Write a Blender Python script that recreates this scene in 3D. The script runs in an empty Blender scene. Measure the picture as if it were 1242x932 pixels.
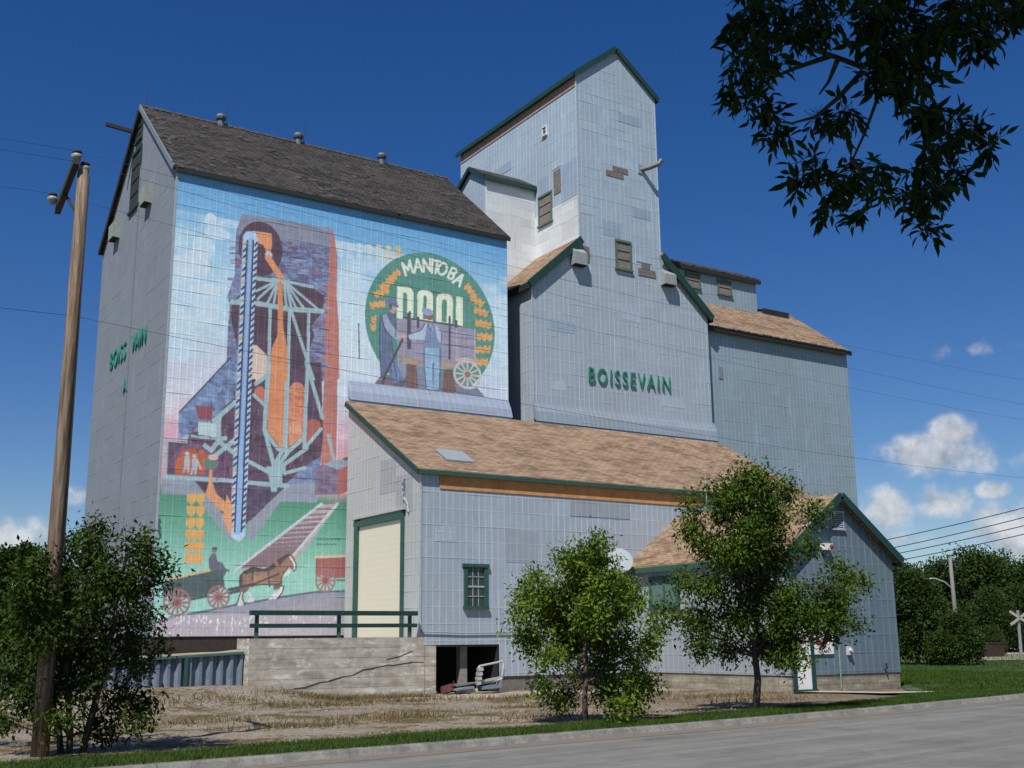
import bpy, math, random
import numpy as np
from mathutils import Vector, Matrix

# ------------------------------------------------------------------ camera, sky, sun, exposure
S = bpy.context.scene
COL = S.collection
cam_d = bpy.data.cameras.new("camera"); cam = bpy.data.objects.new("camera", cam_d); COL.objects.link(cam)
yaw, pitch, roll = math.radians(-33.031), math.radians(12.642), math.radians(-0.598)
cy, sy = math.cos(yaw), math.sin(yaw)
FW = Vector((-sy*math.cos(pitch), cy*math.cos(pitch), math.sin(pitch)))
R0 = Vector((cy, sy, 0)); U0 = R0.cross(FW)
RT = R0*math.cos(roll)+U0*math.sin(roll); UP = -R0*math.sin(roll)+U0*math.cos(roll)
M = Matrix((( RT.x, UP.x, -FW.x, 0), (RT.y, UP.y, -FW.y, 0), (RT.z, UP.z, -FW.z, 1.65), (0, 0, 0, 1)))
cam.matrix_world = M
cam_d.sensor_width = 36; cam_d.lens = 1382.686/1242*36
cam_d.clip_start = .05; cam_d.clip_end = 6000
S.camera = cam

SUN = Vector((-.46, -.35, .815)).normalized()
SUN_EL = math.asin(SUN.z)
W = bpy.data.worlds.new("World"); S.world = W; W.use_nodes = True
def world_nodes():
    nt = W.node_tree; nt.nodes.clear(); N = nt.nodes.new; L = nt.links.new
    out = N('ShaderNodeOutputWorld'); bg = N('ShaderNodeBackground'); sky = N('ShaderNodeTexSky')
    sky.sky_type = 'NISHITA'; sky.sun_disc = False; sky.sun_elevation = SUN_EL
    sky.sun_rotation = math.atan2(SUN.x, SUN.y); sky.altitude = 500; sky.air_density = 1.0; sky.dust_density = 0.35; sky.ozone_density = 3.0
    bg.inputs[1].default_value = SKY_STRENGTH
    tc = N('ShaderNodeTexCoord')
    def math_(op, a, b=None, clamp=False):
        m = N('ShaderNodeMath'); m.operation = op; m.use_clamp = clamp
        for i, v in ((0, a), (1, b)):
            if v is None: continue
            if isinstance(v, (int, float)): m.inputs[i].default_value = v
            else: L(v, m.inputs[i])
        return m.outputs[0]
    def vdot(v, c):
        d = N('ShaderNodeVectorMath'); d.operation = 'DOT_PRODUCT'; L(v, d.inputs[0]); d.inputs[1].default_value = c; return d.outputs['Value']
    dirv = tc.outputs['Generated']
    nz = N('ShaderNodeTexNoise'); nz.inputs['Scale'].default_value = 26; nz.inputs['Detail'].default_value = 7; nz.inputs['Roughness'].default_value = .58
    L(dirv, nz.inputs['Vector'])
    off = N('ShaderNodeVectorMath'); off.operation = 'ADD'; L(dirv, off.inputs[0]); off.inputs[1].default_value = (-.006, -.004, .012)
    nz2 = N('ShaderNodeTexNoise'); nz2.inputs['Scale'].default_value = 26; nz2.inputs['Detail'].default_value = 7; nz2.inputs['Roughness'].default_value = .58
    L(off.outputs[0], nz2.inputs['Vector'])
    best = None; topness = None
    # clouds of the day: direction, half width, half height, weight
    CL = [((.7978,.5843,.1440), .066, .020, 1.0), ((.8040,.5705,.161), .024, .017, 1.0), ((.7744,.6235,.1050), .028, .022, 1.0), ((.7999,.5905,.1060), .026, .018, 1.0),
          ((.8231,.5564,.1140), .016, .008, .75), ((.8062,.5469,.2255), .032, .009, .38), ((.8385,.5395,.0790), .050, .030, .8), ((.79,.608,.075), .05, .012, .45),
          ((.1524,.9831,.0820), .042, .022, .9), ((.2120,.9713,.1190), .022, .010, .5), ((.0,.99,.07), .09, .03, .9), ((.93,.36,.10), .1, .04, .9), ((-.5,-.8,.25), .3, .12, .7), ((.3,-.9,.3), .35, .1, .7), ((-.9,-.2,.2), .3, .1, .7)]
    for d, a, b, w in CL:
        d = Vector(d).normalized(); r = Vector((d.y, -d.x, 0)).normalized(); u = r.cross(d)
        fr = vdot(dirv, d); x = math_('MULTIPLY', vdot(dirv, r), 1/a); y = math_('MULTIPLY', vdot(dirv, u), 1/b)
        q = math_('SQRT', math_('ADD', math_('MULTIPLY', x, x), math_('MULTIPLY', y, y)))
        m = math_('MULTIPLY', math_('SUBTRACT', 1.15, q), w)
        m = math_('SUBTRACT', m, math_('MULTIPLY', math_('LESS_THAN', fr, .3), 50))
        best = m if best is None else math_('MAXIMUM', best, m)
    dens = math_('ADD', math_('MULTIPLY', best, .85), math_('MULTIPLY', math_('SUBTRACT', nz.outputs['Fac'], .5), 1.9))
    alpha = N('ShaderNodeMapRange'); alpha.interpolation_type = 'SMOOTHSTEP'; alpha.inputs['From Min'].default_value = .05; alpha.inputs['From Max'].default_value = .72
    L(dens, alpha.inputs['Value'])
    inb = N('ShaderNodeMapRange'); inb.inputs['From Min'].default_value = -.1; inb.inputs['From Max'].default_value = .25; L(best, inb.inputs['Value'])
    al = math_('MULTIPLY', math_('MULTIPLY', alpha.outputs[0], inb.outputs[0]), .9)
    lit = math_('ADD', math_('MULTIPLY', math_('SUBTRACT', nz.outputs['Fac'], nz2.outputs['Fac']), 3.2), .62, True)
    cr = N('ShaderNodeMix'); cr.data_type = 'RGBA'; L(lit, cr.inputs['Factor']); cr.inputs[6].default_value = (3.3, 3.8, 4.5, 1); cr.inputs[7].default_value = (7.3, 7.5, 7.8, 1)
    hs = N('ShaderNodeHueSaturation'); hs.inputs['Saturation'].default_value = 1.35; hs.inputs['Value'].default_value = .88; hs.inputs['Hue'].default_value = .513; L(sky.outputs[0], hs.inputs['Color'])
    mx = N('ShaderNodeMix'); mx.data_type = 'RGBA'; L(al, mx.inputs['Factor']); L(hs.outputs[0], mx.inputs[6]); L(cr.outputs[2], mx.inputs[7])
    L(mx.outputs[2], bg.inputs[0]); L(bg.outputs[0], out.inputs[0])
SKY_STRENGTH = .085
world_nodes()
sun_d = bpy.data.lights.new("sun", 'SUN'); sun_d.energy = 4.9; sun_d.angle = math.radians(.5); sun_d.color = (1, .965, .91)
sun = bpy.data.objects.new("sun", sun_d); COL.objects.link(sun); sun.rotation_euler = SUN.to_track_quat('Z', 'Y').to_euler(); sun.location = (-20, -20, 60)
vs = S.view_settings; vs.view_transform = 'Standard'; vs.look = 'None'; vs.gamma = 1; vs.use_curve_mapping = False; vs.exposure = .18
S.render.engine = 'CYCLES'
S.cycles.max_bounces = 6; S.cycles.transparent_max_bounces = 4

# ------------------------------------------------------------------ helpers
def srgb(r, g, b):
    f = lambda c: (c/12.92 if c <= .04045 else ((c+.055)/1.055)**2.4)
    return tuple(f(v/255) for v in (r, g, b))

class G:
    """tiny node-graph helper for one material"""
    def __init__(s, name):
        s.m = bpy.data.materials.new(name); s.m.use_nodes = True; s.nt = s.m.node_tree; s.nt.nodes.clear()
        s.out = s.N('ShaderNodeOutputMaterial'); s.b = s.N('ShaderNodeBsdfPrincipled'); s.L(s.b.outputs[0], s.out.inputs[0])
    def N(s, t): return s.nt.nodes.new(t)
    def L(s, a, b): s.nt.links.new(a, b)
    def set(s, sock, v):
        if isinstance(v, (int, float)): sock.default_value = v
        elif isinstance(v, (tuple, list)): sock.default_value = tuple(v) if len(v) == len(sock.default_value) else tuple(v)+(1,)
        else: s.L(v, sock)
    def math(s, op, a, b=0, c=None, clamp=False):
        m = s.N('ShaderNodeMath'); m.operation = op; m.use_clamp = clamp
        s.set(m.inputs[0], a); s.set(m.inputs[1], b)
        if c is not None: s.set(m.inputs[2], c)
        return m.outputs[0]
    def mix(s, f, a, b, mode='MIX'):
        m = s.N('ShaderNodeMix'); m.data_type = 'RGBA'; m.blend_type = mode
        s.set(m.inputs['Factor'], f); s.set(m.inputs[6], a); s.set(m.inputs[7], b); return m.outputs[2]
    def ramp(s, v, lo, hi, a=0, b=1, smooth=True):
        m = s.N('ShaderNodeMapRange'); m.interpolation_type = 'SMOOTHSTEP' if smooth else 'LINEAR'
        s.set(m.inputs['Value'], v); m.inputs['From Min'].default_value = lo; m.inputs['From Max'].default_value = hi
        m.inputs['To Min'].default_value = a; m.inputs['To Max'].default_value = b; return m.outputs[0]
    def noise(s, vec, scale, detail=4, rough=.55):
        n = s.N('ShaderNodeTexNoise'); n.inputs['Scale'].default_value = scale; n.inputs['Detail'].default_value = detail; n.inputs['Roughness'].default_value = rough
        if vec is not None: s.L(vec, n.inputs['Vector'])
        return n.outputs['Fac']
    def pos(s): return s.N('ShaderNodeNewGeometry').outputs['Position']
    def comb(s, x, y, z=0):
        c = s.N('ShaderNodeCombineXYZ'); s.set(c.inputs[0], x); s.set(c.inputs[1], y); s.set(c.inputs[2], z); return c.outputs[0]
    def uvw(s):
        """u along the wall, v up, w = 1 on walls that face along x"""
        g = s.N('ShaderNodeNewGeometry'); p = s.N('ShaderNodeSeparateXYZ'); s.L(g.outputs['Position'], p.inputs[0])
        n = s.N('ShaderNodeSeparateXYZ'); s.L(g.outputs['True Normal'], n.inputs[0])
        w = s.math('GREATER_THAN', s.math('ABSOLUTE', n.outputs[0]), s.math('ABSOLUTE', n.outputs[1]))
        u = s.math('ADD', s.math('MULTIPLY', p.outputs[1], w), s.math('MULTIPLY', p.outputs[0], s.math('SUBTRACT', 1, w)))
        return u, p.outputs[2], w
    def bump(s, h, dist=.01, strength=1):
        b = s.N('ShaderNodeBump'); b.inputs['Distance'].default_value = dist; b.inputs['Strength'].default_value = strength
        s.L(h, b.inputs['Height']); s.L(b.outputs[0], s.b.inputs['Normal'])
    def fin(s, col, rough=.7, metal=0, spec=.4):
        s.set(s.b.inputs['Base Color'], col); s.set(s.b.inputs['Roughness'], rough); s.set(s.b.inputs['Metallic'], metal)
        s.b.inputs['Specular IOR Level'].default_value = spec
        return s.m

def plain(name, col, rough=.7, metal=0, var=.18, scale=6, bump=0):
    g = G(name); p = g.pos(); n = g.noise(p, scale, 5); n2 = g.noise(p, scale*9, 3)
    f = g.ramp(g.math('ADD', g.math('MULTIPLY', n, .7), g.math('MULTIPLY', n2, .3)), .3, .7, 0, 1, False)
    c = g.mix(f, tuple(v*(1-var) for v in col), tuple(min(1, v*(1+var)) for v in col))
    if bump: g.bump(n2, bump)
    return g.fin(c, rough, metal)

def siding_pattern(g, rib=.25, course=.53, ribw=.17):
    u, v, w = g.uvw()
    bk = g.N('ShaderNodeTexBrick'); g.L(g.comb(u, v), bk.inputs['Vector'])
    bk.inputs['Scale'].default_value = 1; bk.inputs['Brick Width'].default_value = rib*4; bk.inputs['Row Height'].default_value = course; bk.inputs['Mortar Size'].default_value = 0
    bk.inputs['Color1'].default_value = (0, 0, 0, 1); bk.inputs['Color2'].default_value = (1, 1, 1, 1); bk.offset = .5; bk.offset_frequency = 3
    sp = g.N('ShaderNodeSeparateColor'); g.L(bk.outputs['Color'], sp.inputs[0]); pan = sp.outputs[0]
    fr = g.math('ABSOLUTE', g.math('SUBTRACT', g.math('FRACT', g.math('DIVIDE', u, rib)), .5))
    rn = g.noise(g.comb(g.math('MULTIPLY', u, 2.7), g.math('MULTIPLY', v, .3)), 1.0, 4, .6)
    line = g.math('MULTIPLY', g.ramp(fr, 0, ribw, 1, 0), g.ramp(rn, .34, .68, .3, 1.0))
    fv = g.math('FRACT', g.math('DIVIDE', v, course))
    row = g.math('FLOOR', g.math('DIVIDE', v, course))
    cn = g.noise(g.comb(g.math('MULTIPLY', u, .55), row, 3.3), 1.3, 3)
    cm = g.math('MULTIPLY', g.ramp(fv, 0, .07, 1, 0), g.ramp(cn, .42, .72, .1, 1.0))
    lip = g.math('MULTIPLY', g.ramp(g.math('ABSOLUTE', g.math('SUBTRACT', fv, .1)), 0, .05, 1, 0), .7)
    streak = g.noise(g.comb(g.math('MULTIPLY', u, 5), g.math('MULTIPLY', v, .3)), 1.0, 6, .65)
    fine = g.noise(g.comb(g.math('MULTIPLY', u, 9), g.math('MULTIPLY', v, 3)), 1.0, 4, .6)
    broad = g.noise(g.comb(u, v), .28, 5, .6)
    return dict(u=u, v=v, w=w, pan=pan, rib=g.math('MAXIMUM', line, g.math('MULTIPLY', lip, .6)), course=cm, streak=streak, broad=broad, fine=fine)

def siding(name, col, rough=.5, metal=.25, rib=.25, course=.53, ribamp=.34, panv=.05, dirt=.25, coursek=.5, dirtcol=(.75, .66, .58)):
    g = G(name); s = siding_pattern(g, rib, course)
    c = g.mix(s['pan'], tuple(x*(1-panv) for x in col), tuple(x*(1+panv) for x in col))
    c = g.mix(g.ramp(s['broad'], .35, .7, 0, .45), c, tuple(x*y for x, y in zip(col, (.80, .78, .76))))
    c = g.mix(g.ramp(s['fine'], .3, .7, 0, .3), c, tuple(x*.82 for x in col))
    c = g.mix(g.math('MULTIPLY', s['rib'], ribamp), c, tuple(min(.85, x*1.6+.08) for x in col))
    c = g.mix(g.ramp(s['streak'], .55, .8, 0, dirt), c, tuple(x*y for x, y in zip(col, dirtcol)))
    c = g.mix(g.math('MULTIPLY', s['course'], coursek), c, tuple(x*.22 for x in col))
    rs = g.noise(g.comb(g.math('MULTIPLY', s['u'], 3.2), g.math('MULTIPLY', s['v'], .22), 7.7), 1.0, 5, .6)
    c = g.mix(g.ramp(rs, .64, .78, 0, .5), c, (.20, .13, .09))
    lt = g.noise(g.comb(g.math('MULTIPLY', s['u'], 2.2), g.math('MULTIPLY', s['v'], .5), 2.2), 1.0, 4, .6)
    c = g.mix(g.ramp(lt, .55, .75, 0, .4), c, tuple(min(.8, x*1.3+.02) for x in col))
    wav = g.noise(g.comb(s['u'], s['v']), 2.2, 2)
    h = g.math('ADD', g.math('MULTIPLY', s['rib'], .008), g.math('ADD', g.math('MULTIPLY', s['course'], -.012), g.math('MULTIPLY', g.math('ADD', wav, g.math('MULTIPLY', s['pan'], .2)), .016)))
    b = g.N('ShaderNodeBump'); b.inputs['Distance'].default_value = 1; b.inputs['Strength'].default_value = .6; g.L(h, b.inputs['Height']); g.L(b.outputs[0], g.b.inputs['Normal'])
    r = g.ramp(s['broad'], .3, .7, rough-.06, rough+.1)
    return g.fin(c, r, metal)

def shingles(name, dark, light, row=.16, width=.33, patch=None, ridgex=True, zk=1.6, rough=.9):
    g = G(name)
    ge = g.N('ShaderNodeNewGeometry'); p = g.N('ShaderNodeSeparateXYZ'); g.L(ge.outputs['Position'], p.inputs[0])
    n = g.N('ShaderNodeSeparateXYZ'); g.L(ge.outputs['True Normal'], n.inputs[0])
    w = g.math('GREATER_THAN', g.math('ABSOLUTE', n.outputs[0]), g.math('ABSOLUTE', n.outputs[1]))
    u = g.math('ADD', g.math('MULTIPLY', p.outputs[1], w), g.math('MULTIPLY', p.outputs[0], g.math('SUBTRACT', 1, w)))
    v = g.math('MULTIPLY', p.outputs[2], zk)
    vec = g.comb(u, v)
    bk = g.N('ShaderNodeTexBrick'); g.L(vec, bk.inputs['Vector']); bk.inputs['Scale'].default_value = 1
    bk.inputs['Brick Width'].default_value = width; bk.inputs['Row Height'].default_value = row; bk.inputs['Mortar Size'].default_value = .012; bk.inputs['Mortar Smooth'].default_value = .6
    bk.inputs['Color1'].default_value = (0, 0, 0, 1); bk.inputs['Color2'].default_value = (1, 1, 1, 1); bk.inputs['Mortar'].default_value = (0, 0, 0, 1)
    sp = g.N('ShaderNodeSeparateColor'); g.L(bk.outputs['Color'], sp.inputs[0])
    big = g.noise(g.comb(g.math('MULTIPLY', u, .5), v), 1.1, 4)
    mid = g.noise(g.comb(g.math('MULTIPLY', u, 1.6), g.math('MULTIPLY', v, 4)), 1.0, 3)
    f = g.math('ADD', g.math('MULTIPLY', sp.outputs[0], .24), g.math('ADD', g.math('MULTIPLY', big, .62), g.math('MULTIPLY', mid, .55)))
    c = g.mix(g.ramp(f, .42, .92, 0, 1), dark, light)
    if patch:
        pn = g.noise(g.comb(g.math('MULTIPLY', u, 1.3), g.math('MULTIPLY', v, 3)), 1.5, 5, .65)
        c = g.mix(g.ramp(pn, .62, .72, 0, .8), c, patch)
    c = g.mix(g.math('MULTIPLY', bk.outputs['Fac'], .5), c, tuple(x*.35 for x in dark))
    fr = g.math('FRACT', g.math('DIVIDE', v, row))
    h = g.math('ADD', g.math('MULTIPLY', fr, -.6), g.math('MULTIPLY', sp.outputs[0], .5))
    g.bump(h, .02, .8)
    return g.fin(c, rough, 0, .2)

class MB:
    def __init__(s): s.v = []; s.f = []; s.m = []
    def add(s, vs, fs, mi=0):
        o = len(s.v); s.v += [tuple(v) for v in vs]; s.f += [tuple(i+o for i in f) for f in fs]; s.m += [mi]*len(fs)
    def box(s, a, b, mi=0):
        x0, y0, z0 = a; x1, y1, z1 = b
        s.add([(x0,y0,z0),(x1,y0,z0),(x1,y1,z0),(x0,y1,z0),(x0,y0,z1),(x1,y0,z1),(x1,y1,z1),(x0,y1,z1)],
              [(0,3,2,1),(4,5,6,7),(0,1,5,4),(1,2,6,5),(2,3,7,6),(3,0,4,7)], mi)
    def extr(s, pts, axis, a, b, mi=0):
        """prism: 2-D outline swept along an axis. axis 'x': pts=(y,z); 'y': pts=(x,z); 'z': pts=(x,y)"""
        mk = {'x': lambda p, t: (t, p[0], p[1]), 'y': lambda p, t: (p[0], t, p[1]), 'z': lambda p, t: (p[0], p[1], t)}[axis]
        n = len(pts); ar = sum(pts[i][0]*pts[(i+1) % n][1]-pts[(i+1) % n][0]*pts[i][1] for i in range(n))
        P = list(pts) if ar > 0 else list(pts)[::-1]
        if axis == 'y': P = P[::-1]
        vs = [mk(p, a) for p in P]+[mk(p, b) for p in P]
        fs = [tuple(range(n))[::-1], tuple(range(n, 2*n))]+[(i, (i+1) % n, (i+1) % n+n, i+n) for i in range(n)]
        s.add(vs, fs, mi)
    def bar(s, p, q, w, h, up=(0, 0, 1), mi=0):
        p, q = Vector(p), Vector(q); d = (q-p).normalized(); r = d.cross(Vector(up))
        if r.length < 1e-4: r = d.cross(Vector((0, 1, 0)))
        r.normalize(); u = r.cross(d); r *= w/2; u *= h/2
        s.add([p-r-u, p+r-u, p+r+u, p-r+u, q-r-u, q+r-u, q+r+u, q-r+u], [(0,1,2,3),(4,7,6,5),(0,4,5,1),(1,5,6,2),(2,6,7,3),(3,7,4,0)], mi)
    def tube(s, pts, rad, n=8, mi=0, cap=True):
        pts = [Vector(p) for p in pts]; k = len(pts)
        rad = [rad]*k if isinstance(rad, (int, float)) else rad
        o = len(s.v); ref = Vector((.31, .17, .93))
        for i, p in enumerate(pts):
            d = (pts[min(i+1, k-1)]-pts[max(i-1, 0)]).normalized()
            a = d.cross(ref)
            if a.length < 1e-3: a = d.cross(Vector((1, 0, 0)))
            a.normalize(); b = d.cross(a)
            for j in range(n):
                t = 2*math.pi*j/n; s.v.append(tuple(p+(a*math.cos(t)+b*math.sin(t))*rad[i]))
        for i in range(k-1):
            for j in range(n):
                s.f.append((o+i*n+j, o+i*n+(j+1) % n, o+(i+1)*n+(j+1) % n, o+(i+1)*n+j)); s.m.append(mi)
        if cap:
            s.f.append(tuple(o+j for j in range(n))[::-1]); s.m.append(mi)
            s.f.append(tuple(o+(k-1)*n+j for j in range(n))); s.m.append(mi)
    def lathe(s, c, prof, n=16, mi=0, axis=(0, 0, 1)):
        """prof: (radius, height along axis)"""
        ax = Vector(axis).normalized(); s.tube([Vector(c)+ax*h for r, h in prof], [max(r, 1e-4) for r, h in prof], n, mi)
    def build(s, name, mats, parent=None, smooth=False, loc=None):
        me = bpy.data.meshes.new(name)
        o_ = Vector(parent.get('_o', (0, 0, 0))) if parent else Vector(loc or (0, 0, 0))
        me.from_pydata([tuple(Vector(v)-o_) for v in s.v], [], s.f)
        for m in (mats if isinstance(mats, (list, tuple)) else [mats]): me.materials.append(m)
        me.polygons.foreach_set('material_index', s.m)
        if smooth: me.polygons.foreach_set('use_smooth', [True]*len(s.f))
        me.validate(); me.update()
        o = bpy.data.objects.new(name, me); COL.objects.link(o)
        if parent: o.parent = parent; o['_o'] = tuple(o_)
        else: o.location = o_; o['_o'] = tuple(o_)
        return o

def np_mesh(name, verts, faces, mat, parent=None, loc=(0, 0, 0)):
    """verts (n,3) array, faces (k,m) array of equal-sized faces"""
    o_ = np.array(parent['_o']) if parent else np.array(loc)
    me = bpy.data.meshes.new(name); k, m = faces.shape
    me.vertices.add(len(verts)); me.vertices.foreach_set('co', (verts-o_).astype('f4').ravel())
    me.loops.add(k*m); me.loops.foreach_set('vertex_index', faces.astype('i4').ravel())
    me.polygons.add(k); me.polygons.foreach_set('loop_start', np.arange(0, k*m, m, dtype='i4')); me.polygons.foreach_set('loop_total', np.full(k, m, dtype='i4'))
    me.materials.append(mat); me.update(calc_edges=True); me.validate()
    o = bpy.data.objects.new(name, me); COL.objects.link(o); o['_o'] = tuple(float(x) for x in o_)
    if parent: o.parent = parent
    else: o.location = tuple(o_)
    return o

def tag(o, label=None, cat=None, group=None, kind=None):
    if label: o['label'] = label
    if cat: o['category'] = cat
    if group: o['group'] = group
    if kind: o['kind'] = kind
    return o
def thing(name, loc, label, cat, group=None):
    o = bpy.data.objects.new(name, None); o.empty_display_size = .3; COL.objects.link(o); o.location = loc; o['_o'] = tuple(loc)
    return tag(o, label, cat, group)

def text_mesh(name, txt, height, width, mat, parent, place, extrude=0.0, bold=0.0, space=1.0):
    """flat or raised lettering; place: Matrix that takes (x right, y up, z out) in metres into the world"""
    cu = bpy.data.curves.new('t', 'FONT'); cu.body = txt; cu.space_character = space; cu.size = 1; cu.extrude = extrude; cu.offset = bold
    ob = bpy.data.objects.new('t', cu); COL.objects.link(ob)
    dg = bpy.context.evaluated_depsgraph_get(); dg.update()
    me = bpy.data.meshes.new_from_object(ob.evaluated_get(dg)); bpy.data.objects.remove(ob); bpy.data.curves.remove(cu)
    co = np.zeros(len(me.vertices)*3); me.vertices.foreach_get('co', co); co = co.reshape(-1, 3)
    lo, hi = co.min(0), co.max(0)
    co[:, 0] = (co[:, 0]-lo[0])*width/(hi[0]-lo[0]); co[:, 1] = (co[:, 1]-lo[1])*height/(hi[1]-lo[1])
    out = np.array([tuple(place @ Vector(c)) for c in co])-np.array(parent['_o'])
    me.vertices.foreach_set('co', out.ravel()); me.name = name; me.materials.clear(); me.materials.append(mat); me.update()
    o = bpy.data.objects.new(name, me); COL.objects.link(o); o.parent = parent; o['_o'] = parent['_o']
    return o
def frame(o, r, u):
    o, r, u = Vector(o), Vector(r).normalized(), Vector(u).normalized(); n = r.cross(u)
    return Matrix(((r.x, u.x, n.x, o.x), (r.y, u.y, n.y, o.y), (r.z, u.z, n.z, o.z), (0, 0, 0, 1)))

# ------------------------------------------------------------------ materials
TIN = siding('blue_grey_tin_siding', (.37, .43, .49), metal=.1, dirt=.2, ribamp=.5)
TIN_TOWER = siding('tower_tin_siding', (.37, .455, .54), metal=.1, dirt=.25, course=.46, rib=.27, coursek=.8, ribamp=.45)
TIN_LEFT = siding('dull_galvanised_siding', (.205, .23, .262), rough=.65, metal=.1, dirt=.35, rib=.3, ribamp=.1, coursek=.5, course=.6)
TIN_FAR = siding('far_annex_siding', (.27, .34, .39), metal=.1, dirt=.15, rib=.24, ribamp=.45, coursek=.35)
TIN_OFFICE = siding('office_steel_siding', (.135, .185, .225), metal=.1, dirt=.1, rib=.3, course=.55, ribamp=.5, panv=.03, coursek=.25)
TIN_GLARE = siding('sun_glare_aluminium', (.68, .71, .72), rough=.4, metal=.2, dirt=.4, coursek=.8, ribamp=.25, course=.42, panv=.14)  # sun reflection on the tin, put into a near-white base colour
TIN_SHED = siding('shed_gable_siding', (.42, .435, .435), metal=.1, dirt=.2, ribamp=.3)
OLIVE = plain('olive_grey_window_paint', (.10, .135, .105), .7, 0, .3, 8)
GREEN = plain('dark_green_trim_paint', (.012, .046, .037), .55, 0, .3, 8)
GREEN_L = plain('faded_green_trim_paint', (.025, .082, .063), .6, 0, .35, 8)
LETTER = plain('green_letter_paint', (.02, .19, .13), .5, 0, .2, 10)
BLACKTRIM = plain('black_eave_edge', (.018, .02, .02), .7)
WOOD = plain('weathered_wood', (.17, .15, .13), .9, 0, .35, 7, .01)
PLY = plain('orange_plywood', (.52, .25, .09), .85, 0, .3, 3)
EAVEWOOD = plain('pinkish_bare_board', (.30, .22, .19), .9, 0, .3, 4)
def pole_wood():
    g = G('grey_brown_pole_wood'); p = g.N('ShaderNodeSeparateXYZ'); g.L(g.pos(), p.inputs[0])
    v = g.comb(g.math('MULTIPLY', p.outputs[0], 22), g.math('MULTIPLY', p.outputs[1], 22), g.math('MULTIPLY', p.outputs[2], .9)); n = g.noise(v, 1, 6, .65); n2 = g.noise(g.comb(g.math('MULTIPLY', p.outputs[0], 5), g.math('MULTIPLY', p.outputs[1], 5), g.math('MULTIPLY', p.outputs[2], .5)), 1, 4)
    c = g.mix(g.ramp(n, .32, .68), (.085, .055, .036), (.27, .205, .15)); c = g.mix(g.ramp(n2, .52, .66, 0, .8), c, (.13, .065, .032)); c = g.mix(g.ramp(n, .66, .74, 0, .9), c, (.025, .02, .016))
    g.bump(n, .02); return g.fin(c, .92, 0, .15)
POLEWOOD = pole_wood()
DARKWOOD = plain('dark_creosote_wood', (.035, .028, .025), .9, 0, .3, 6)
WHITE = plain('white_paint', (.72, .72, .7), .5, 0, .06, 5)
CREAM = plain('cream_roller_door', (.60, .56, .44), .5, 0, .06, 3)
GLASS = plain('dark_window_glass', (.03, .045, .05), .08, 0, .3, 2)
CURTAIN = plain('pale_green_curtain', (.085, .14, .135), .8, 0, .3, 7)
GALV = plain('galvanised_sheet', (.40, .44, .47), .45, .5, .15, 5)
RUST = plain('rusted_steel', (.03, .017, .013), .9, 0, .45, 4)
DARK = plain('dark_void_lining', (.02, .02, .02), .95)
PORC = plain('white_porcelain', (.28, .29, .28), .35)
WIREM = plain('wire_black', (.03, .03, .035), .6)
RED = plain('faded_red_paint', (.25, .03, .025), .6)
ROOF_TAN = shingles('tan_asphalt_shingles', (.12, .078, .05), (.315, .22, .145), row=.14, width=.3, zk=1.9)
ROOF_DARK = shingles('weathered_cedar_shingles', (.012, .0115, .011), (.062, .056, .051), row=.16, width=.17, patch=(.075, .07, .063), zk=1.55)
ROOF_BLACK = shingles('black_tar_shingles', (.02, .018, .017), (.07, .06, .055), row=.15, width=.2, zk=1.6)

def concrete(name, col, boards=True, block=False):
    g = G(name); u, v, w = g.uvw(); p = g.pos(); n = g.noise(p, 2.2, 8, .65); n2 = g.noise(g.comb(g.math('MULTIPLY', u, .5), g.math('MULTIPLY', v, 5)), 1.3, 4)
    f = g.math('ADD', g.math('MULTIPLY', n, .6), g.math('MULTIPLY', n2, .4))
    c = g.mix(g.ramp(f, .33, .68), tuple(x*.62 for x in col), tuple(x*1.25 for x in col))
    pale = g.noise(g.comb(g.math('MULTIPLY', u, .9), g.math('MULTIPLY', v, 2.2), 5), 1.6, 6, .7)
    c = g.mix(g.ramp(pale, .52, .66, 0, .8), c, tuple(min(.7, x*1.75) for x in (col[0]*.9, col[1]*1.02, col[2]*1.12)))
    h = n
    if boards:
        fb = g.math('FRACT', g.math('DIVIDE', v, .29)); line = g.ramp(fb, 0, .06, 1, 0)
        c = g.mix(g.math('MULTIPLY', line, .08), c, tuple(x*.4 for x in col)); h = g.math('SUBTRACT', h, g.math('MULTIPLY', line, .4))
    if block:
        bk = g.N('ShaderNodeTexBrick'); g.L(g.comb(u, v), bk.inputs['Vector']); bk.inputs['Scale'].default_value = 1; bk.inputs['Brick Width'].default_value = .4; bk.inputs['Row Height'].default_value = .2; bk.inputs['Mortar Size'].default_value = .012
        c = g.mix(g.math('MULTIPLY', bk.outputs['Fac'], .4), c, tuple(x*.45 for x in col)); h = g.math('SUBTRACT', h, bk.outputs['Fac'])
    g.bump(h, .012, .9)
    return g.fin(c, .92, 0, .2)
CONC = concrete('old_board_formed_concrete', (.42, .385, .32))
CONC_F = concrete('foundation_block', (.27, .235, .18), boards=False, block=True)

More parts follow.
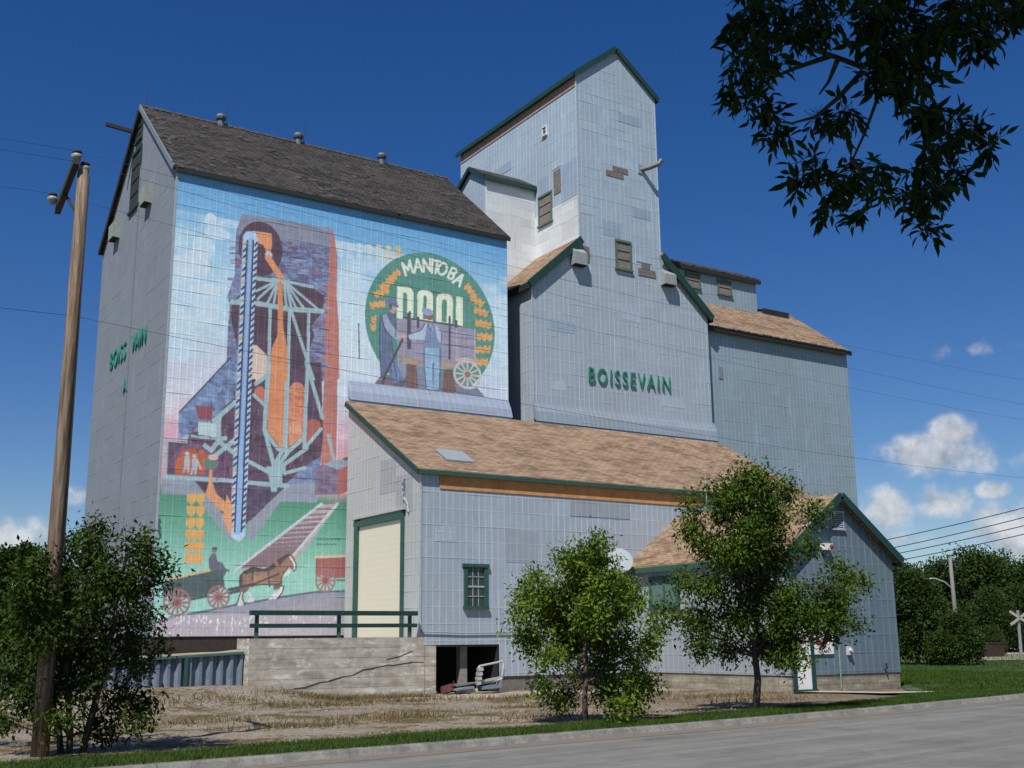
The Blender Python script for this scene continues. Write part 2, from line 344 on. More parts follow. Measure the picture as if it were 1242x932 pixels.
# ------------------------------------------------------------------ ground, road, kerb, lawn
random.seed(11); rng = np.random.default_rng(5)
KX = np.array([-400, -60, -20, 6.7, 15.14, 22, 29.94, 45, 80, 300, 900.]); KY = np.array([-20, 10.6, 14.2, 16.75, 17.6, 18.55, 19.95, 23.3, 32.5, 95, 270.])
def kerb_y(x): return np.interp(x, KX, KY)
def smooth_kerb(x):
    return (kerb_y(x-2.5)+kerb_y(x-1.2)+kerb_y(x)+kerb_y(x+1.2)+kerb_y(x+2.5))/5
def sstep(a, b, x):
    t = np.clip((x-a)/(b-a), 0, 1); return t*t*(3-2*t)
def ground_h(x, y):
    m = .46*sstep(14.6, 11.6, x)*sstep(27.5, 31.8, y)*sstep(-8, 2, x)*(1-sstep(36, 40, y)*.4)
    ramp = 0
    bumps = .035*np.sin(x*1.7+np.sin(y*1.3))*np.sin(y*1.9)+.02*np.sin(x*4.1+y*2.7)
    near = sstep(17.5, 20.5, y-np.clip(x-15, 0, 30)*.15)*(1-sstep(60, 90, x))
    return m+bumps*near*.6

def yard_material():
    g = G('gravel_yard'); p = g.pos(); s = g.N('ShaderNodeSeparateXYZ'); g.L(p, s.inputs[0]); X, Y = s.outputs[0], s.outputs[1]
    n1 = g.noise(p, .55, 6, .6); n2 = g.noise(p, 6, 5, .6); n3 = g.noise(p, 38, 3, .6)
    v = g.N('ShaderNodeTexVoronoi'); v.inputs['Scale'].default_value = 26; g.L(p, v.inputs['Vector'])
    vs_ = g.N('ShaderNodeSeparateColor'); g.L(v.outputs['Color'], vs_.inputs[0])
    gravel = g.mix(g.ramp(g.math('ADD', g.math('MULTIPLY', vs_.outputs[0], .55), g.math('MULTIPLY', n2, .5)), .2, .9), (.135, .112, .085), (.31, .27, .215))
    dry = g.mix(g.ramp(n2, .3, .7), (.05, .036, .014), (.135, .10, .04))
    mats = g.ramp(g.math('ADD', n1, g.math('MULTIPLY', g.math('SUBTRACT', n2, .5), .7)), .49, .58)
    pale = g.mix(1, gravel, (1.55, 1.55, 1.55), 'MULTIPLY')
    strip = g.math('MULTIPLY', g.ramp(Y, 28.9, 29.6), g.math('MULTIPLY', g.ramp(Y, 31.9, 32.3, 1, 0), g.math('MULTIPLY', g.ramp(X, 15.6, 16.6), g.ramp(X, 24, 27, 1, 0))))
    c = g.mix(mats, gravel, dry)
    c = g.mix(g.math('MULTIPLY', strip, g.ramp(n2, .3, .5)), c, pale)
    # leaf litter in front of the office
    lit = g.math('MULTIPLY', g.ramp(X, 17.5, 20.5), g.ramp(Y, 24.5, 27.5, 1, 0))
    litc = g.mix(g.ramp(n3, .35, .65), (.075, .05, .032), (.22, .17, .11))
    c = g.mix(g.math('MULTIPLY', lit, g.ramp(g.math('ADD', g.math('MULTIPLY', n2, .6), g.math('MULTIPLY', n1, .5)), .42, .62, .25, 1)), c, litc)
    far = g.math('MAXIMUM', g.ramp(X, 45, 55), g.ramp(Y, 60, 80)); c = g.mix(far, c, g.mix(n2, (.05, .075, .02), (.09, .11, .03)))
    g.bump(g.math('ADD', g.math('MULTIPLY', n2, .5), g.math('MULTIPLY', vs_.outputs[0], .5)), .03, .9)
    return g.fin(c, .95, 0, .15)
xs = np.unique(np.concatenate([np.arange(-12, 62, .3), np.linspace(-1500, -12, 24), np.linspace(62, 2500, 30)]))
ys = np.unique(np.concatenate([np.arange(15, 46, .3), np.linspace(-600, 15, 20), np.linspace(46, 2500, 30)]))
XX, YY = np.meshgrid(xs, ys); KK = smooth_kerb(XX)
HH = ground_h(XX, YY)
HH = np.where(YY < KK+.1, -.35, HH)                 # falls away under the road slab
vv = np.stack([XX, YY, HH], -1).reshape(-1, 3); nx = len(xs)
ii = (np.arange(len(ys)-1)[:, None]*nx+np.arange(nx-1)[None]).ravel()
gnd = np_mesh('ground', vv, np.stack([ii, ii+1, ii+nx+1, ii+nx], 1), yard_material()); tag(gnd, kind='structure'); gnd.data.polygons.foreach_set('use_smooth', [True]*len(ii))

def road_mat():
    g = G('worn_asphalt'); p = g.pos(); n = g.noise(p, .5, 6, .6); n2 = g.noise(p, 60, 3, .7); n3 = g.noise(p, 4, 6, .7)
    f = g.math('ADD', g.math('MULTIPLY', n, .5), g.math('ADD', g.math('MULTIPLY', n2, .35), g.math('MULTIPLY', n3, .25)))
    c = g.mix(g.ramp(f, .35, .75), (.10, .098, .088), (.18, .176, .16))
    v = g.N('ShaderNodeTexVoronoi'); v.feature = 'DISTANCE_TO_EDGE'; v.inputs['Scale'].default_value = .35
    wv = g.N('ShaderNodeVectorMath'); wv.operation = 'ADD'; g.L(p, wv.inputs[0]); nn = g.N('ShaderNodeTexNoise'); nn.inputs['Scale'].default_value = 1.5; nn.inputs['Detail'].default_value = 5; g.L(p, nn.inputs['Vector']); g.L(nn.outputs['Color'], wv.inputs[1]); g.L(wv.outputs[0], v.inputs['Vector'])
    crack = g.ramp(v.outputs['Distance'], 0, .006, .7, 0)
    c = g.mix(g.math('MULTIPLY', crack, g.ramp(n, .45, .6)), c, (.03, .03, .03))
    s2 = g.noise(p, .8, 3, .4); c = g.mix(g.ramp(s2, .60, .66, 0, .35), c, (.085, .085, .085))
    sp_ = g.N('ShaderNodeSeparateXYZ'); g.L(p, sp_.inputs[0]); tr = g.noise(g.comb(g.math('MULTIPLY', sp_.outputs[0], .06), g.math('SUBTRACT', g.math('MULTIPLY', sp_.outputs[1], 1.4), g.math('MULTIPLY', sp_.outputs[0], .2))), 1.2, 5, .6); c = g.mix(g.ramp(tr, .4, .7, 0, .4), c, (.25, .245, .225))
    g.bump(n2, .006, .8); return g.fin(c, .9, 0, .3)
kx = np.concatenate([np.arange(-400, -20, 20), np.arange(-20, 70, .6), np.arange(70, 900, 15)]); ky = smooth_kerb(kx)
def strip_mesh(name, off0, off1, z0, z1, mat, jag=None):
    d = np.stack([np.gradient(kx), np.gradient(ky)], 1); d /= np.linalg.norm(d, axis=1)[:, None]; nrm = np.stack([-d[:, 1], d[:, 0]], 1)
    a = np.stack([kx, ky], 1)+nrm*off0; b = np.stack([kx, ky], 1)+nrm*np.array(off1 if np.ndim(off1) else np.full(len(kx), off1))[:, None]
    V = np.concatenate([np.c_[a, np.full(len(kx), z0)], np.c_[b, np.full(len(kx), z1)]]); n = len(kx); i = np.arange(n-1)
    return np_mesh(name, V, np.stack([i, i+1, i+n+1, i+n], 1), mat)
tag(strip_mesh('road', -11.5, .02, -.13, -.13, road_mat()), kind='structure')
tag(strip_mesh('far_verge', -60, -11.5, -.02, -.02, plain('verge_grass_near_camera', (.05, .085, .02), .95, 0, .4, 3)), kind='structure')
def kerb():
    d = np.stack([np.gradient(kx), np.gradient(ky)], 1); d /= np.linalg.norm(d, axis=1)[:, None]; nrm = np.stack([-d[:, 1], d[:, 0]], 1)
    prof = [(-.32, -.126), (-.02, -.118), (.01, -.02), (.05, .012), (.2, .02), (.22, -.2)]
    V = []
    for o, z in prof: V.append(np.c_[np.stack([kx, ky], 1)+nrm*o, np.full(len(kx), z)])
    V = np.concatenate(V); n = len(kx); i = np.arange(n-1); F = np.concatenate([np.stack([i+k*n, i+1+k*n, i+1+(k+1)*n, i+(k+1)*n], 1) for k in range(len(prof)-1)])
    g = G('kerb_concrete'); p = g.pos(); s = g.N('ShaderNodeSeparateXYZ'); g.L(p, s.inputs[0])
    nz = g.noise(p, 3, 6, .65); n2 = g.noise(p, 20, 3); c = g.mix(g.ramp(g.math('ADD', g.math('MULTIPLY', nz, .7), g.math('MULTIPLY', n2, .3)), .35, .7), (.12, .117, .105), (.235, .228, .205))
    c = g.mix(g.math('MULTIPLY', g.ramp(s.outputs[2], -.118, -.07, 1, 0), g.ramp(nz, .35, .6, .4, 1)), c, (.145, .125, .10))
    fx = g.math('FRACT', g.math('DIVIDE', g.math('ADD', s.outputs[0], 1.25), 3.05)); c = g.mix(g.ramp(fx, .0, .008, .8, 0), c, (.05, .045, .04))
    g.bump(n2, .008); o = np_mesh('kerb', V, F, g.fin(c, .92, 0, .2)); tag(o, kind='structure'); return o
kerb()

GRASSM = G('grass_blades')
def grass_mat(name, a, b, tr=.25):
    g = G(name); ge = g.N('ShaderNodeNewGeometry'); r = ge.outputs['Random Per Island']
    big = g.noise(ge.outputs['Position'], .9, 3)
    c = g.mix(g.math('ADD', g.math('MULTIPLY', r, .6), g.math('MULTIPLY', g.ramp(big, .35, .65), .4)), a, b)
    m = g.fin(c, .65, 0, .12)
    t = g.N('ShaderNodeBsdfTranslucent'); g.set(t.inputs[0], c); mx = g.N('ShaderNodeMixShader'); mx.inputs[0].default_value = tr
    g.L(g.b.outputs[0], mx.inputs[1]); g.L(t.outputs[0], mx.inputs[2]); g.L(mx.outputs[0], g.out.inputs[0])
    return m
def blades(name, P, h, w, mat, kind='stuff', lean=.5):
    n = len(P); hh = h*rng.uniform(.55, 1.25, n); a = rng.uniform(0, 2*np.pi, n); ww = w*rng.uniform(.7, 1.3, n)
    d = np.stack([np.cos(a), np.sin(a), np.zeros(n)], 1); l = rng.normal(0, lean, (n, 2))
    tip = P+np.c_[l*hh[:, None], hh]
    V = np.stack([P-d*ww[:, None]/2, P+d*ww[:, None]/2, tip], 1).reshape(-1, 3)
    return tag(np_mesh(name, V, np.arange(3*n).reshape(n, 3), mat), kind=kind)
# grass verge along the kerb and lawn at the right
verge_w = np.interp(kx, [-400, 6.7, 16, 22, 26, 29, 33, 60, 900], [1.5, 1.55, 1.35, 1.5, 1.8, 2.2, 6, 14, 30])+np.array([.12*math.sin(x*1.9)+.1*math.sin(x*.7+1) for x in kx])
lawn_mat = plain('lawn_soil_and_grass', (.035, .06, .014), .95, 0, .35, 4)
def lawn_strip():
    d = np.stack([np.gradient(kx), np.gradient(ky)], 1); d /= np.linalg.norm(d, axis=1)[:, None]; nrm = np.stack([-d[:, 1], d[:, 0]], 1)
    base = np.stack([kx, ky], 1); n = len(kx); K = 5; V = []
    for k in range(K):
        q = base+nrm*(.2+(verge_w-.2)*k/(K-1))[:, None]; z = ground_h(q[:, 0], q[:, 1])+.014+.03*math.sin(math.pi*k/(K-1)); V.append(np.c_[q, z])
    V = np.concatenate(V); i = np.arange(n-1)
    F = np.concatenate([np.stack([i+k*n, i+1+k*n, i+1+(k+1)*n, i+(k+1)*n], 1) for k in range(K-1)])
    return tag(np_mesh('verge', V, F, lawn_mat), kind='structure')
lawn_strip()
g_green = grass_mat('green_grass', (.022, .052, .007), (.075, .125, .018)); g_dry = grass_mat('dry_weeds', (.085, .062, .020), (.21, .155, .065), .15)
def on_verge(n, x0, x1):
    x = rng.uniform(x0, x1, n); wv = np.interp(x, kx, verge_w); yk = smooth_kerb(x); t = rng.uniform(0, 1, n)
    y = yk+.2+(wv*1.01-.15)*t+rng.normal(0, .05, n); y = np.maximum(y, yk+.17)
    return np.c_[x, y, ground_h(x, y)+.012]
blades('verge_grass', np.concatenate([on_verge(42000, 1, 20), on_verge(26000, 20, 32)]), .085, .014, g_green)
# lawn beside and beyond the office
LV = [(28.4, 22.3), (33.2, 24.6), (32.6, 29), (40, 47), (64, 46.2), (92, 62), (86, 34), (60, 27.5), (45, 24.2), (34, 21.5)]
mb = MB(); mb.add([(x, y, .03) for x, y in LV], [tuple(range(len(LV)))])
tag(mb.build('lawn', lawn_mat), kind='structure')
def in_poly(x, y, poly):
    c = np.zeros(x.shape, bool); n = len(poly)
    for i in range(n):
        x0, y0 = poly[i]; x1, y1 = poly[(i+1) % n]
        if y0 == y1: continue
        c ^= ((y0 > y) != (y1 > y)) & (x < (x1-x0)*(y-y0)/(y1-y0)+x0)
    return c
gx = np.concatenate([rng.uniform(28, 46, 90000), rng.uniform(40, 92, 70000)]); gy = np.concatenate([rng.uniform(21, 40, 90000), rng.uniform(23, 60, 70000)])
k = in_poly(gx, gy, LV); gx, gy = gx[k], gy[k]
blades('lawn_grass', np.c_[gx, gy, np.full(len(gx), .028)], .10, .028, g_green)
# dry weeds in the yard: clumps
wc = []
for cx, cy_, r, n in [(14.3, 31.5, .9, 500), (15.6, 31.3, .8, 420), (16.7, 31.4, .7, 380), (13.6, 30.4, 1.2, 500), (12.2, 28.3, 1.4, 500), (15.5, 29.4, 1.5, 520), (18.5, 28.3, 1.4, 450), (9.8, 29.5, 1.6, 500), (7.5, 24.5, 1.6, 420), (12, 23.5, 1.6, 420), (17.5, 24.5, 1.8, 400), (21, 26.5, 1.6, 500), (23.5, 25, 1.6, 500), (22.5, 22.8, 1.5, 350), (9.5, 22, 1.2, 260), (14.5, 21.2, 1.2, 260), (23.6, 31.9, .9, 90)]:
    p = rng.normal(0, .45, (n, 2))*[r*1.6, r*.5]+[cx, cy_]; wc.append(p)
wc = np.concatenate(wc); wc = wc[wc[:, 1] < 32.15]
blades('yard_weeds', np.c_[wc, ground_h(wc[:, 0], wc[:, 1])-.01], .17, .02, g_dry, lean=.6)
ex = rng.uniform(2, 11.8, 900); ey = rng.uniform(32.95, 33.5, 900); 
def stones():
    n = 2600; x = rng.uniform(3, 26, n); y = smooth_kerb(x)+1.5+rng.uniform(0, 1, n)**1.3*12; k = y < 31.8; x, y = x[k], y[k]; n = len(x)
    s = rng.uniform(.008, .028, n)*rng.choice([1, 1, 1, 1, 1.9], n); z = ground_h(x, y); base = np.array([(1, 0, 0), (0, 1, 0), (-1, 0, 0), (0, -1, 0), (.2, .1, .8)])
    ang = rng.uniform(0, 6.28, n); V = np.zeros((n, 5, 3))
    for i, b in enumerate(base):
        q = b*rng.uniform(.7, 1.2, (n, 1)); V[:, i, 0] = x+s*(q[:, 0]*np.cos(ang)-q[:, 1]*np.sin(ang)); V[:, i, 1] = y+s*(q[:, 0]*np.sin(ang)+q[:, 1]*np.cos(ang)); V[:, i, 2] = z+s*q[:, 2]*.8-.003
    F = np.array([(0, 1, 4), (1, 2, 4), (2, 3, 4), (3, 0, 4)]); F = (F[None]+np.arange(n)[:, None, None]*5).reshape(-1, 3)
    tag(np_mesh('gravel', V.reshape(-1, 3), F, plain('gravel_stone', (.21, .19, .165), .9, 0, .35, 30)), kind='stuff')
stones()
# concrete walk from the office door towards the street
mb = MB(); mb.add([(26.25, 24.95, .05), (27.3, 24.95, .05), (27.9, 23.2, .05), (29.6, 22.3, .05), (29.2, 21.9, .05), (27.3, 22.6, .05)], [(0, 1, 2, 3, 4, 5)][::1])
mb.f = [tuple(reversed(mb.f[0]))] if False else mb.f
tag(mb.build('path', plain('pale_concrete_walk', (.33, .31, .27), .9, 0, .25, 3)), kind='structure')
mb = MB(); mb.add([(64, 46.6, .05), (150, 100, .05), (158, 92, .05), (72, 46.0, .05)], [(0, 3, 2, 1)])
tag(mb.build('gravel_lane', plain('pale_gravel_lane', (.36, .32, .26), .95, 0, .2, 2)), kind='structure')

# ------------------------------------------------------------------ painted annex with the mural
AX0, AX1, AY, AD, AZ, AR, AB = 10.865, 24.955, 38.671, 10.674, 18.292, 22.83, 1.852
AYR = AY+AD/2
annex = thing('grain_annex', (AX0, AY, 0), 'big grain store with painted farm mural on its long side and dark shingle roof', 'grain store', 'parts of the elevator complex')
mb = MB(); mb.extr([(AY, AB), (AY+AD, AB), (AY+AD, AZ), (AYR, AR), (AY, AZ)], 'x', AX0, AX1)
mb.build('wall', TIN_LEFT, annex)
mb = MB(); mb.box((AX0+.04, AY+.04, .2), (AX1-.1, AY+AD-.1, AB))
mb.build('foundation', DARKWOOD, annex)
def roof_x(mb, x0, x1, ya, yb, za, zr, ov=.25, th=.14, yr=None, lift=.02):
    """gable roof with its ridge along x, as two slabs that meet at the ridge"""
    yr = (ya+yb)/2 if yr is None else yr
    for ye in (ya, yb):
        if ye is None: continue
        sl = (zr-za)/abs(yr-ye); s = -1 if ye < yr else 1; yo = ye+s*ov; zo = za-sl*ov
        mb.extr([(yr, zr+lift), (yr, zr+lift+th*1.25), (yo, zo+lift+th*1.25), (yo, zo+lift)], 'x', x0, x1)
def roof_y(mb, y0, y1, xa, xb, za, zr, ov=.25, th=.14, lift=.02):
    xr = (xa+xb)/2
    for xe in (xa, xb):
        sl = (zr-za)/abs(xr-xe); s = -1 if xe < xr else 1; xo = xe+s*ov; zo = za-sl*ov
        mb.extr([(xr, zr+lift), (xr, zr+lift+th*1.25), (xo, zo+lift+th*1.25), (xo, zo+lift)], 'y', y0, y1)
mb = MB(); roof_x(mb, AX0-.16, AX1+.1, AY, AY+AD, AZ, AR, .1, .13)
# ragged old shingles standing proud along the roof
random.seed(3); sl = (AR-AZ)/(AD/2)
for i in range(170):
    t = random.random()**1.2; y = AY-.2+t*(AD/2+.1); x = random.uniform(AX0, AX1); z = AZ+(y-AY)*sl+.2
    if random.random() < .45: x = random.choice([AX0-.1+random.random()*.6, x]); 
    w = random.uniform(.1, .3)
    mb.bar((x, y, z), (x+random.uniform(-.04, .04), y+.14, z+.14*sl+random.uniform(0, .04)), w, .012)
for i in range(60):
    x = AX0+i*(AX1-AX0)/59; mb.bar((x, AYR-.1, AR+.18-.06), (x+.02, AYR+.02, AR+.23+random.uniform(-.02, .05)), .22, .02)
mb.m = [0 if i < 12 else 1 for i in range(len(mb.f))]
roof_a = mb.build('roof', [ROOF_DARK, plain('loose_grey_shingle', (.05, .047, .043), .95, 0, .6, 3)], annex)
mb = MB()
for s, ye in ((-1, AY), (1, AY+AD)):
    mb.bar((AX0-.17, AYR, AR+.06), (AX0-.17, ye+s*.1, AZ-sl*.1+.06), .24, .05, (1, 0, 0)) if s > 0 else None
mb.build('rake_board', [BLACKTRIM], annex)
mb = MB(); mb.bar((AX0-.175, AYR-.02, AR+.1), (AX0-.175, AY-.1, AZ-sl*.1+.1), .2, .05, (1, 0, 0)); mb.build('rake_board', plain('bluish_rake_paint', (.16, .19, .21), .6), annex)
mb = MB(); mb.box((AX0-.1, AY-.15, AZ-.11), (AX1+.1, AY-.105, AZ+.06)); mb.build('eave_edge', BLACKTRIM, annex)
# ridge ventilators
VENTM = plain('dull_vent_tin', (.12, .13, .14), .6, .3)
for x in (14.07, 17.56, 21.62):
    mb = MB(); mb.lathe((x, AYR, AR), [(.17, -.1), (.14, .3), (.14, .45)], 12); v_ = mb.build('roof_vent', VENTM, annex)
    mb = MB(); mb.lathe((x, AYR, AR+.4), [(.2, 0), (.23, .1), (.19, .2), (.05, .28)], 12); mb.build('vent_cap', VENTM, v_)
    mb = MB(); mb.tube([(x+.25, AYR, AR), (x+.25, AYR, AR+1.3)], .012, 5); mb.build('lightning_rod', WIREM, v_)
mb = MB(); mb.tube([(AX0+.1, AYR, AR), (AX0+.1, AYR, AR+1.1)], .014, 5); mb.build('lightning_rod', WIREM, annex)
mb = MB(); mb.bar((AX0-.1, AYR+.9, AR-.62), (AX0-1.25, AYR+.9, AR-.55), .12, .14); mb.build('hoist_beam', DARKWOOD, annex)
# gable openings
def louvre(parent, name, plane, a0, a1, z0, z1, out, fm, bm, slats=5, fw=.1, proud=.05):
    """framed opening on a wall; plane ('x', X) or ('y', Y); out = sign of outward direction"""
    ax, c = plane
    def B(mb, p0, p1, q0, q1, d0, d1):
        lo, hi = sorted((c+out*d0, c+out*d1))
        if ax == 'x': mb.box((lo, p0, q0), (hi, p1, q1))
        else: mb.box((p0, lo, q0), (p1, hi, q1))
    m1 = MB(); B(m1, a0, a1, z0, z1, .004, .012); w_ = m1.build(name, DARK, parent)
    m2 = MB(); B(m2, a0-fw*.6, a0+fw*.4, z0, z1, .004, proud); B(m2, a1-fw*.4, a1+fw*.6, z0, z1, .004, proud); B(m2, a0-fw*.6, a1+fw*.6, z1, z1+fw, .004, proud+.02); B(m2, a0-fw, a1+fw, z0-fw*.9, z0, .004, proud+.05)
    m2.build('frame', fm, w_)
    if slats:
        m3 = MB(); h = (z1-z0)/slats
        for i in range(slats):
            za = z0+i*h
            if ax == 'y':
                y0_, y1_ = c+out*.016, c+out*.045
                m3.add([(a0+.05, y1_, za+.01), (a1-.05, y1_, za+.01), (a1-.05, y0_, za+h-.01), (a0+.05, y0_, za+h-.01)], [(0, 1, 2, 3) if out < 0 else (3, 2, 1, 0)])
            else:
                x0_, x1_ = c+out*.016, c+out*.045
                m3.add([(x1_, a0+.05, za+.01), (x1_, a1-.05, za+.01), (x0_, a1-.05, za+h-.01), (x0_, a0+.05, za+h-.01)], [(3, 2, 1, 0) if out < 0 else (0, 1, 2, 3)])
        m3.build('slats', bm, w_)
    return w_
louvre(annex, 'louvre', ('x', AX0), 43.85, 45.05, 18.75, 21.15, -1, GREEN, DARK, 4, .14)
louvre(annex, 'hatch', ('x', AX0), 43.95, 44.75, 21.65, 22.2, -1, GREEN, DARKWOOD, 2, .1)
def hood(parent, plane, a0, a1, z0, z1, out, d, mat, name='vent_hood'):
    """sheet-metal vent hood: vertical box with sloped top, open at the bottom"""
    ax, c = plane
    P = [(0, z0), (d, z0+.02), (d, z0+(z1-z0)*.62), (0, z1)]; mb = MB()
    pr = [(c+out*p if ax == 'y' else c+out*p, q) for p, q in P]
    mb.extr(pr, 'x' if ax == 'y' else 'y', a0, a1)
    o = mb.build(name, mat, parent)
    mb = MB()
    if ax == 'y': mb.box((a0+.03, min(c+out*.05, c+out*(d-.03)), z0-.02), (a1-.03, max(c+out*.05, c+out*(d-.03)), z0+.03))
    else: mb.box((min(c+out*.05, c+out*(d-.03)), a0+.03, z0-.02), (max(c+out*.05, c+out*(d-.03)), a1-.03, z0+.03))
    mb.build('opening', DARK, o); return o
hood(annex, ('x', AX0), 41.85, 42.55, 18.1, 19.25, -1, .3, plain('greenish_tin', (.24, .27, .25), .6), 'vent_hood')
hood(annex, ('x', AX0), 46.55, 47.3, 18.15, 19.2, -1, .3, plain('greenish_tin', (.24, .27, .25), .6), 'vent_hood')
# side lettering: the E has gone, one letter hangs below
fl = lambda y, z: frame((AX0-.035, y, z), (0, -1, 0), (0, 0, 1))
text_mesh('lettering', 'BOISS', .72, 2.35, LETTER, annex, fl(46.55, 12.45), .02, .004, 1.2)
text_mesh('lettering', 'VAIN', .72, 1.95, LETTER, annex, fl(43.35, 12.45), .02, .004, 1.2)
text_mesh('lettering', 'A', .62, .5, LETTER, annex, fl(44.2, 11.05), .02, .015)
mb = MB(); mb.box((AX0-.05, 43.72, 1.9), (AX0-.006, 43.78, 20.3)); mb.build('downpipe', TIN_LEFT, annex)
mb = MB(); mb.box((AX0-.03, AY-.012, AB), (AX0+.04, AY+.06, AZ-.05)); mb.build('corner_trim', plain('pale_corner_tin', (.34, .40, .44), .5, .2), annex)

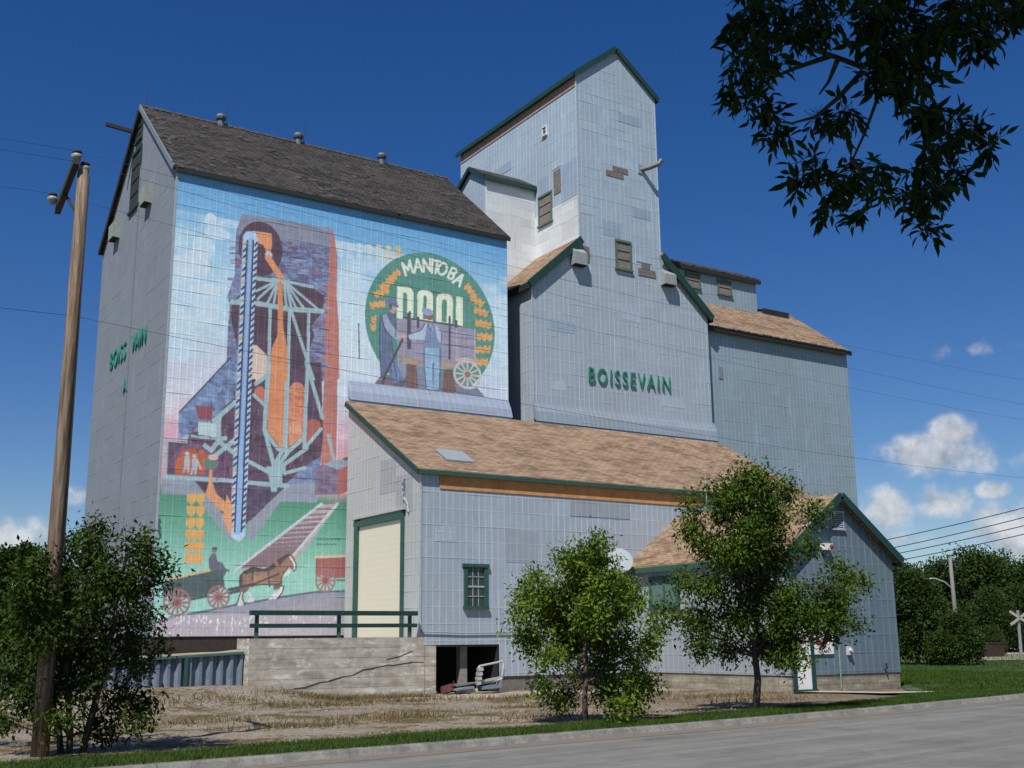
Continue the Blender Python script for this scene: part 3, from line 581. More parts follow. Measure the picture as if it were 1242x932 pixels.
# ---- the mural: paint laid on the siding, one colour per spot of wall, painted shape by shape
MURAL = [
["ellipse", [205, 222, 230], [1.3, 16.63, 0.21, 0.26], 0.75, [170, 205, 228]],
["ellipse", [205, 222, 230], [1.58, 16.16, 0.51, 0.22], 0.75, [170, 205, 228]],
["ellipse", [205, 222, 230], [1.1, 15.54, 0.42, 0.43], 0.75, [170, 205, 228]],
["ellipse", [205, 222, 230], [0.8, 14.79, 0.58, 0.51], 0.75, [170, 205, 228]],
["ellipse", [205, 222, 230], [0.59, 14.07, 0.74, 0.67], 0.75, [170, 205, 228]],
["ellipse", [205, 222, 230], [1.37, 13.51, 0.5, 0.76], 0.75, [170, 205, 228]],
["ellipse", [205, 222, 230], [0.53, 12.04, 0.49, 0.74], 0.75, [170, 205, 228]],
["ellipse", [190, 212, 225], [6.41, 16.65, 0.13, 0.09], 0, 0],
["ellipse", [190, 212, 225], [6.42, 16.42, 0.13, 0.08], 0, 0],
["ellipse", [190, 212, 225], [6.43, 16.2, 0.12, 0.08], 0, 0],
["ellipse", [192, 213, 222], [6.82, 16.69, 0.13, 0.08], 0, 0],
["ellipse", [192, 213, 222], [6.83, 16.47, 0.12, 0.09], 0, 0],
["ellipse", [192, 213, 222], [6.83, 16.24, 0.13, 0.08], 0, 0],
["ellipse", [196, 214, 215], [7.23, 16.74, 0.13, 0.08], 0, 0],
["ellipse", [196, 214, 215], [7.24, 16.51, 0.13, 0.08], 0, 0],
["ellipse", [196, 214, 215], [7.24, 16.29, 0.13, 0.09], 0, 0],
["ellipse", [200, 214, 200], [7.65, 16.79, 0.13, 0.09], 0, 0],
["ellipse", [200, 214, 200], [7.65, 16.56, 0.13, 0.08], 0, 0],
["ellipse", [200, 214, 200], [7.66, 16.33, 0.13, 0.08], 0, 0],
["ellipse", [205, 212, 180], [8.07, 16.84, 0.13, 0.09], 0, 0],
["ellipse", [205, 212, 180], [8.07, 16.61, 0.13, 0.09], 0, 0],
["ellipse", [205, 212, 180], [8.08, 16.38, 0.13, 0.08], 0, 0],
["ellipse", [212, 205, 140], [8.49, 16.89, 0.14, 0.09], 0, 0],
["ellipse", [212, 205, 140], [8.5, 16.66, 0.13, 0.09], 0, 0],
["ellipse", [212, 205, 140], [8.5, 16.43, 0.13, 0.09], 0, 0],
["ellipse", [220, 180, 90], [8.92, 16.94, 0.14, 0.09], 0, 0],
["ellipse", [220, 180, 90], [8.93, 16.71, 0.13, 0.09], 0, 0],
["ellipse", [220, 180, 90], [8.93, 16.47, 0.13, 0.08], 0, 0],
["poly", [182, 108, 96], [5.93, 17.27, 6.12, 17.16, 6.31, 16.12, 6.31, 14.64, 6.44, 13.38, 6.51, 11.31, 5.86, 11.23, 5.82, 14.2], 0.5, [196, 120, 104]],
["poly", [178, 108, 96], [5.9, 11.87, 6.44, 11.94, 6.45, 8.21, 5.86, 7.98, 5.87, 9.7], 0.5, [196, 118, 100]],
["poly", [98, 92, 132], [2.26, 16.29, 2.45, 17.08, 6.03, 17.24, 5.96, 15.14, 5.86, 13.84, 5.88, 11.16, 2.13, 10.73, 2.14, 13.63, 2.04, 13.83, 2.29, 14.7], 0.9, [122, 140, 178]],
["poly", [128, 132, 150], [2.3, 16.29, 2.44, 17.1, 6.09, 17.22, 5.96, 16.48, 4.04, 16.35, 3.03, 16.84, 2.44, 16.23], 0.3, [140, 144, 162]],
["poly", [110, 120, 160], [2.08, 13.71, 2.31, 14.7, 2.77, 14.69, 2.72, 13.72], 0.4, [130, 140, 170]],
["line", [112, 140, 182], [5.4, 11.64, 5.55, 11.65], 0.05, 0],
["line", [86, 70, 110], [5.43, 13.88, 5.74, 13.9], 0.05, 0],
["line", [86, 70, 110], [5.37, 13.93, 5.52, 13.93], 0.05, 0],
["line", [86, 70, 110], [5.45, 15.08, 5.78, 15.1], 0.05, 0],
["line", [86, 70, 110], [5.51, 12.38, 5.67, 12.39], 0.05, 0],
["line", [112, 140, 182], [4.31, 15.79, 4.58, 15.82], 0.05, 0],
["line", [160, 110, 116], [5.44, 13.39, 5.84, 13.41], 0.05, 0],
["line", [112, 140, 182], [5.63, 11.75, 5.92, 11.76], 0.05, 0],
["line", [120, 150, 190], [5.54, 12.18, 5.88, 12.21], 0.05, 0],
["line", [112, 140, 182], [5.24, 12.89, 5.6, 12.91], 0.05, 0],
["line", [160, 110, 116], [4.25, 15.46, 4.46, 15.46], 0.05, 0],
["line", [112, 140, 182], [5.48, 12.17, 5.76, 12.18], 0.05, 0],
["line", [120, 150, 190], [5.58, 14.96, 5.79, 14.96], 0.05, 0],
["line", [120, 150, 190], [5.77, 12.31, 6.09, 12.34], 0.05, 0],
["line", [150, 90, 100], [5.71, 12.22, 5.89, 12.2], 0.05, 0],
["line", [86, 70, 110], [4.41, 16.17, 4.64, 16.2], 0.05, 0],
["line", [86, 70, 110], [4.7, 15.13, 4.98, 15.15], 0.05, 0],
["line", [112, 140, 182], [4.02, 15.82, 4.18, 15.83], 0.05, 0],
["line", [160, 110, 116], [5.46, 13.81, 5.72, 13.84], 0.05, 0],
["line", [120, 150, 190], [5.0, 15.39, 5.23, 15.39], 0.05, 0],
["line", [140, 165, 196], [5.41, 14.91, 5.54, 14.89], 0.05, 0],
["line", [160, 110, 116], [5.34, 12.06, 5.52, 12.06], 0.05, 0],
["line", [120, 150, 190], [4.67, 15.68, 4.97, 15.7], 0.05, 0],
["line", [150, 90, 100], [4.75, 15.53, 4.91, 15.51], 0.05, 0],
["line", [150, 90, 100], [5.57, 12.85, 5.9, 12.87], 0.05, 0],
["line", [120, 150, 190], [5.37, 14.6, 5.51, 14.61], 0.05, 0],
["line", [160, 110, 116], [4.25, 16.19, 4.55, 16.23], 0.05, 0],
["line", [112, 140, 182], [5.31, 14.23, 5.65, 14.25], 0.05, 0],
["line", [120, 150, 190], [5.19, 15.37, 5.41, 15.38], 0.05, 0],
["line", [140, 165, 196], [4.85, 15.33, 5.15, 15.33], 0.05, 0],
["line", [86, 70, 110], [5.37, 11.81, 5.56, 11.81], 0.05, 0],
["line", [112, 140, 182], [5.53, 11.59, 5.89, 11.6], 0.05, 0],
["line", [140, 165, 196], [5.74, 11.71, 6.05, 11.73], 0.05, 0],
["line", [140, 165, 196], [5.55, 14.54, 5.74, 14.54], 0.05, 0],
["line", [112, 140, 182], [5.6, 11.88, 5.93, 11.87], 0.05, 0],
["line", [86, 70, 110], [5.47, 14.61, 5.83, 14.63], 0.05, 0],
["line", [86, 70, 110], [4.04, 15.36, 4.37, 15.39], 0.05, 0],
["line", [140, 165, 196], [4.65, 15.69, 5.05, 15.74], 0.05, 0],
["line", [112, 140, 182], [5.42, 15.07, 5.67, 15.08], 0.05, 0],
["line", [112, 140, 182], [5.76, 12.53, 6.02, 12.54], 0.05, 0],
["line", [120, 150, 190], [5.43, 13.79, 5.67, 13.78], 0.05, 0],
["line", [112, 140, 182], [5.38, 14.46, 5.56, 14.46], 0.05, 0],
["line", [120, 150, 190], [4.65, 16.06, 4.79, 16.06], 0.05, 0],
["line", [86, 70, 110], [4.36, 15.75, 4.73, 15.77], 0.05, 0],
["line", [160, 110, 116], [5.58, 15.98, 5.82, 15.97], 0.05, 0],
["line", [150, 90, 100], [5.74, 12.52, 6.11, 12.53], 0.05, 0],
["line", [112, 140, 182], [5.73, 12.34, 5.88, 12.31], 0.05, 0],
["line", [150, 90, 100], [5.8, 12.76, 6.08, 12.78], 0.05, 0],
["line", [120, 150, 190], [5.24, 14.64, 5.42, 14.62], 0.05, 0],
["line", [160, 110, 116], [5.34, 12.78, 5.53, 12.78], 0.05, 0],
["line", [150, 90, 100], [5.36, 12.68, 5.51, 12.65], 0.05, 0],
["line", [112, 140, 182], [4.22, 15.35, 4.44, 15.34], 0.05, 0],
["line", [160, 110, 116], [5.29, 14.0, 5.62, 14.04], 0.05, 0],
["line", [120, 150, 190], [5.42, 12.68, 5.67, 12.7], 0.05, 0],
["line", [86, 70, 110], [5.27, 16.09, 5.57, 16.11], 0.05, 0],
["line", [112, 140, 182], [5.63, 11.8, 6.02, 11.8], 0.05, 0],
["line", [140, 165, 196], [5.75, 14.01, 6.09, 14.02], 0.05, 0],
["line", [120, 150, 190], [5.72, 15.13, 6.09, 15.17], 0.05, 0],
["line", [160, 110, 116], [5.68, 13.92, 5.89, 13.93], 0.05, 0],
["line", [112, 140, 182], [5.73, 12.64, 5.99, 12.65], 0.05, 0],
["line", [140, 165, 196], [5.58, 12.12, 5.81, 12.11], 0.05, 0],
["line", [112, 140, 182], [5.03, 15.63, 5.16, 15.61], 0.05, 0],
["line", [86, 70, 110], [5.73, 11.75, 6.01, 11.75], 0.05, 0],
["line", [160, 110, 116], [5.54, 14.56, 5.68, 14.55], 0.05, 0],
["line", [140, 165, 196], [5.22, 11.51, 5.38, 11.5], 0.05, 0],
["line", [86, 70, 110], [5.65, 12.25, 5.88, 12.26], 0.05, 0],
["line", [112, 140, 182], [5.51, 12.41, 5.82, 12.41], 0.05, 0],
["line", [112, 140, 182], [5.67, 13.14, 5.89, 13.16], 0.05, 0],
["line", [160, 110, 116], [5.44, 14.61, 5.62, 14.62], 0.05, 0],
["line", [86, 70, 110], [4.35, 16.11, 4.69, 16.14], 0.05, 0],
["line", [86, 70, 110], [5.47, 12.24, 5.72, 12.24], 0.05, 0],
["line", [160, 110, 116], [5.47, 13.16, 5.87, 13.2], 0.05, 0],
["line", [140, 165, 196], [5.28, 13.07, 5.54, 13.08], 0.05, 0],
["line", [120, 150, 190], [5.39, 12.88, 5.66, 12.9], 0.05, 0],
["line", [120, 150, 190], [5.45, 13.1, 5.76, 13.12], 0.05, 0],
["line", [150, 90, 100], [5.52, 15.44, 5.65, 15.44], 0.05, 0],
["line", [150, 90, 100], [5.44, 14.83, 5.84, 14.85], 0.05, 0],
["line", [112, 140, 182], [5.31, 13.52, 5.52, 13.54], 0.05, 0],
["line", [120, 150, 190], [5.29, 14.81, 5.68, 14.86], 0.05, 0],
["line", [160, 110, 116], [5.69, 15.99, 5.88, 15.97], 0.05, 0],
["line", [86, 70, 110], [5.38, 12.34, 5.76, 12.36], 0.05, 0],
["line", [112, 140, 182], [4.16, 15.46, 4.5, 15.48], 0.05, 0],
["line", [86, 70, 110], [5.3, 11.76, 5.61, 11.78], 0.05, 0],
["line", [150, 90, 100], [5.17, 15.37, 5.38, 15.37], 0.05, 0],
["line", [150, 90, 100], [4.47, 15.44, 4.7, 15.44], 0.05, 0],
["line", [86, 70, 110], [5.58, 13.83, 5.94, 13.84], 0.05, 0],
["line", [150, 90, 100], [5.17, 15.31, 5.53, 15.34], 0.05, 0],
["line", [86, 70, 110], [5.57, 12.55, 5.75, 12.53], 0.05, 0],
["line", [160, 110, 116], [5.55, 11.93, 5.91, 11.94], 0.05, 0],
["line", [140, 165, 196], [5.58, 14.12, 5.88, 14.13], 0.05, 0],
["line", [140, 165, 196], [4.76, 15.19, 5.06, 15.23], 0.05, 0],
["line", [112, 140, 182], [4.34, 15.12, 4.65, 15.13], 0.05, 0],
["line", [140, 165, 196], [4.5, 15.61, 4.65, 15.61], 0.05, 0],
["line", [86, 70, 110], [5.66, 13.15, 6.03, 13.15], 0.05, 0],
["line", [86, 70, 110], [5.37, 12.58, 5.69, 12.57], 0.05, 0],
["line", [150, 90, 100], [2.62, 13.91, 2.87, 13.92], 0.05, 0],
["line", [120, 150, 190], [2.75, 11.26, 2.88, 11.26], 0.05, 0],
["line", [140, 165, 196], [2.58, 12.59, 2.8, 12.59], 0.05, 0],
["line", [150, 90, 100], [2.48, 12.94, 2.62, 12.93], 0.05, 0],
["line", [120, 150, 190], [2.04, 15.66, 2.32, 15.7], 0.05, 0],
["line", [140, 165, 196], [2.28, 13.99, 2.64, 14.01], 0.05, 0],
["line", [140, 165, 196], [2.76, 12.38, 3.04, 12.37], 0.05, 0],
["line", [86, 70, 110], [2.69, 13.61, 2.97, 13.63], 0.05, 0],
["line", [112, 140, 182], [2.7, 11.23, 2.84, 11.2], 0.05, 0],
["line", [160, 110, 116], [2.59, 11.41, 2.84, 11.39], 0.05, 0],
["line", [160, 110, 116], [2.11, 15.24, 2.36, 15.25], 0.05, 0],
["line", [160, 110, 116], [2.72, 12.38, 2.99, 12.39], 0.05, 0],
["line", [140, 165, 196], [2.17, 13.16, 2.34, 13.14], 0.05, 0],
["line", [160, 110, 116], [2.63, 14.18, 2.77, 14.17], 0.05, 0],
["line", [120, 150, 190], [2.61, 15.56, 2.88, 15.57], 0.05, 0],
["line", [112, 140, 182], [2.52, 13.77, 2.88, 13.79], 0.05, 0],
["line", [140, 165, 196], [2.04, 15.49, 2.18, 15.49], 0.05, 0],
["line", [112, 140, 182], [2.37, 14.98, 2.62, 14.99], 0.05, 0],
["line", [86, 70, 110], [2.53, 13.77, 2.66, 13.77], 0.05, 0],
["line", [160, 110, 116], [2.17, 13.34, 2.3, 13.35], 0.05, 0],
["line", [150, 90, 100], [2.5, 14.65, 2.65, 14.63], 0.05, 0],
["line", [112, 140, 182], [2.35, 13.68, 2.69, 13.73], 0.05, 0],
["line", [140, 165, 196], [2.16, 13.66, 2.45, 13.66], 0.05, 0],
["line", [86, 70, 110], [2.28, 15.31, 2.52, 15.31], 0.05, 0],
["line", [150, 90, 100], [2.28, 15.23, 2.58, 15.27], 0.05, 0],
["line", [112, 140, 182], [2.24, 12.92, 2.58, 12.93], 0.05, 0],
["line", [140, 165, 196], [2.23, 13.33, 2.6, 13.36], 0.05, 0],
["line", [160, 110, 116], [2.6, 13.46, 2.94, 13.48], 0.05, 0],
["line", [86, 70, 110], [2.48, 15.22, 2.84, 15.24], 0.05, 0],
["line", [120, 150, 190], [2.61, 14.83, 2.9, 14.85], 0.05, 0],
["line", [150, 90, 100], [2.66, 13.29, 2.89, 13.3], 0.05, 0],
["line", [86, 70, 110], [2.12, 13.69, 2.36, 13.7], 0.05, 0],
["line", [150, 90, 100], [2.32, 11.55, 2.67, 11.56], 0.05, 0],
["line", [160, 110, 116], [2.17, 13.14, 2.38, 13.13], 0.05, 0],
["line", [112, 140, 182], [2.05, 14.55, 2.26, 14.55], 0.05, 0],
["line", [86, 70, 110], [2.11, 15.5, 2.47, 15.55], 0.05, 0],
["line", [150, 90, 100], [2.15, 12.37, 2.35, 12.37], 0.05, 0],
["line", [140, 165, 196], [2.79, 11.88, 3.12, 11.88], 0.05, 0],
["line", [112, 140, 182], [2.23, 15.43, 2.59, 15.47], 0.05, 0],
["line", [86, 70, 110], [2.3, 12.83, 2.42, 12.84], 0.05, 0],
["line", [160, 110, 116], [2.54, 14.36, 2.73, 14.34], 0.05, 0],
["line", [160, 110, 116], [2.77, 11.68, 2.98, 11.68], 0.05, 0],
["line", [112, 140, 182], [2.6, 14.34, 2.89, 14.37], 0.05, 0],
["line", [150, 90, 100], [2.05, 14.5, 2.31, 14.5], 0.05, 0],
["line", [120, 150, 190], [2.56, 14.46, 2.76, 14.46], 0.05, 0],
["line", [150, 90, 100], [2.14, 15.14, 2.45, 15.15], 0.05, 0],
["line", [112, 140, 182], [2.12, 14.49, 2.49, 14.54], 0.05, 0],
["line", [112, 140, 182], [2.76, 12.54, 3.11, 12.57], 0.05, 0],
["line", [112, 140, 182], [2.48, 11.15, 2.66, 11.14], 0.05, 0],
["line", [140, 165, 196], [2.58, 12.05, 2.92, 12.06], 0.05, 0],
["line", [150, 90, 100], [2.76, 12.27, 3.1, 12.29], 0.05, 0],
["line", [150, 90, 100], [2.36, 14.53, 2.64, 14.54], 0.05, 0],
["line", [112, 140, 182], [2.81, 11.33, 3.16, 11.33], 0.05, 0],
["line", [150, 90, 100], [2.11, 15.74, 2.27, 15.74], 0.05, 0],
["line", [140, 165, 196], [2.09, 14.19, 2.35, 14.2], 0.05, 0],
["poly", [96, 104, 142], [0.55, 9.44, 2.26, 11.59, 2.96, 11.73, 2.89, 10.83, 2.54, 10.24, 1.7, 9.13, 0.88, 8.63, 0.57, 8.5], 0.9, [118, 150, 190]],
["poly", [100, 120, 165], [0.53, 9.39, 1.15, 10.1, 2.53, 10.24, 2.19, 9.89, 1.8, 9.54, 1.72, 9.27, 0.85, 9.18, 0.82, 8.62, 0.59, 8.49], 0.9, [125, 158, 196]],
["line", [60, 50, 70], [0.55, 9.44, 2.26, 11.59], 0.05, 0],
["ellipse", [72, 46, 66], [3.23, 15.89, 0.85, 1.05], 0.4, [88, 56, 80]],
["poly", [72, 46, 66], [3.11, 14.84, 5.25, 14.76, 5.82, 14.47, 5.76, 13.83, 5.32, 13.22, 5.46, 12.84, 5.27, 12.33, 5.26, 11.09, 2.93, 10.83, 2.49, 12.05, 2.19, 13.12, 2.22, 13.64, 2.7, 14.24], 0.7, [92, 60, 82]],
["poly", [72, 46, 66], [0.21, 8.39, 0.91, 8.45, 0.87, 8.73, 2.01, 9.05, 2.1, 9.76, 2.63, 10.31, 2.94, 10.84, 3.42, 11.56, 5.77, 11.85, 5.91, 9.01, 5.84, 8.11, 5.72, 7.38, 4.56, 7.14, 3.16, 5.72, 2.51, 5.64, 1.06, 7.12, 0.25, 7.22], 0.8, [96, 66, 92]],
["poly", [100, 108, 150], [4.45, 7.13, 5.23, 7.9, 5.87, 8.33, 5.72, 7.32], 0.9, [120, 140, 180]],
["poly", [150, 60, 62], [1.08, 9.73, 1.74, 9.76, 1.68, 9.26, 1.22, 9.26], 0.5, [120, 70, 90]],
["poly", [92, 56, 80], [0.21, 8.38, 0.89, 8.44, 0.88, 8.6, 2.47, 8.63, 2.49, 7.22, 0.23, 7.24], 0.8, [110, 70, 110]],
["ellipse", [120, 84, 120], [1.19, 7.74, 0.8, 0.65], 0.7, [98, 62, 92]],
["poly", [176, 84, 40], [0.53, 7.26, 0.5, 7.69, 0.69, 8.09, 1.07, 8.25, 1.42, 8.19, 1.7, 7.95, 1.51, 7.33], 0.6, [196, 104, 48]],
["poly", [138, 148, 162], [0.08, 7.22, 2.38, 7.27, 2.61, 7.12, 2.75, 5.18, 2.53, 5.12, 1.19, 6.59, 0.11, 6.59], 0.2, [148, 158, 170]],
["poly", [138, 146, 164], [3.18, 5.1, 3.35, 5.15, 4.35, 6.56, 5.74, 6.6, 5.72, 7.34, 4.56, 7.19, 3.16, 5.78], 0.2, [150, 156, 172]],
["poly", [72, 46, 66], [1.14, 7.15, 2.66, 7.18, 2.65, 6.07, 2.41, 5.85], 0.7, [100, 64, 92]],
["poly", [70, 50, 78], [3.08, 7.15, 4.56, 7.16, 3.21, 5.78], 0.7, [98, 78, 110]],
["poly", [150, 182, 188], [0.12, 8.45, 0.83, 8.4, 0.81, 8.7, 1.98, 8.65, 1.97, 8.58, 0.88, 8.6, 0.89, 8.38, 0.22, 8.37, 0.22, 7.24, 0.15, 7.23], 0, 0],
["line", [150, 182, 188], [0.15, 7.17, 2.49, 7.18], 0.144, 0],
["line", [150, 182, 188], [3.08, 7.15, 4.0, 7.16], 0.13, 0],
["line", [150, 182, 188], [3.15, 7.15, 4.56, 7.14], 0.144, 0],
["line", [96, 70, 104], [4.52, 9.03, 4.53, 8.83], 0.05, 0],
["line", [50, 34, 56], [2.8, 7.54, 2.81, 7.33], 0.05, 0],
["line", [120, 76, 92], [3.18, 8.24, 3.2, 8.09], 0.05, 0],
["line", [50, 34, 56], [2.88, 7.93, 2.87, 7.75], 0.05, 0],
["line", [96, 70, 104], [5.46, 8.13, 5.49, 7.96], 0.05, 0],
["line", [58, 36, 58], [2.62, 9.69, 2.64, 9.48], 0.05, 0],
["line", [134, 96, 110], [2.8, 8.94, 2.8, 8.79], 0.05, 0],
["line", [96, 70, 104], [1.92, 8.73, 1.91, 8.64], 0.05, 0],
["line", [96, 70, 104], [4.34, 8.3, 4.37, 8.07], 0.05, 0],
["line", [96, 70, 104], [3.92, 8.92, 3.93, 8.7], 0.05, 0],
["line", [120, 76, 92], [1.05, 8.27, 1.05, 8.19], 0.05, 0],
["line", [120, 76, 92], [4.23, 9.09, 4.26, 8.91], 0.05, 0],
["line", [120, 76, 92], [1.49, 8.23, 1.49, 8.1], 0.05, 0],
["line", [50, 34, 56], [2.16, 8.03, 2.14, 7.85], 0.05, 0],
["line", [120, 76, 92], [4.19, 8.3, 4.16, 8.15], 0.05, 0],
["line", [120, 76, 92], [5.59, 9.67, 5.59, 9.48], 0.05, 0],
["line", [134, 96, 110], [2.46, 7.62, 2.45, 7.39], 0.05, 0],
["line", [120, 76, 92], [1.74, 8.87, 1.74, 8.77], 0.05, 0],
["line", [134, 96, 110], [4.82, 7.89, 4.79, 7.82], 0.05, 0],
["line", [96, 70, 104], [4.46, 10.89, 4.44, 10.81], 0.05, 0],
["line", [50, 34, 56], [5.03, 10.79, 5.04, 10.7], 0.05, 0],
["line", [120, 76, 92], [5.41, 9.33, 5.43, 9.16], 0.05, 0],
["line", [58, 36, 58], [2.19, 8.83, 2.16, 8.7], 0.05, 0],
["line", [96, 70, 104], [4.93, 9.39, 4.91, 9.31], 0.05, 0],
["line", [120, 76, 92], [2.83, 10.65, 2.83, 10.49], 0.05, 0],
["line", [120, 76, 92], [2.05, 9.32, 2.03, 9.12], 0.05, 0],
["line", [58, 36, 58], [4.9, 8.6, 4.93, 8.47], 0.05, 0],
["line", [134, 96, 110], [4.05, 9.14, 4.05, 9.02], 0.05, 0],
["line", [120, 76, 92], [2.27, 9.12, 2.29, 9.04], 0.05, 0],
["line", [50, 34, 56], [1.21, 8.8, 1.18, 8.71], 0.05, 0],
["line", [96, 70, 104], [4.99, 10.68, 4.99, 10.53], 0.05, 0],
["line", [58, 36, 58], [1.76, 9.7, 1.76, 9.61], 0.05, 0],
["line", [58, 36, 58], [3.74, 9.68, 3.73, 9.58], 0.05, 0],
["line", [120, 76, 92], [2.69, 9.76, 2.67, 9.53], 0.05, 0],
["line", [50, 34, 56], [4.12, 9.01, 4.1, 8.91], 0.05, 0],
["line", [58, 36, 58], [5.54, 10.77, 5.55, 10.54], 0.05, 0],
["line", [134, 96, 110], [1.69, 8.68, 1.69, 8.51], 0.05, 0],
["line", [120, 76, 92], [5.16, 9.58, 5.14, 9.51], 0.05, 0],
["line", [96, 70, 104], [4.07, 10.58, 4.06, 10.43], 0.05, 0],
["line", [120, 76, 92], [2.8, 10.49, 2.79, 10.28], 0.05, 0],
["line", [134, 96, 110], [5.11, 8.3, 5.11, 8.16], 0.05, 0],
["line", [96, 70, 104], [3.6, 7.8, 3.62, 7.66], 0.05, 0],
["line", [134, 96, 110], [2.06, 8.94, 2.06, 8.73], 0.05, 0],
["line", [96, 70, 104], [3.54, 9.68, 3.56, 9.55], 0.05, 0],
["line", [120, 76, 92], [1.68, 9.61, 1.67, 9.5], 0.05, 0],
["line", [134, 96, 110], [1.5, 8.54, 1.53, 8.46], 0.05, 0],
["line", [134, 96, 110], [1.77, 8.76, 1.76, 8.69], 0.05, 0],
["line", [134, 96, 110], [2.09, 10.04, 2.13, 9.85], 0.05, 0],
["line", [120, 76, 92], [4.74, 8.22, 4.76, 8.02], 0.05, 0],
["line", [96, 70, 104], [2.11, 8.43, 2.13, 8.21], 0.05, 0],
["line", [58, 36, 58], [5.4, 9.3, 5.41, 9.16], 0.05, 0],
["line", [50, 34, 56], [0.97, 9.12, 0.99, 9.06], 0.05, 0],
["line", [134, 96, 110], [1.99, 7.29, 1.98, 7.16], 0.05, 0],
["line", [134, 96, 110], [5.28, 10.95, 5.3, 10.71], 0.05, 0],
["line", [96, 70, 104], [1.66, 9.93, 1.65, 9.7], 0.05, 0],
["line", [96, 70, 104], [4.17, 7.75, 4.15, 7.59], 0.05, 0],
["line", [50, 34, 56], [4.51, 10.75, 4.53, 10.62], 0.05, 0],
["line", [96, 70, 104], [1.06, 8.93, 1.08, 8.76], 0.05, 0],
["line", [96, 70, 104], [4.71, 9.03, 4.7, 8.95], 0.05, 0],
["line", [96, 70, 104], [5.13, 9.87, 5.14, 9.71], 0.05, 0],
["line", [96, 70, 104], [3.31, 8.24, 3.32, 8.08], 0.05, 0],
["line", [134, 96, 110], [3.83, 7.63, 3.82, 7.44], 0.05, 0],
["line", [50, 34, 56], [5.69, 7.65, 5.7, 7.42], 0.05, 0],
["line", [50, 34, 56], [2.45, 10.38, 2.48, 10.22], 0.05, 0],
["line", [120, 76, 92], [4.35, 9.46, 4.34, 9.27], 0.05, 0],
["line", [120, 76, 92], [1.38, 9.54, 1.42, 9.34], 0.05, 0],
["line", [134, 96, 110], [4.19, 9.06, 4.22, 8.95], 0.05, 0],
["line", [120, 76, 92], [4.63, 8.65, 4.63, 8.55], 0.05, 0],
["line", [134, 96, 110], [2.75, 9.72, 2.77, 9.51], 0.05, 0],
["line", [50, 34, 56], [3.75, 9.7, 3.78, 9.61], 0.05, 0],
["line", [134, 96, 110], [5.16, 7.95, 5.16, 7.86], 0.05, 0],
["line", [134, 96, 110], [5.09, 8.19, 5.09, 8.09], 0.05, 0],
["line", [120, 76, 92], [3.3, 9.02, 3.28, 8.78], 0.05, 0],
["line", [50, 34, 56], [3.33, 9.86, 3.33, 9.7], 0.05, 0],
["line", [58, 36, 58], [1.65, 9.09, 1.63, 8.93], 0.05, 0],
["line", [96, 70, 104], [4.61, 10.17, 4.62, 10.01], 0.05, 0],
["line", [96, 70, 104], [5.48, 9.84, 5.48, 9.7], 0.05, 0],
["line", [120, 76, 92], [3.37, 7.55, 3.39, 7.45], 0.05, 0],
["line", [96, 70, 104], [3.74, 7.48, 3.77, 7.3], 0.05, 0],
["line", [58, 36, 58], [5.48, 8.47, 5.51, 8.27], 0.05, 0],
["line", [58, 36, 58], [2.53, 10.5, 2.57, 10.33], 0.05, 0],
["line", [50, 34, 56], [3.2, 8.37, 3.19, 8.21], 0.05, 0],
["line", [96, 70, 104], [5.42, 8.12, 5.39, 8.0], 0.05, 0],
["line", [134, 96, 110], [0.96, 8.67, 0.96, 8.49], 0.05, 0],
["line", [96, 70, 104], [4.13, 8.45, 4.17, 8.35], 0.05, 0],
["line", [58, 36, 58], [2.75, 7.96, 2.73, 7.87], 0.05, 0],
["line", [120, 76, 92], [2.32, 7.96, 2.32, 7.9], 0.05, 0],
["line", [134, 96, 110], [2.18, 8.98, 2.17, 8.8], 0.05, 0],
["line", [134, 96, 110], [1.87, 8.24, 1.87, 8.02], 0.05, 0],
["line", [96, 70, 104], [3.73, 8.58, 3.72, 8.38], 0.05, 0],
["line", [50, 34, 56], [3.75, 9.07, 3.78, 8.95], 0.05, 0],
["line", [120, 76, 92], [2.2, 8.89, 2.19, 8.71], 0.05, 0],
["line", [50, 34, 56], [1.69, 9.28, 1.72, 9.17], 0.05, 0],
["line", [50, 34, 56], [1.45, 8.36, 1.45, 8.28], 0.05, 0],
["line", [50, 34, 56], [2.72, 7.82, 2.75, 7.71], 0.05, 0],
["line", [96, 70, 104], [1.98, 9.28, 1.99, 9.09], 0.05, 0],
["line", [58, 36, 58], [5.49, 11.02, 5.52, 10.95], 0.05, 0],
["line", [58, 36, 58], [4.31, 9.99, 4.35, 9.89], 0.05, 0],
["line", [58, 36, 58], [4.17, 10.15, 4.19, 9.92], 0.05, 0],
["line", [50, 34, 56], [1.23, 8.2, 1.25, 8.09], 0.05, 0],
["line", [120, 76, 92], [4.21, 8.05, 4.21, 7.87], 0.05, 0],
["line", [96, 70, 104], [4.05, 10.38, 4.03, 10.16], 0.05, 0],
["line", [120, 76, 92], [2.37, 10.46, 2.38, 10.27], 0.05, 0],
["line", [58, 36, 58], [3.76, 7.98, 3.78, 7.77], 0.05, 0],
["line", [134, 96, 110], [0.99, 8.52, 1.01, 8.29], 0.05, 0],
["line", [50, 34, 56], [2.35, 7.67, 2.37, 7.49], 0.05, 0],
["line", [50, 34, 56], [4.2, 10.59, 4.19, 10.42], 0.05, 0],
["line", [50, 34, 56], [4.49, 10.09, 4.51, 9.95], 0.05, 0],
["line", [96, 70, 104], [4.56, 9.48, 4.53, 9.37], 0.05, 0],
["line", [50, 34, 56], [5.2, 8.61, 5.18, 8.38], 0.05, 0],
["line", [134, 96, 110], [0.93, 8.58, 0.92, 8.51], 0.05, 0],
["line", [134, 96, 110], [2.26, 8.82, 2.27, 8.62], 0.05, 0],
["line", [134, 96, 110], [2.61, 8.25, 2.61, 8.08], 0.05, 0],
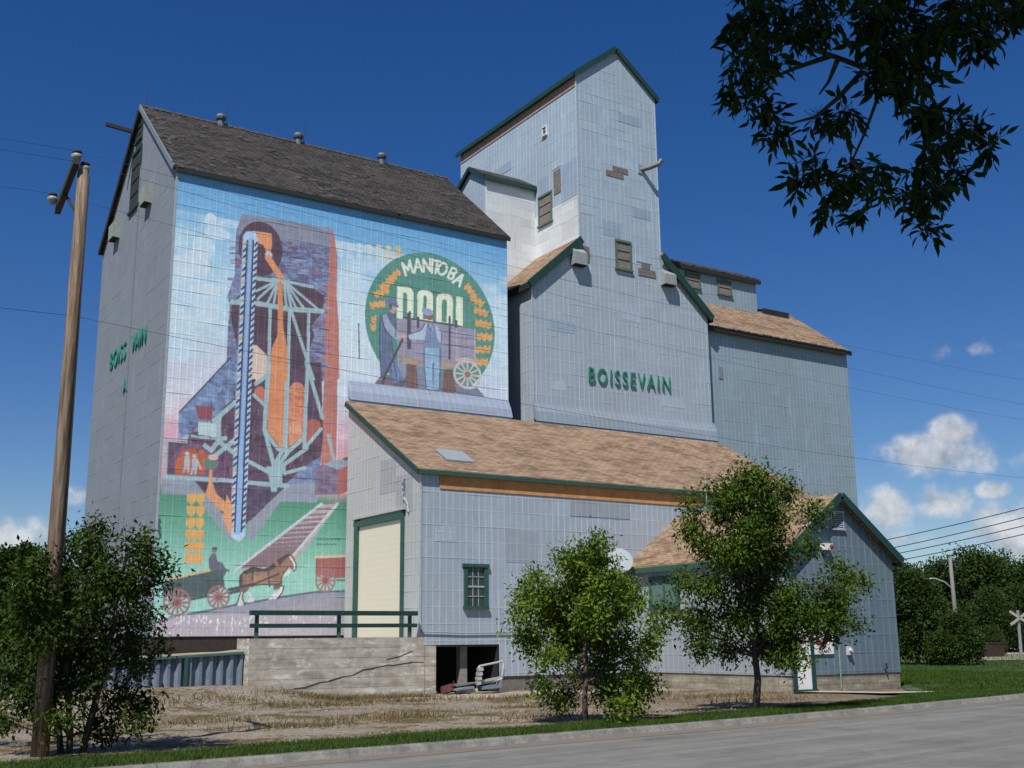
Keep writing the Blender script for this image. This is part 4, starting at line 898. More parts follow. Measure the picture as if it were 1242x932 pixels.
["line", [120, 76, 92], [4.39, 10.6, 4.36, 10.49], 0.05, 0],
["line", [96, 70, 104], [3.22, 8.89, 3.21, 8.73], 0.05, 0],
["line", [120, 76, 92], [1.53, 9.3, 1.54, 9.1], 0.05, 0],
["line", [120, 76, 92], [5.22, 9.14, 5.26, 8.98], 0.05, 0],
["line", [50, 34, 56], [1.24, 8.77, 1.24, 8.66], 0.05, 0],
["line", [50, 34, 56], [4.63, 7.75, 4.62, 7.63], 0.05, 0],
["line", [50, 34, 56], [4.27, 9.33, 4.31, 9.14], 0.05, 0],
["line", [134, 96, 110], [1.93, 9.37, 1.96, 9.29], 0.05, 0],
["line", [134, 96, 110], [4.68, 7.97, 4.66, 7.81], 0.05, 0],
["line", [120, 76, 92], [3.76, 9.14, 3.78, 9.06], 0.05, 0],
["line", [58, 36, 58], [2.37, 9.98, 2.36, 9.77], 0.05, 0],
["line", [58, 36, 58], [4.65, 8.41, 4.67, 8.32], 0.05, 0],
["line", [134, 96, 110], [2.03, 8.63, 2.01, 8.55], 0.05, 0],
["line", [134, 96, 110], [2.71, 9.88, 2.69, 9.79], 0.05, 0],
["line", [96, 70, 104], [0.96, 8.66, 0.96, 8.54], 0.05, 0],
["line", [134, 96, 110], [3.62, 10.86, 3.61, 10.76], 0.05, 0],
["line", [96, 70, 104], [3.46, 10.38, 3.45, 10.25], 0.05, 0],
["line", [134, 96, 110], [3.37, 9.83, 3.39, 9.64], 0.05, 0],
["line", [96, 70, 104], [2.03, 10.42, 2.02, 10.28], 0.05, 0],
["line", [120, 76, 92], [2.46, 9.94, 2.44, 9.8], 0.05, 0],
["line", [96, 70, 104], [2.86, 8.11, 2.88, 7.91], 0.05, 0],
["line", [58, 36, 58], [5.46, 8.41, 5.44, 8.31], 0.05, 0],
["line", [58, 36, 58], [4.67, 8.5, 4.65, 8.34], 0.05, 0],
["line", [96, 70, 104], [3.27, 9.41, 3.25, 9.24], 0.05, 0],
["line", [96, 70, 104], [4.12, 10.07, 4.11, 9.97], 0.05, 0],
["poly", [182, 204, 206], [1.22, 9.17, 1.94, 9.16, 1.95, 8.67, 1.25, 8.71], 0, 0],
["line", [150, 182, 188], [1.77, 9.25, 2.54, 10.02], 0.158, 0],
["line", [150, 182, 188], [1.73, 8.19, 1.98, 8.58], 0.158, 0],
["line", [150, 182, 188], [1.98, 8.63, 1.95, 9.24], 0.158, 0],
["line", [150, 182, 188], [1.5, 8.35, 1.73, 8.21], 0.158, 0],
["line", [150, 182, 188], [1.87, 8.01, 2.6, 8.68], 0.158, 0],
["line", [150, 182, 188], [1.98, 8.54, 2.53, 8.19], 0.158, 0],
["line", [150, 182, 188], [1.98, 8.61, 2.2, 8.67], 0.158, 0],
["ellipse", [92, 128, 118], [1.75, 7.74, 0.25, 0.22], 0.4, [76, 110, 104]],
["ellipse", [214, 176, 160], [1.81, 7.96, 0.18, 0.1], 0, 0],
["ellipse", [186, 190, 196], [0.89, 8.02, 0.07, 0.07], 0, 0],
["poly", [164, 172, 186], [0.8, 7.92, 0.96, 7.96, 1.02, 7.68, 0.98, 7.38, 0.91, 7.37, 0.91, 7.59, 0.84, 7.37, 0.77, 7.36, 0.82, 7.65], 0.4, [190, 194, 200]],
["ellipse", [186, 190, 196], [1.15, 7.95, 0.07, 0.07], 0, 0],
["poly", [164, 172, 186], [1.06, 7.86, 1.22, 7.89, 1.28, 7.61, 1.24, 7.31, 1.17, 7.3, 1.17, 7.52, 1.1, 7.3, 1.03, 7.3, 1.09, 7.58], 0.4, [190, 194, 200]],
["line", [180, 186, 192], [1.25, 7.83, 1.39, 7.54], 0.07, 0],
["poly", [214, 128, 74], [3.76, 11.61, 4.47, 11.69, 4.39, 8.47, 4.26, 8.51, 3.75, 9.09], 0.5, [222, 146, 92]],
["poly", [196, 104, 66], [4.51, 10.68, 4.66, 10.94, 4.82, 11.0, 5.02, 10.95, 5.18, 10.7, 5.16, 9.0, 4.52, 8.53], 0.6, [226, 150, 104]],
["poly", [226, 164, 120], [4.54, 9.42, 4.98, 9.62, 5.11, 9.0, 4.63, 8.59], 0.8, [205, 120, 80]],
["ellipse", [196, 100, 66], [3.42, 10.43, 0.21, 0.25], 0.3, [206, 116, 78]],
["poly", [196, 100, 66], [3.27, 10.36, 3.64, 10.43, 3.66, 10.01], 0, 0],
["ellipse", [168, 84, 72], [5.54, 9.46, 0.28, 0.21], 0.4, [186, 100, 84]],
["poly", [168, 84, 72], [5.29, 9.44, 5.79, 9.48, 5.34, 8.7, 5.24, 8.64], 0.4, [180, 96, 80]],
["poly", [220, 200, 180], [3.17, 11.53, 3.7, 11.6, 3.61, 11.11, 3.25, 10.75], 0.6, [206, 180, 160]],
["poly", [222, 196, 178], [2.79, 12.13, 3.22, 12.19, 3.63, 11.85, 3.7, 10.98, 3.44, 10.95, 2.84, 10.88], 0.6, [206, 172, 160]],
["line", [150, 182, 188], [3.7, 11.6, 3.64, 9.13, 4.03, 7.87], 0.158, 0],
["line", [150, 182, 188], [4.44, 11.69, 4.44, 8.42], 0.173, 0],
["line", [150, 182, 188], [5.22, 11.79, 5.18, 8.58], 0.144, 0],
["line", [150, 182, 188], [5.16, 11.78, 5.87, 9.76], 0.144, 0],
["line", [150, 182, 188], [3.64, 9.08, 4.17, 8.45, 4.63, 8.44, 5.17, 8.95], 0.144, 0],
["line", [150, 182, 188], [5.23, 8.59, 5.82, 9.33], 0.13, 0],
["line", [150, 182, 188], [3.25, 10.75, 3.67, 11.12], 0.144, 0],
["line", [150, 182, 188], [3.19, 10.33, 3.66, 9.96], 0.115, 0],
["line", [150, 182, 188], [4.03, 7.82, 4.31, 8.31, 4.31, 8.46], 0.144, 0],
["line", [150, 182, 188], [4.19, 7.83, 4.58, 8.38, 4.52, 8.48], 0.144, 0],
["line", [150, 182, 188], [4.36, 7.85, 5.29, 8.57], 0.144, 0],
["line", [150, 182, 188], [4.45, 7.59, 5.23, 7.83], 0.13, 0],
["line", [150, 182, 188], [3.11, 7.91, 3.91, 7.56], 0.144, 0],
["line", [150, 182, 188], [3.09, 7.15, 3.93, 7.16], 0.13, 0],
["line", [150, 182, 188], [4.35, 7.12, 4.62, 7.13], 0.115, 0],
["poly", [150, 182, 188], [3.74, 7.78, 4.49, 7.83, 4.49, 7.67, 4.37, 7.54, 4.39, 7.23, 4.22, 7.12, 4.18, 6.89, 3.99, 6.88, 3.93, 7.13, 3.85, 7.5], 0, 0],
["poly", [150, 182, 188], [3.65, 14.82, 4.44, 14.9, 4.39, 14.68, 3.65, 14.61], 0, 0],
["line", [150, 182, 188], [3.12, 14.71, 3.65, 14.73], 0.144, 0],
["line", [150, 182, 188], [4.39, 14.78, 5.31, 14.74], 0.115, 0],
["line", [150, 182, 188], [2.25, 13.67, 3.24, 13.76, 4.41, 13.73, 5.76, 13.85], 0.187, 0],
["line", [150, 182, 188], [3.74, 14.63, 2.42, 13.76], 0.094, 0],
["line", [150, 182, 188], [3.82, 14.62, 3.19, 13.93], 0.094, 0],
["line", [150, 182, 188], [3.89, 14.61, 3.55, 13.78], 0.094, 0],
["line", [150, 182, 188], [3.92, 14.62, 3.82, 13.89], 0.094, 0],
["line", [150, 182, 188], [4.19, 14.66, 4.31, 13.83], 0.094, 0],
["line", [150, 182, 188], [4.24, 14.67, 4.68, 13.84], 0.094, 0],
["line", [150, 182, 188], [4.3, 14.68, 5.0, 13.85], 0.094, 0],
["line", [150, 182, 188], [4.35, 14.69, 5.6, 13.88], 0.094, 0],
["line", [150, 182, 188], [4.28, 14.68, 4.49, 13.82], 0.094, 0],
["line", [150, 182, 188], [3.68, 13.74, 3.72, 10.99], 0.122, 0],
["line", [150, 182, 188], [4.44, 13.72, 4.46, 11.07], 0.122, 0],
["line", [150, 182, 188], [5.2, 13.74, 5.24, 11.16], 0.122, 0],
["line", [150, 182, 188], [4.52, 13.64, 5.46, 11.19], 0.122, 0],
["poly", [226, 150, 92], [2.78, 16.46, 3.04, 16.53, 3.63, 16.55, 3.67, 16.1, 3.61, 15.78, 3.45, 15.79, 3.33, 16.04, 2.93, 16.1], 0.4, [208, 128, 76]],
["ellipse", [190, 190, 190], [3.55, 15.7, 0.14, 0.14], 0, 0],
["line", [222, 140, 84], [3.53, 15.58, 4.05, 14.91], 0.24, 0],
["line", [216, 132, 76], [4.03, 14.65, 4.11, 13.05], 0.2, 0],
["poly", [216, 132, 74], [4.0, 13.12, 4.18, 13.15, 4.4, 12.21, 4.46, 11.0, 3.78, 10.92, 3.79, 12.13, 4.0, 12.64], 0.3, [226, 150, 96]],
["poly", [172, 200, 230], [2.53, 16.26, 2.66, 16.45, 2.98, 16.51, 3.12, 16.25, 3.1, 15.92, 3.08, 5.29, 2.88, 5.06, 2.6, 5.22, 2.54, 5.41, 2.54, 7.87], 0, 0],
["poly", [134, 178, 228], [2.71, 16.17, 2.89, 16.27, 2.88, 15.88, 2.92, 5.34, 2.72, 5.34], 0, 0],
["line", [56, 50, 80], [2.71, 16.1, 2.7, 5.42], 0.07, 0],
["line", [56, 50, 80], [2.93, 16.15, 2.94, 5.43], 0.07, 0],
["line", [190, 160, 100], [2.59, 15.9, 2.67, 16.02], 0.075, 0],
["line", [50, 46, 76], [3.01, 15.98, 3.09, 16.1], 0.075, 0],
["line", [50, 46, 76], [2.59, 15.66, 2.67, 15.78], 0.075, 0],
["line", [50, 46, 76], [3.0, 15.73, 3.09, 15.85], 0.075, 0],
["line", [50, 46, 76], [2.59, 15.42, 2.67, 15.53], 0.075, 0],
["line", [50, 46, 76], [3.0, 15.49, 3.09, 15.61], 0.075, 0],
["line", [190, 160, 100], [2.59, 15.17, 2.67, 15.29], 0.075, 0],
["line", [50, 46, 76], [3.0, 15.25, 3.09, 15.36], 0.075, 0],
["line", [50, 46, 76], [2.59, 14.93, 2.67, 15.05], 0.075, 0],
["line", [50, 46, 76], [3.0, 15.0, 3.09, 15.12], 0.075, 0],
["line", [50, 46, 76], [2.59, 14.69, 2.67, 14.8], 0.075, 0],
["line", [50, 46, 76], [3.0, 14.76, 3.08, 14.87], 0.075, 0],
["line", [190, 160, 100], [2.59, 14.45, 2.67, 14.56], 0.075, 0],
["line", [50, 46, 76], [3.0, 14.52, 3.08, 14.63], 0.075, 0],
["line", [50, 46, 76], [2.58, 14.21, 2.67, 14.32], 0.075, 0],
["line", [50, 46, 76], [3.0, 14.28, 3.08, 14.39], 0.075, 0],
["line", [50, 46, 76], [2.58, 13.97, 2.67, 14.08], 0.075, 0],
["line", [50, 46, 76], [3.0, 14.03, 3.08, 14.15], 0.075, 0],
["line", [190, 160, 100], [2.58, 13.73, 2.67, 13.84], 0.075, 0],
["line", [50, 46, 76], [3.0, 13.79, 3.08, 13.91], 0.075, 0],
["line", [50, 46, 76], [2.58, 13.49, 2.66, 13.6], 0.075, 0],
["line", [50, 46, 76], [3.0, 13.55, 3.08, 13.67], 0.075, 0],
["line", [50, 46, 76], [2.58, 13.25, 2.66, 13.37], 0.075, 0],
["line", [50, 46, 76], [2.99, 13.31, 3.08, 13.43], 0.075, 0],
["line", [190, 160, 100], [2.58, 13.02, 2.66, 13.13], 0.075, 0],
["line", [50, 46, 76], [2.99, 13.08, 3.08, 13.19], 0.075, 0],
["line", [50, 46, 76], [2.58, 12.78, 2.66, 12.89], 0.075, 0],
["line", [50, 46, 76], [2.99, 12.84, 3.08, 12.95], 0.075, 0],
["line", [50, 46, 76], [2.58, 12.54, 2.66, 12.65], 0.075, 0],
["line", [50, 46, 76], [2.99, 12.6, 3.07, 12.71], 0.075, 0],
["line", [190, 160, 100], [2.58, 12.31, 2.66, 12.42], 0.075, 0],
["line", [50, 46, 76], [2.99, 12.36, 3.07, 12.47], 0.075, 0],
["line", [50, 46, 76], [2.58, 12.07, 2.66, 12.18], 0.075, 0],
["line", [50, 46, 76], [2.99, 12.13, 3.07, 12.24], 0.075, 0],
["line", [50, 46, 76], [2.58, 11.84, 2.66, 11.95], 0.075, 0],
["line", [50, 46, 76], [2.99, 11.89, 3.07, 12.0], 0.075, 0],
["line", [190, 160, 100], [2.58, 11.61, 2.66, 11.71], 0.075, 0],
["line", [50, 46, 76], [2.99, 11.66, 3.07, 11.77], 0.075, 0],
["line", [50, 46, 76], [2.58, 11.37, 2.66, 11.48], 0.075, 0],
["line", [50, 46, 76], [2.99, 11.42, 3.07, 11.53], 0.075, 0],
["line", [50, 46, 76], [2.58, 11.14, 2.66, 11.25], 0.075, 0],
["line", [50, 46, 76], [2.99, 11.19, 3.07, 11.3], 0.075, 0],
["line", [190, 160, 100], [2.58, 10.91, 2.66, 11.01], 0.075, 0],
["line", [50, 46, 76], [2.99, 10.96, 3.07, 11.06], 0.075, 0],
["line", [50, 46, 76], [2.58, 10.68, 2.66, 10.78], 0.075, 0],
["line", [50, 46, 76], [2.98, 10.72, 3.07, 10.83], 0.075, 0],
["line", [50, 46, 76], [2.58, 10.45, 2.66, 10.55], 0.075, 0],
["line", [50, 46, 76], [2.98, 10.49, 3.07, 10.6], 0.075, 0],
["line", [190, 160, 100], [2.58, 10.22, 2.66, 10.32], 0.075, 0],
["line", [50, 46, 76], [2.98, 10.26, 3.06, 10.37], 0.075, 0],
["line", [50, 46, 76], [2.57, 9.99, 2.65, 10.09], 0.075, 0],
["line", [50, 46, 76], [2.98, 10.03, 3.06, 10.13], 0.075, 0],
["line", [50, 46, 76], [2.57, 9.76, 2.65, 9.86], 0.075, 0],
["line", [50, 46, 76], [2.98, 9.8, 3.06, 9.9], 0.075, 0],
["line", [190, 160, 100], [2.57, 9.53, 2.65, 9.63], 0.075, 0],
["line", [50, 46, 76], [2.98, 9.57, 3.06, 9.67], 0.075, 0],
["line", [50, 46, 76], [2.57, 9.3, 2.65, 9.4], 0.075, 0],
["line", [50, 46, 76], [2.98, 9.34, 3.06, 9.44], 0.075, 0],
["line", [50, 46, 76], [2.57, 9.07, 2.65, 9.18], 0.075, 0],
["line", [50, 46, 76], [2.98, 9.11, 3.06, 9.21], 0.075, 0],
["line", [190, 160, 100], [2.57, 8.85, 2.65, 8.95], 0.075, 0],
["line", [50, 46, 76], [2.98, 8.88, 3.06, 8.99], 0.075, 0],
["line", [50, 46, 76], [2.57, 8.62, 2.65, 8.72], 0.075, 0],
["line", [50, 46, 76], [2.98, 8.66, 3.06, 8.76], 0.075, 0],
["line", [50, 46, 76], [2.57, 8.4, 2.65, 8.5], 0.075, 0],
["line", [50, 46, 76], [2.98, 8.43, 3.06, 8.53], 0.075, 0],
["line", [190, 160, 100], [2.57, 8.17, 2.65, 8.27], 0.075, 0],
["line", [50, 46, 76], [2.97, 8.2, 3.06, 8.3], 0.075, 0],
["line", [50, 46, 76], [2.57, 7.95, 2.65, 8.05], 0.075, 0],
["line", [50, 46, 76], [2.97, 7.98, 3.05, 8.08], 0.075, 0],
["line", [50, 46, 76], [2.57, 7.72, 2.65, 7.82], 0.075, 0],
["line", [50, 46, 76], [2.97, 7.75, 3.05, 7.85], 0.075, 0],
["line", [190, 160, 100], [2.57, 7.5, 2.65, 7.6], 0.075, 0],
["line", [50, 46, 76], [2.97, 7.53, 3.05, 7.63], 0.075, 0],
["line", [50, 46, 76], [2.57, 7.28, 2.65, 7.37], 0.075, 0],
["line", [50, 46, 76], [2.97, 7.3, 3.05, 7.4], 0.075, 0],
["line", [50, 46, 76], [2.57, 7.05, 2.65, 7.15], 0.075, 0],
["line", [50, 46, 76], [2.97, 7.08, 3.05, 7.18], 0.075, 0],
["line", [190, 160, 100], [2.57, 6.83, 2.65, 6.93], 0.075, 0],
["line", [50, 46, 76], [2.97, 6.86, 3.05, 6.95], 0.075, 0],
["line", [50, 46, 76], [2.57, 6.61, 2.65, 6.71], 0.075, 0],
["line", [50, 46, 76], [2.97, 6.63, 3.05, 6.73], 0.075, 0],
["line", [50, 46, 76], [2.57, 6.39, 2.64, 6.49], 0.075, 0],
["line", [50, 46, 76], [2.97, 6.41, 3.05, 6.51], 0.075, 0],
["line", [190, 160, 100], [2.57, 6.17, 2.64, 6.27], 0.075, 0],
["line", [50, 46, 76], [2.97, 6.19, 3.05, 6.29], 0.075, 0],
["line", [50, 46, 76], [2.56, 5.95, 2.64, 6.04], 0.075, 0],
["line", [50, 46, 76], [2.97, 5.97, 3.05, 6.07], 0.075, 0],
["line", [50, 46, 76], [2.56, 5.73, 2.64, 5.83], 0.075, 0],
["line", [50, 46, 76], [2.96, 5.75, 3.04, 5.84], 0.075, 0],
["line", [190, 160, 100], [2.56, 5.51, 2.64, 5.61], 0.075, 0],
["line", [50, 46, 76], [2.96, 5.53, 3.04, 5.62], 0.075, 0],
["poly", [222, 152, 100], [1.7, 7.51, 1.81, 7.52, 1.81, 7.13, 1.98, 6.71, 2.53, 6.25, 2.54, 6.09, 2.14, 6.12, 1.6, 6.65, 1.7, 7.08], 0.4, [206, 124, 72]],
["poly", [224, 150, 92], [2.36, 6.7, 2.55, 6.36, 2.6, 5.33, 2.48, 5.41, 2.25, 5.89], 0, 0],
["poly", [170, 158, 162], [2.74, 4.1, 5.86, 6.56, 6.69, 6.69, 5.1, 4.58, 4.33, 4.08], 0.5, [182, 166, 164]],
["line", [128, 104, 112], [3.0, 4.25, 4.6, 4.37], 0.17, 0],
["line", [128, 104, 112], [3.09, 4.32, 4.66, 4.44], 0.166, 0],
["line", [128, 104, 112], [3.22, 4.42, 4.75, 4.55], 0.16, 0],
["line", [128, 104, 112], [3.38, 4.55, 4.86, 4.67], 0.154, 0],
["line", [128, 104, 112], [3.55, 4.68, 4.98, 4.81], 0.146, 0],
["line", [128, 104, 112], [3.74, 4.83, 5.11, 4.95], 0.139, 0],
["line", [128, 104, 112], [3.94, 4.99, 5.25, 5.11], 0.13, 0],
["line", [128, 104, 112], [4.15, 5.16, 5.4, 5.27], 0.121, 0],
["line", [128, 104, 112], [4.37, 5.34, 5.56, 5.45], 0.112, 0],
["line", [128, 104, 112], [4.61, 5.52, 5.72, 5.63], 0.102, 0],
["line", [128, 104, 112], [4.85, 5.71, 5.89, 5.82], 0.093, 0],
["line", [128, 104, 112], [5.1, 5.92, 6.06, 6.02], 0.082, 0],
["line", [128, 104, 112], [5.37, 6.12, 6.24, 6.22], 0.072, 0],
["line", [128, 104, 112], [5.64, 6.34, 6.43, 6.43], 0.061, 0],
["line", [128, 104, 112], [5.92, 6.56, 6.62, 6.64], 0.05, 0],
["line", [186, 198, 206], [2.79, 4.1, 5.92, 6.56], 0.1, 0],
["line", [186, 198, 206], [4.44, 4.14, 6.55, 6.6], 0.1, 0],
["poly", [104, 84, 116], [5.67, 7.86, 5.97, 8.04, 6.54, 7.87, 6.57, 6.94, 5.64, 6.89], 0.9, [130, 110, 140]],
["poly", [176, 92, 84], [6.54, 7.87, 7.0, 8.09, 6.97, 7.11, 6.57, 6.9], 0.7, [160, 96, 100]],
["poly", [140, 158, 172], [5.97, 8.02, 6.31, 8.2, 6.99, 8.3, 7.03, 8.12, 6.54, 7.87], 0.3, [150, 168, 180]],
["poly", [92, 70, 96], [6.68, 8.28, 7.0, 8.41, 7.01, 8.25, 6.82, 8.24], 0, 0],
["line", [150, 170, 180], [6.11, 9.11, 6.38, 8.2], 0.14, 0],
["line", [70, 120, 104], [5.77, 5.28, 5.84, 5.25], 0.06, 0],
["line", [70, 120, 104], [5.9, 5.29, 5.98, 5.26], 0.06, 0],
["line", [70, 120, 104], [6.04, 5.29, 6.11, 5.26], 0.06, 0],
["line", [70, 120, 104], [6.18, 5.3, 6.25, 5.27], 0.06, 0],
["line", [70, 120, 104], [6.31, 5.3, 6.38, 5.27], 0.06, 0],
["line", [70, 120, 104], [6.45, 5.31, 6.52, 5.28], 0.06, 0],
["line", [70, 120, 104], [6.59, 5.31, 6.66, 5.28], 0.06, 0],
["line", [70, 120, 104], [5.77, 5.1, 5.85, 5.08], 0.06, 0],
["line", [70, 120, 104], [5.91, 5.11, 5.98, 5.08], 0.06, 0],
["line", [70, 120, 104], [6.04, 5.11, 6.12, 5.08], 0.06, 0],
["line", [70, 120, 104], [6.18, 5.12, 6.25, 5.09], 0.06, 0],
["line", [70, 120, 104], [6.32, 5.12, 6.39, 5.09], 0.06, 0],
["line", [70, 120, 104], [6.45, 5.13, 6.53, 5.1], 0.06, 0],
["poly", [220, 166, 72], [0.97, 6.61, 1.12, 6.66, 1.27, 6.63, 1.28, 6.42, 1.14, 6.25, 0.98, 6.4], 0, 0],
["poly", [220, 166, 72], [1.28, 6.63, 1.43, 6.68, 1.58, 6.65, 1.59, 6.44, 1.45, 6.27, 1.29, 6.42], 0, 0],
["poly", [220, 166, 72], [0.98, 6.2, 1.12, 6.25, 1.27, 6.21, 1.28, 6.01, 1.14, 5.84, 0.99, 5.99], 0, 0],
["poly", [220, 166, 72], [1.29, 6.21, 1.43, 6.26, 1.59, 6.23, 1.6, 6.02, 1.46, 5.85, 1.3, 6.01], 0, 0],
["poly", [220, 166, 72], [0.98, 5.79, 1.13, 5.84, 1.28, 5.8, 1.29, 5.6, 1.15, 5.43, 0.99, 5.58], 0, 0],
["poly", [220, 166, 72], [1.29, 5.8, 1.44, 5.85, 1.59, 5.82, 1.6, 5.61, 1.46, 5.44, 1.3, 5.6], 0, 0],
["poly", [226, 158, 70], [0.99, 5.38, 1.08, 5.43, 1.19, 5.39, 1.2, 5.19, 1.11, 5.02, 1.0, 5.18], 0, 0],
["poly", [226, 158, 70], [1.19, 5.39, 1.29, 5.43, 1.39, 5.4, 1.4, 5.19, 1.31, 5.03, 1.2, 5.19], 0, 0],
["poly", [226, 158, 70], [1.4, 5.4, 1.5, 5.44, 1.6, 5.41, 1.61, 5.2, 1.52, 5.03, 1.41, 5.19], 0, 0],
["poly", [226, 158, 70], [0.99, 4.97, 1.09, 5.02, 1.19, 4.98, 1.2, 4.78, 1.11, 4.61, 1.01, 4.77], 0, 0],
["poly", [226, 158, 70], [1.2, 4.98, 1.3, 5.03, 1.4, 4.99, 1.41, 4.79, 1.32, 4.62, 1.21, 4.78], 0, 0],
["poly", [226, 158, 70], [1.41, 4.99, 1.5, 5.03, 1.61, 5.0, 1.62, 4.79, 1.53, 4.63, 1.42, 4.79], 0, 0],
["poly", [226, 158, 70], [1.0, 4.57, 1.1, 4.61, 1.2, 4.58, 1.21, 4.37, 1.12, 4.21, 1.01, 4.37], 0, 0],
["poly", [226, 158, 70], [1.21, 4.58, 1.3, 4.62, 1.41, 4.58, 1.42, 4.38, 1.32, 4.22, 1.22, 4.37], 0, 0],
["poly", [226, 158, 70], [1.41, 4.58, 1.51, 4.63, 1.61, 4.59, 1.62, 4.39, 1.53, 4.22, 1.42, 4.38], 0, 0],
["poly", [222, 170, 76], [1.0, 6.6, 1.3, 6.58, 1.55, 6.57, 1.55, 6.51, 0.99, 6.5], 0, 0],
["poly", [138, 142, 162], [0.03, 2.32, 0.27, 2.45, 1.13, 2.6, 1.95, 2.72, 2.85, 2.92, 3.85, 3.08, 4.53, 3.21, 5.79, 3.39, 7.17, 3.45, 7.21, 1.73, 0.06, 1.79], 0.3, [150, 150, 166]],
["poly", [156, 148, 156], [3.46, 2.67, 4.4, 2.83, 5.44, 3.03, 6.52, 3.18, 7.18, 3.22, 7.19, 2.68], 0.6, [142, 144, 160]],
["line", [84, 92, 104], [1.19, 2.59, 2.01, 2.74, 2.85, 2.92, 3.85, 3.08, 4.53, 3.21, 5.79, 3.39, 7.17, 3.45], 0.07, 0],
["poly", [172, 164, 176], [0.03, 2.26, 1.13, 2.57, 3.46, 2.62, 7.19, 2.58, 7.21, 1.73, 0.06, 1.79], 0.3, [182, 172, 184]],
["poly", [222, 226, 230], [0.84, 2.33, 0.87, 2.33, 0.88, 2.28, 0.83, 2.26], 0, 0],
["poly", [222, 226, 230], [3.53, 2.54, 3.58, 2.53, 3.57, 2.46, 3.52, 2.48], 0, 0],
["poly", [222, 226, 230], [3.43, 2.58, 3.46, 2.57, 3.44, 2.46, 3.41, 2.54], 0, 0],
["poly", [222, 226, 230], [3.72, 2.29, 3.75, 2.28, 3.76, 2.21, 3.71, 2.22], 0, 0],
["poly", [222, 226, 230], [2.84, 2.35, 2.88, 2.35, 2.86, 2.23, 2.83, 2.28], 0, 0],
["poly", [222, 226, 230], [4.01, 2.35, 4.03, 2.34, 4.03, 2.21, 4.0, 2.26], 0, 0],
["poly", [222, 226, 230], [5.97, 2.54, 5.99, 2.53, 5.99, 2.46, 5.96, 2.47], 0, 0],
["poly", [222, 226, 230], [3.36, 2.4, 3.39, 2.39, 3.4, 2.24, 3.35, 2.33], 0, 0],
["poly", [222, 226, 230], [3.19, 2.43, 3.22, 2.42, 3.22, 2.36, 3.18, 2.35], 0, 0],
["poly", [222, 226, 230], [2.85, 2.32, 2.87, 2.32, 2.89, 2.26, 2.84, 2.29], 0, 0],
["poly", [222, 226, 230], [6.73, 2.6, 6.79, 2.59, 6.74, 2.47, 6.71, 2.49], 0, 0],
["poly", [222, 226, 230], [1.07, 2.47, 1.11, 2.47, 1.1, 2.37, 1.06, 2.43], 0, 0],
["poly", [222, 226, 230], [2.77, 2.16, 2.79, 2.15, 2.79, 1.98, 2.76, 2.08], 0, 0],
["poly", [222, 226, 230], [6.33, 2.36, 6.36, 2.35, 6.36, 2.17, 6.32, 2.27], 0, 0],
["poly", [222, 226, 230], [2.24, 2.38, 2.28, 2.37, 2.28, 2.23, 2.23, 2.33], 0, 0],
["poly", [222, 226, 230], [3.92, 2.33, 3.98, 2.33, 3.94, 2.15, 3.91, 2.24], 0, 0],
["poly", [222, 226, 230], [4.82, 2.47, 4.87, 2.46, 4.84, 2.4, 4.81, 2.38], 0, 0],
["poly", [222, 226, 230], [2.72, 2.36, 2.75, 2.35, 2.76, 2.26, 2.72, 2.24], 0, 0],
["poly", [222, 226, 230], [1.57, 2.57, 1.61, 2.57, 1.6, 2.42, 1.56, 2.54], 0, 0],
["poly", [222, 226, 230], [3.75, 2.37, 3.79, 2.36, 3.78, 2.21, 3.74, 2.31], 0, 0],
["poly", [222, 226, 230], [0.83, 2.57, 0.85, 2.56, 0.87, 2.47, 0.82, 2.48], 0, 0],
["poly", [222, 226, 230], [6.55, 2.52, 6.61, 2.52, 6.57, 2.34, 6.54, 2.48], 0, 0],
["poly", [222, 226, 230], [3.22, 2.26, 3.26, 2.25, 3.23, 2.19, 3.21, 2.15], 0, 0],
["poly", [222, 226, 230], [3.0, 2.36, 3.06, 2.36, 3.03, 2.22, 2.99, 2.28], 0, 0],
["poly", [222, 226, 230], [3.9, 2.52, 3.94, 2.51, 3.92, 2.45, 3.89, 2.41], 0, 0],
["poly", [222, 226, 230], [1.01, 2.43, 1.04, 2.42, 1.05, 2.35, 1.0, 2.33], 0, 0],
["poly", [222, 226, 230], [1.86, 2.06, 1.89, 2.05, 1.88, 2.01, 1.85, 2.03], 0, 0],
["poly", [222, 226, 230], [1.82, 2.55, 1.86, 2.55, 1.87, 2.4, 1.81, 2.43], 0, 0],
["poly", [222, 226, 230], [5.04, 2.54, 5.1, 2.53, 5.08, 2.37, 5.03, 2.49], 0, 0],
["poly", [222, 226, 230], [3.36, 2.51, 3.42, 2.5, 3.39, 2.4, 3.35, 2.4], 0, 0],
["poly", [222, 226, 230], [0.91, 2.35, 0.96, 2.35, 0.93, 2.25, 0.9, 2.32], 0, 0],
["poly", [222, 226, 230], [6.7, 2.34, 6.72, 2.34, 6.72, 2.26, 6.69, 2.22], 0, 0],
["poly", [222, 226, 230], [1.74, 2.56, 1.77, 2.55, 1.77, 2.42, 1.73, 2.46], 0, 0],
["poly", [222, 226, 230], [1.25, 2.54, 1.27, 2.53, 1.29, 2.4, 1.24, 2.45], 0, 0],
["poly", [222, 226, 230], [2.26, 2.34, 2.3, 2.33, 2.29, 2.19, 2.25, 2.26], 0, 0],
["poly", [222, 226, 230], [2.22, 2.46, 2.27, 2.45, 2.24, 2.33, 2.2, 2.4], 0, 0],
["poly", [222, 226, 230], [1.06, 2.52, 1.11, 2.51, 1.07, 2.45, 1.05, 2.43], 0, 0],
["poly", [222, 226, 230], [1.5, 2.45, 1.54, 2.44, 1.54, 2.31, 1.49, 2.36], 0, 0],
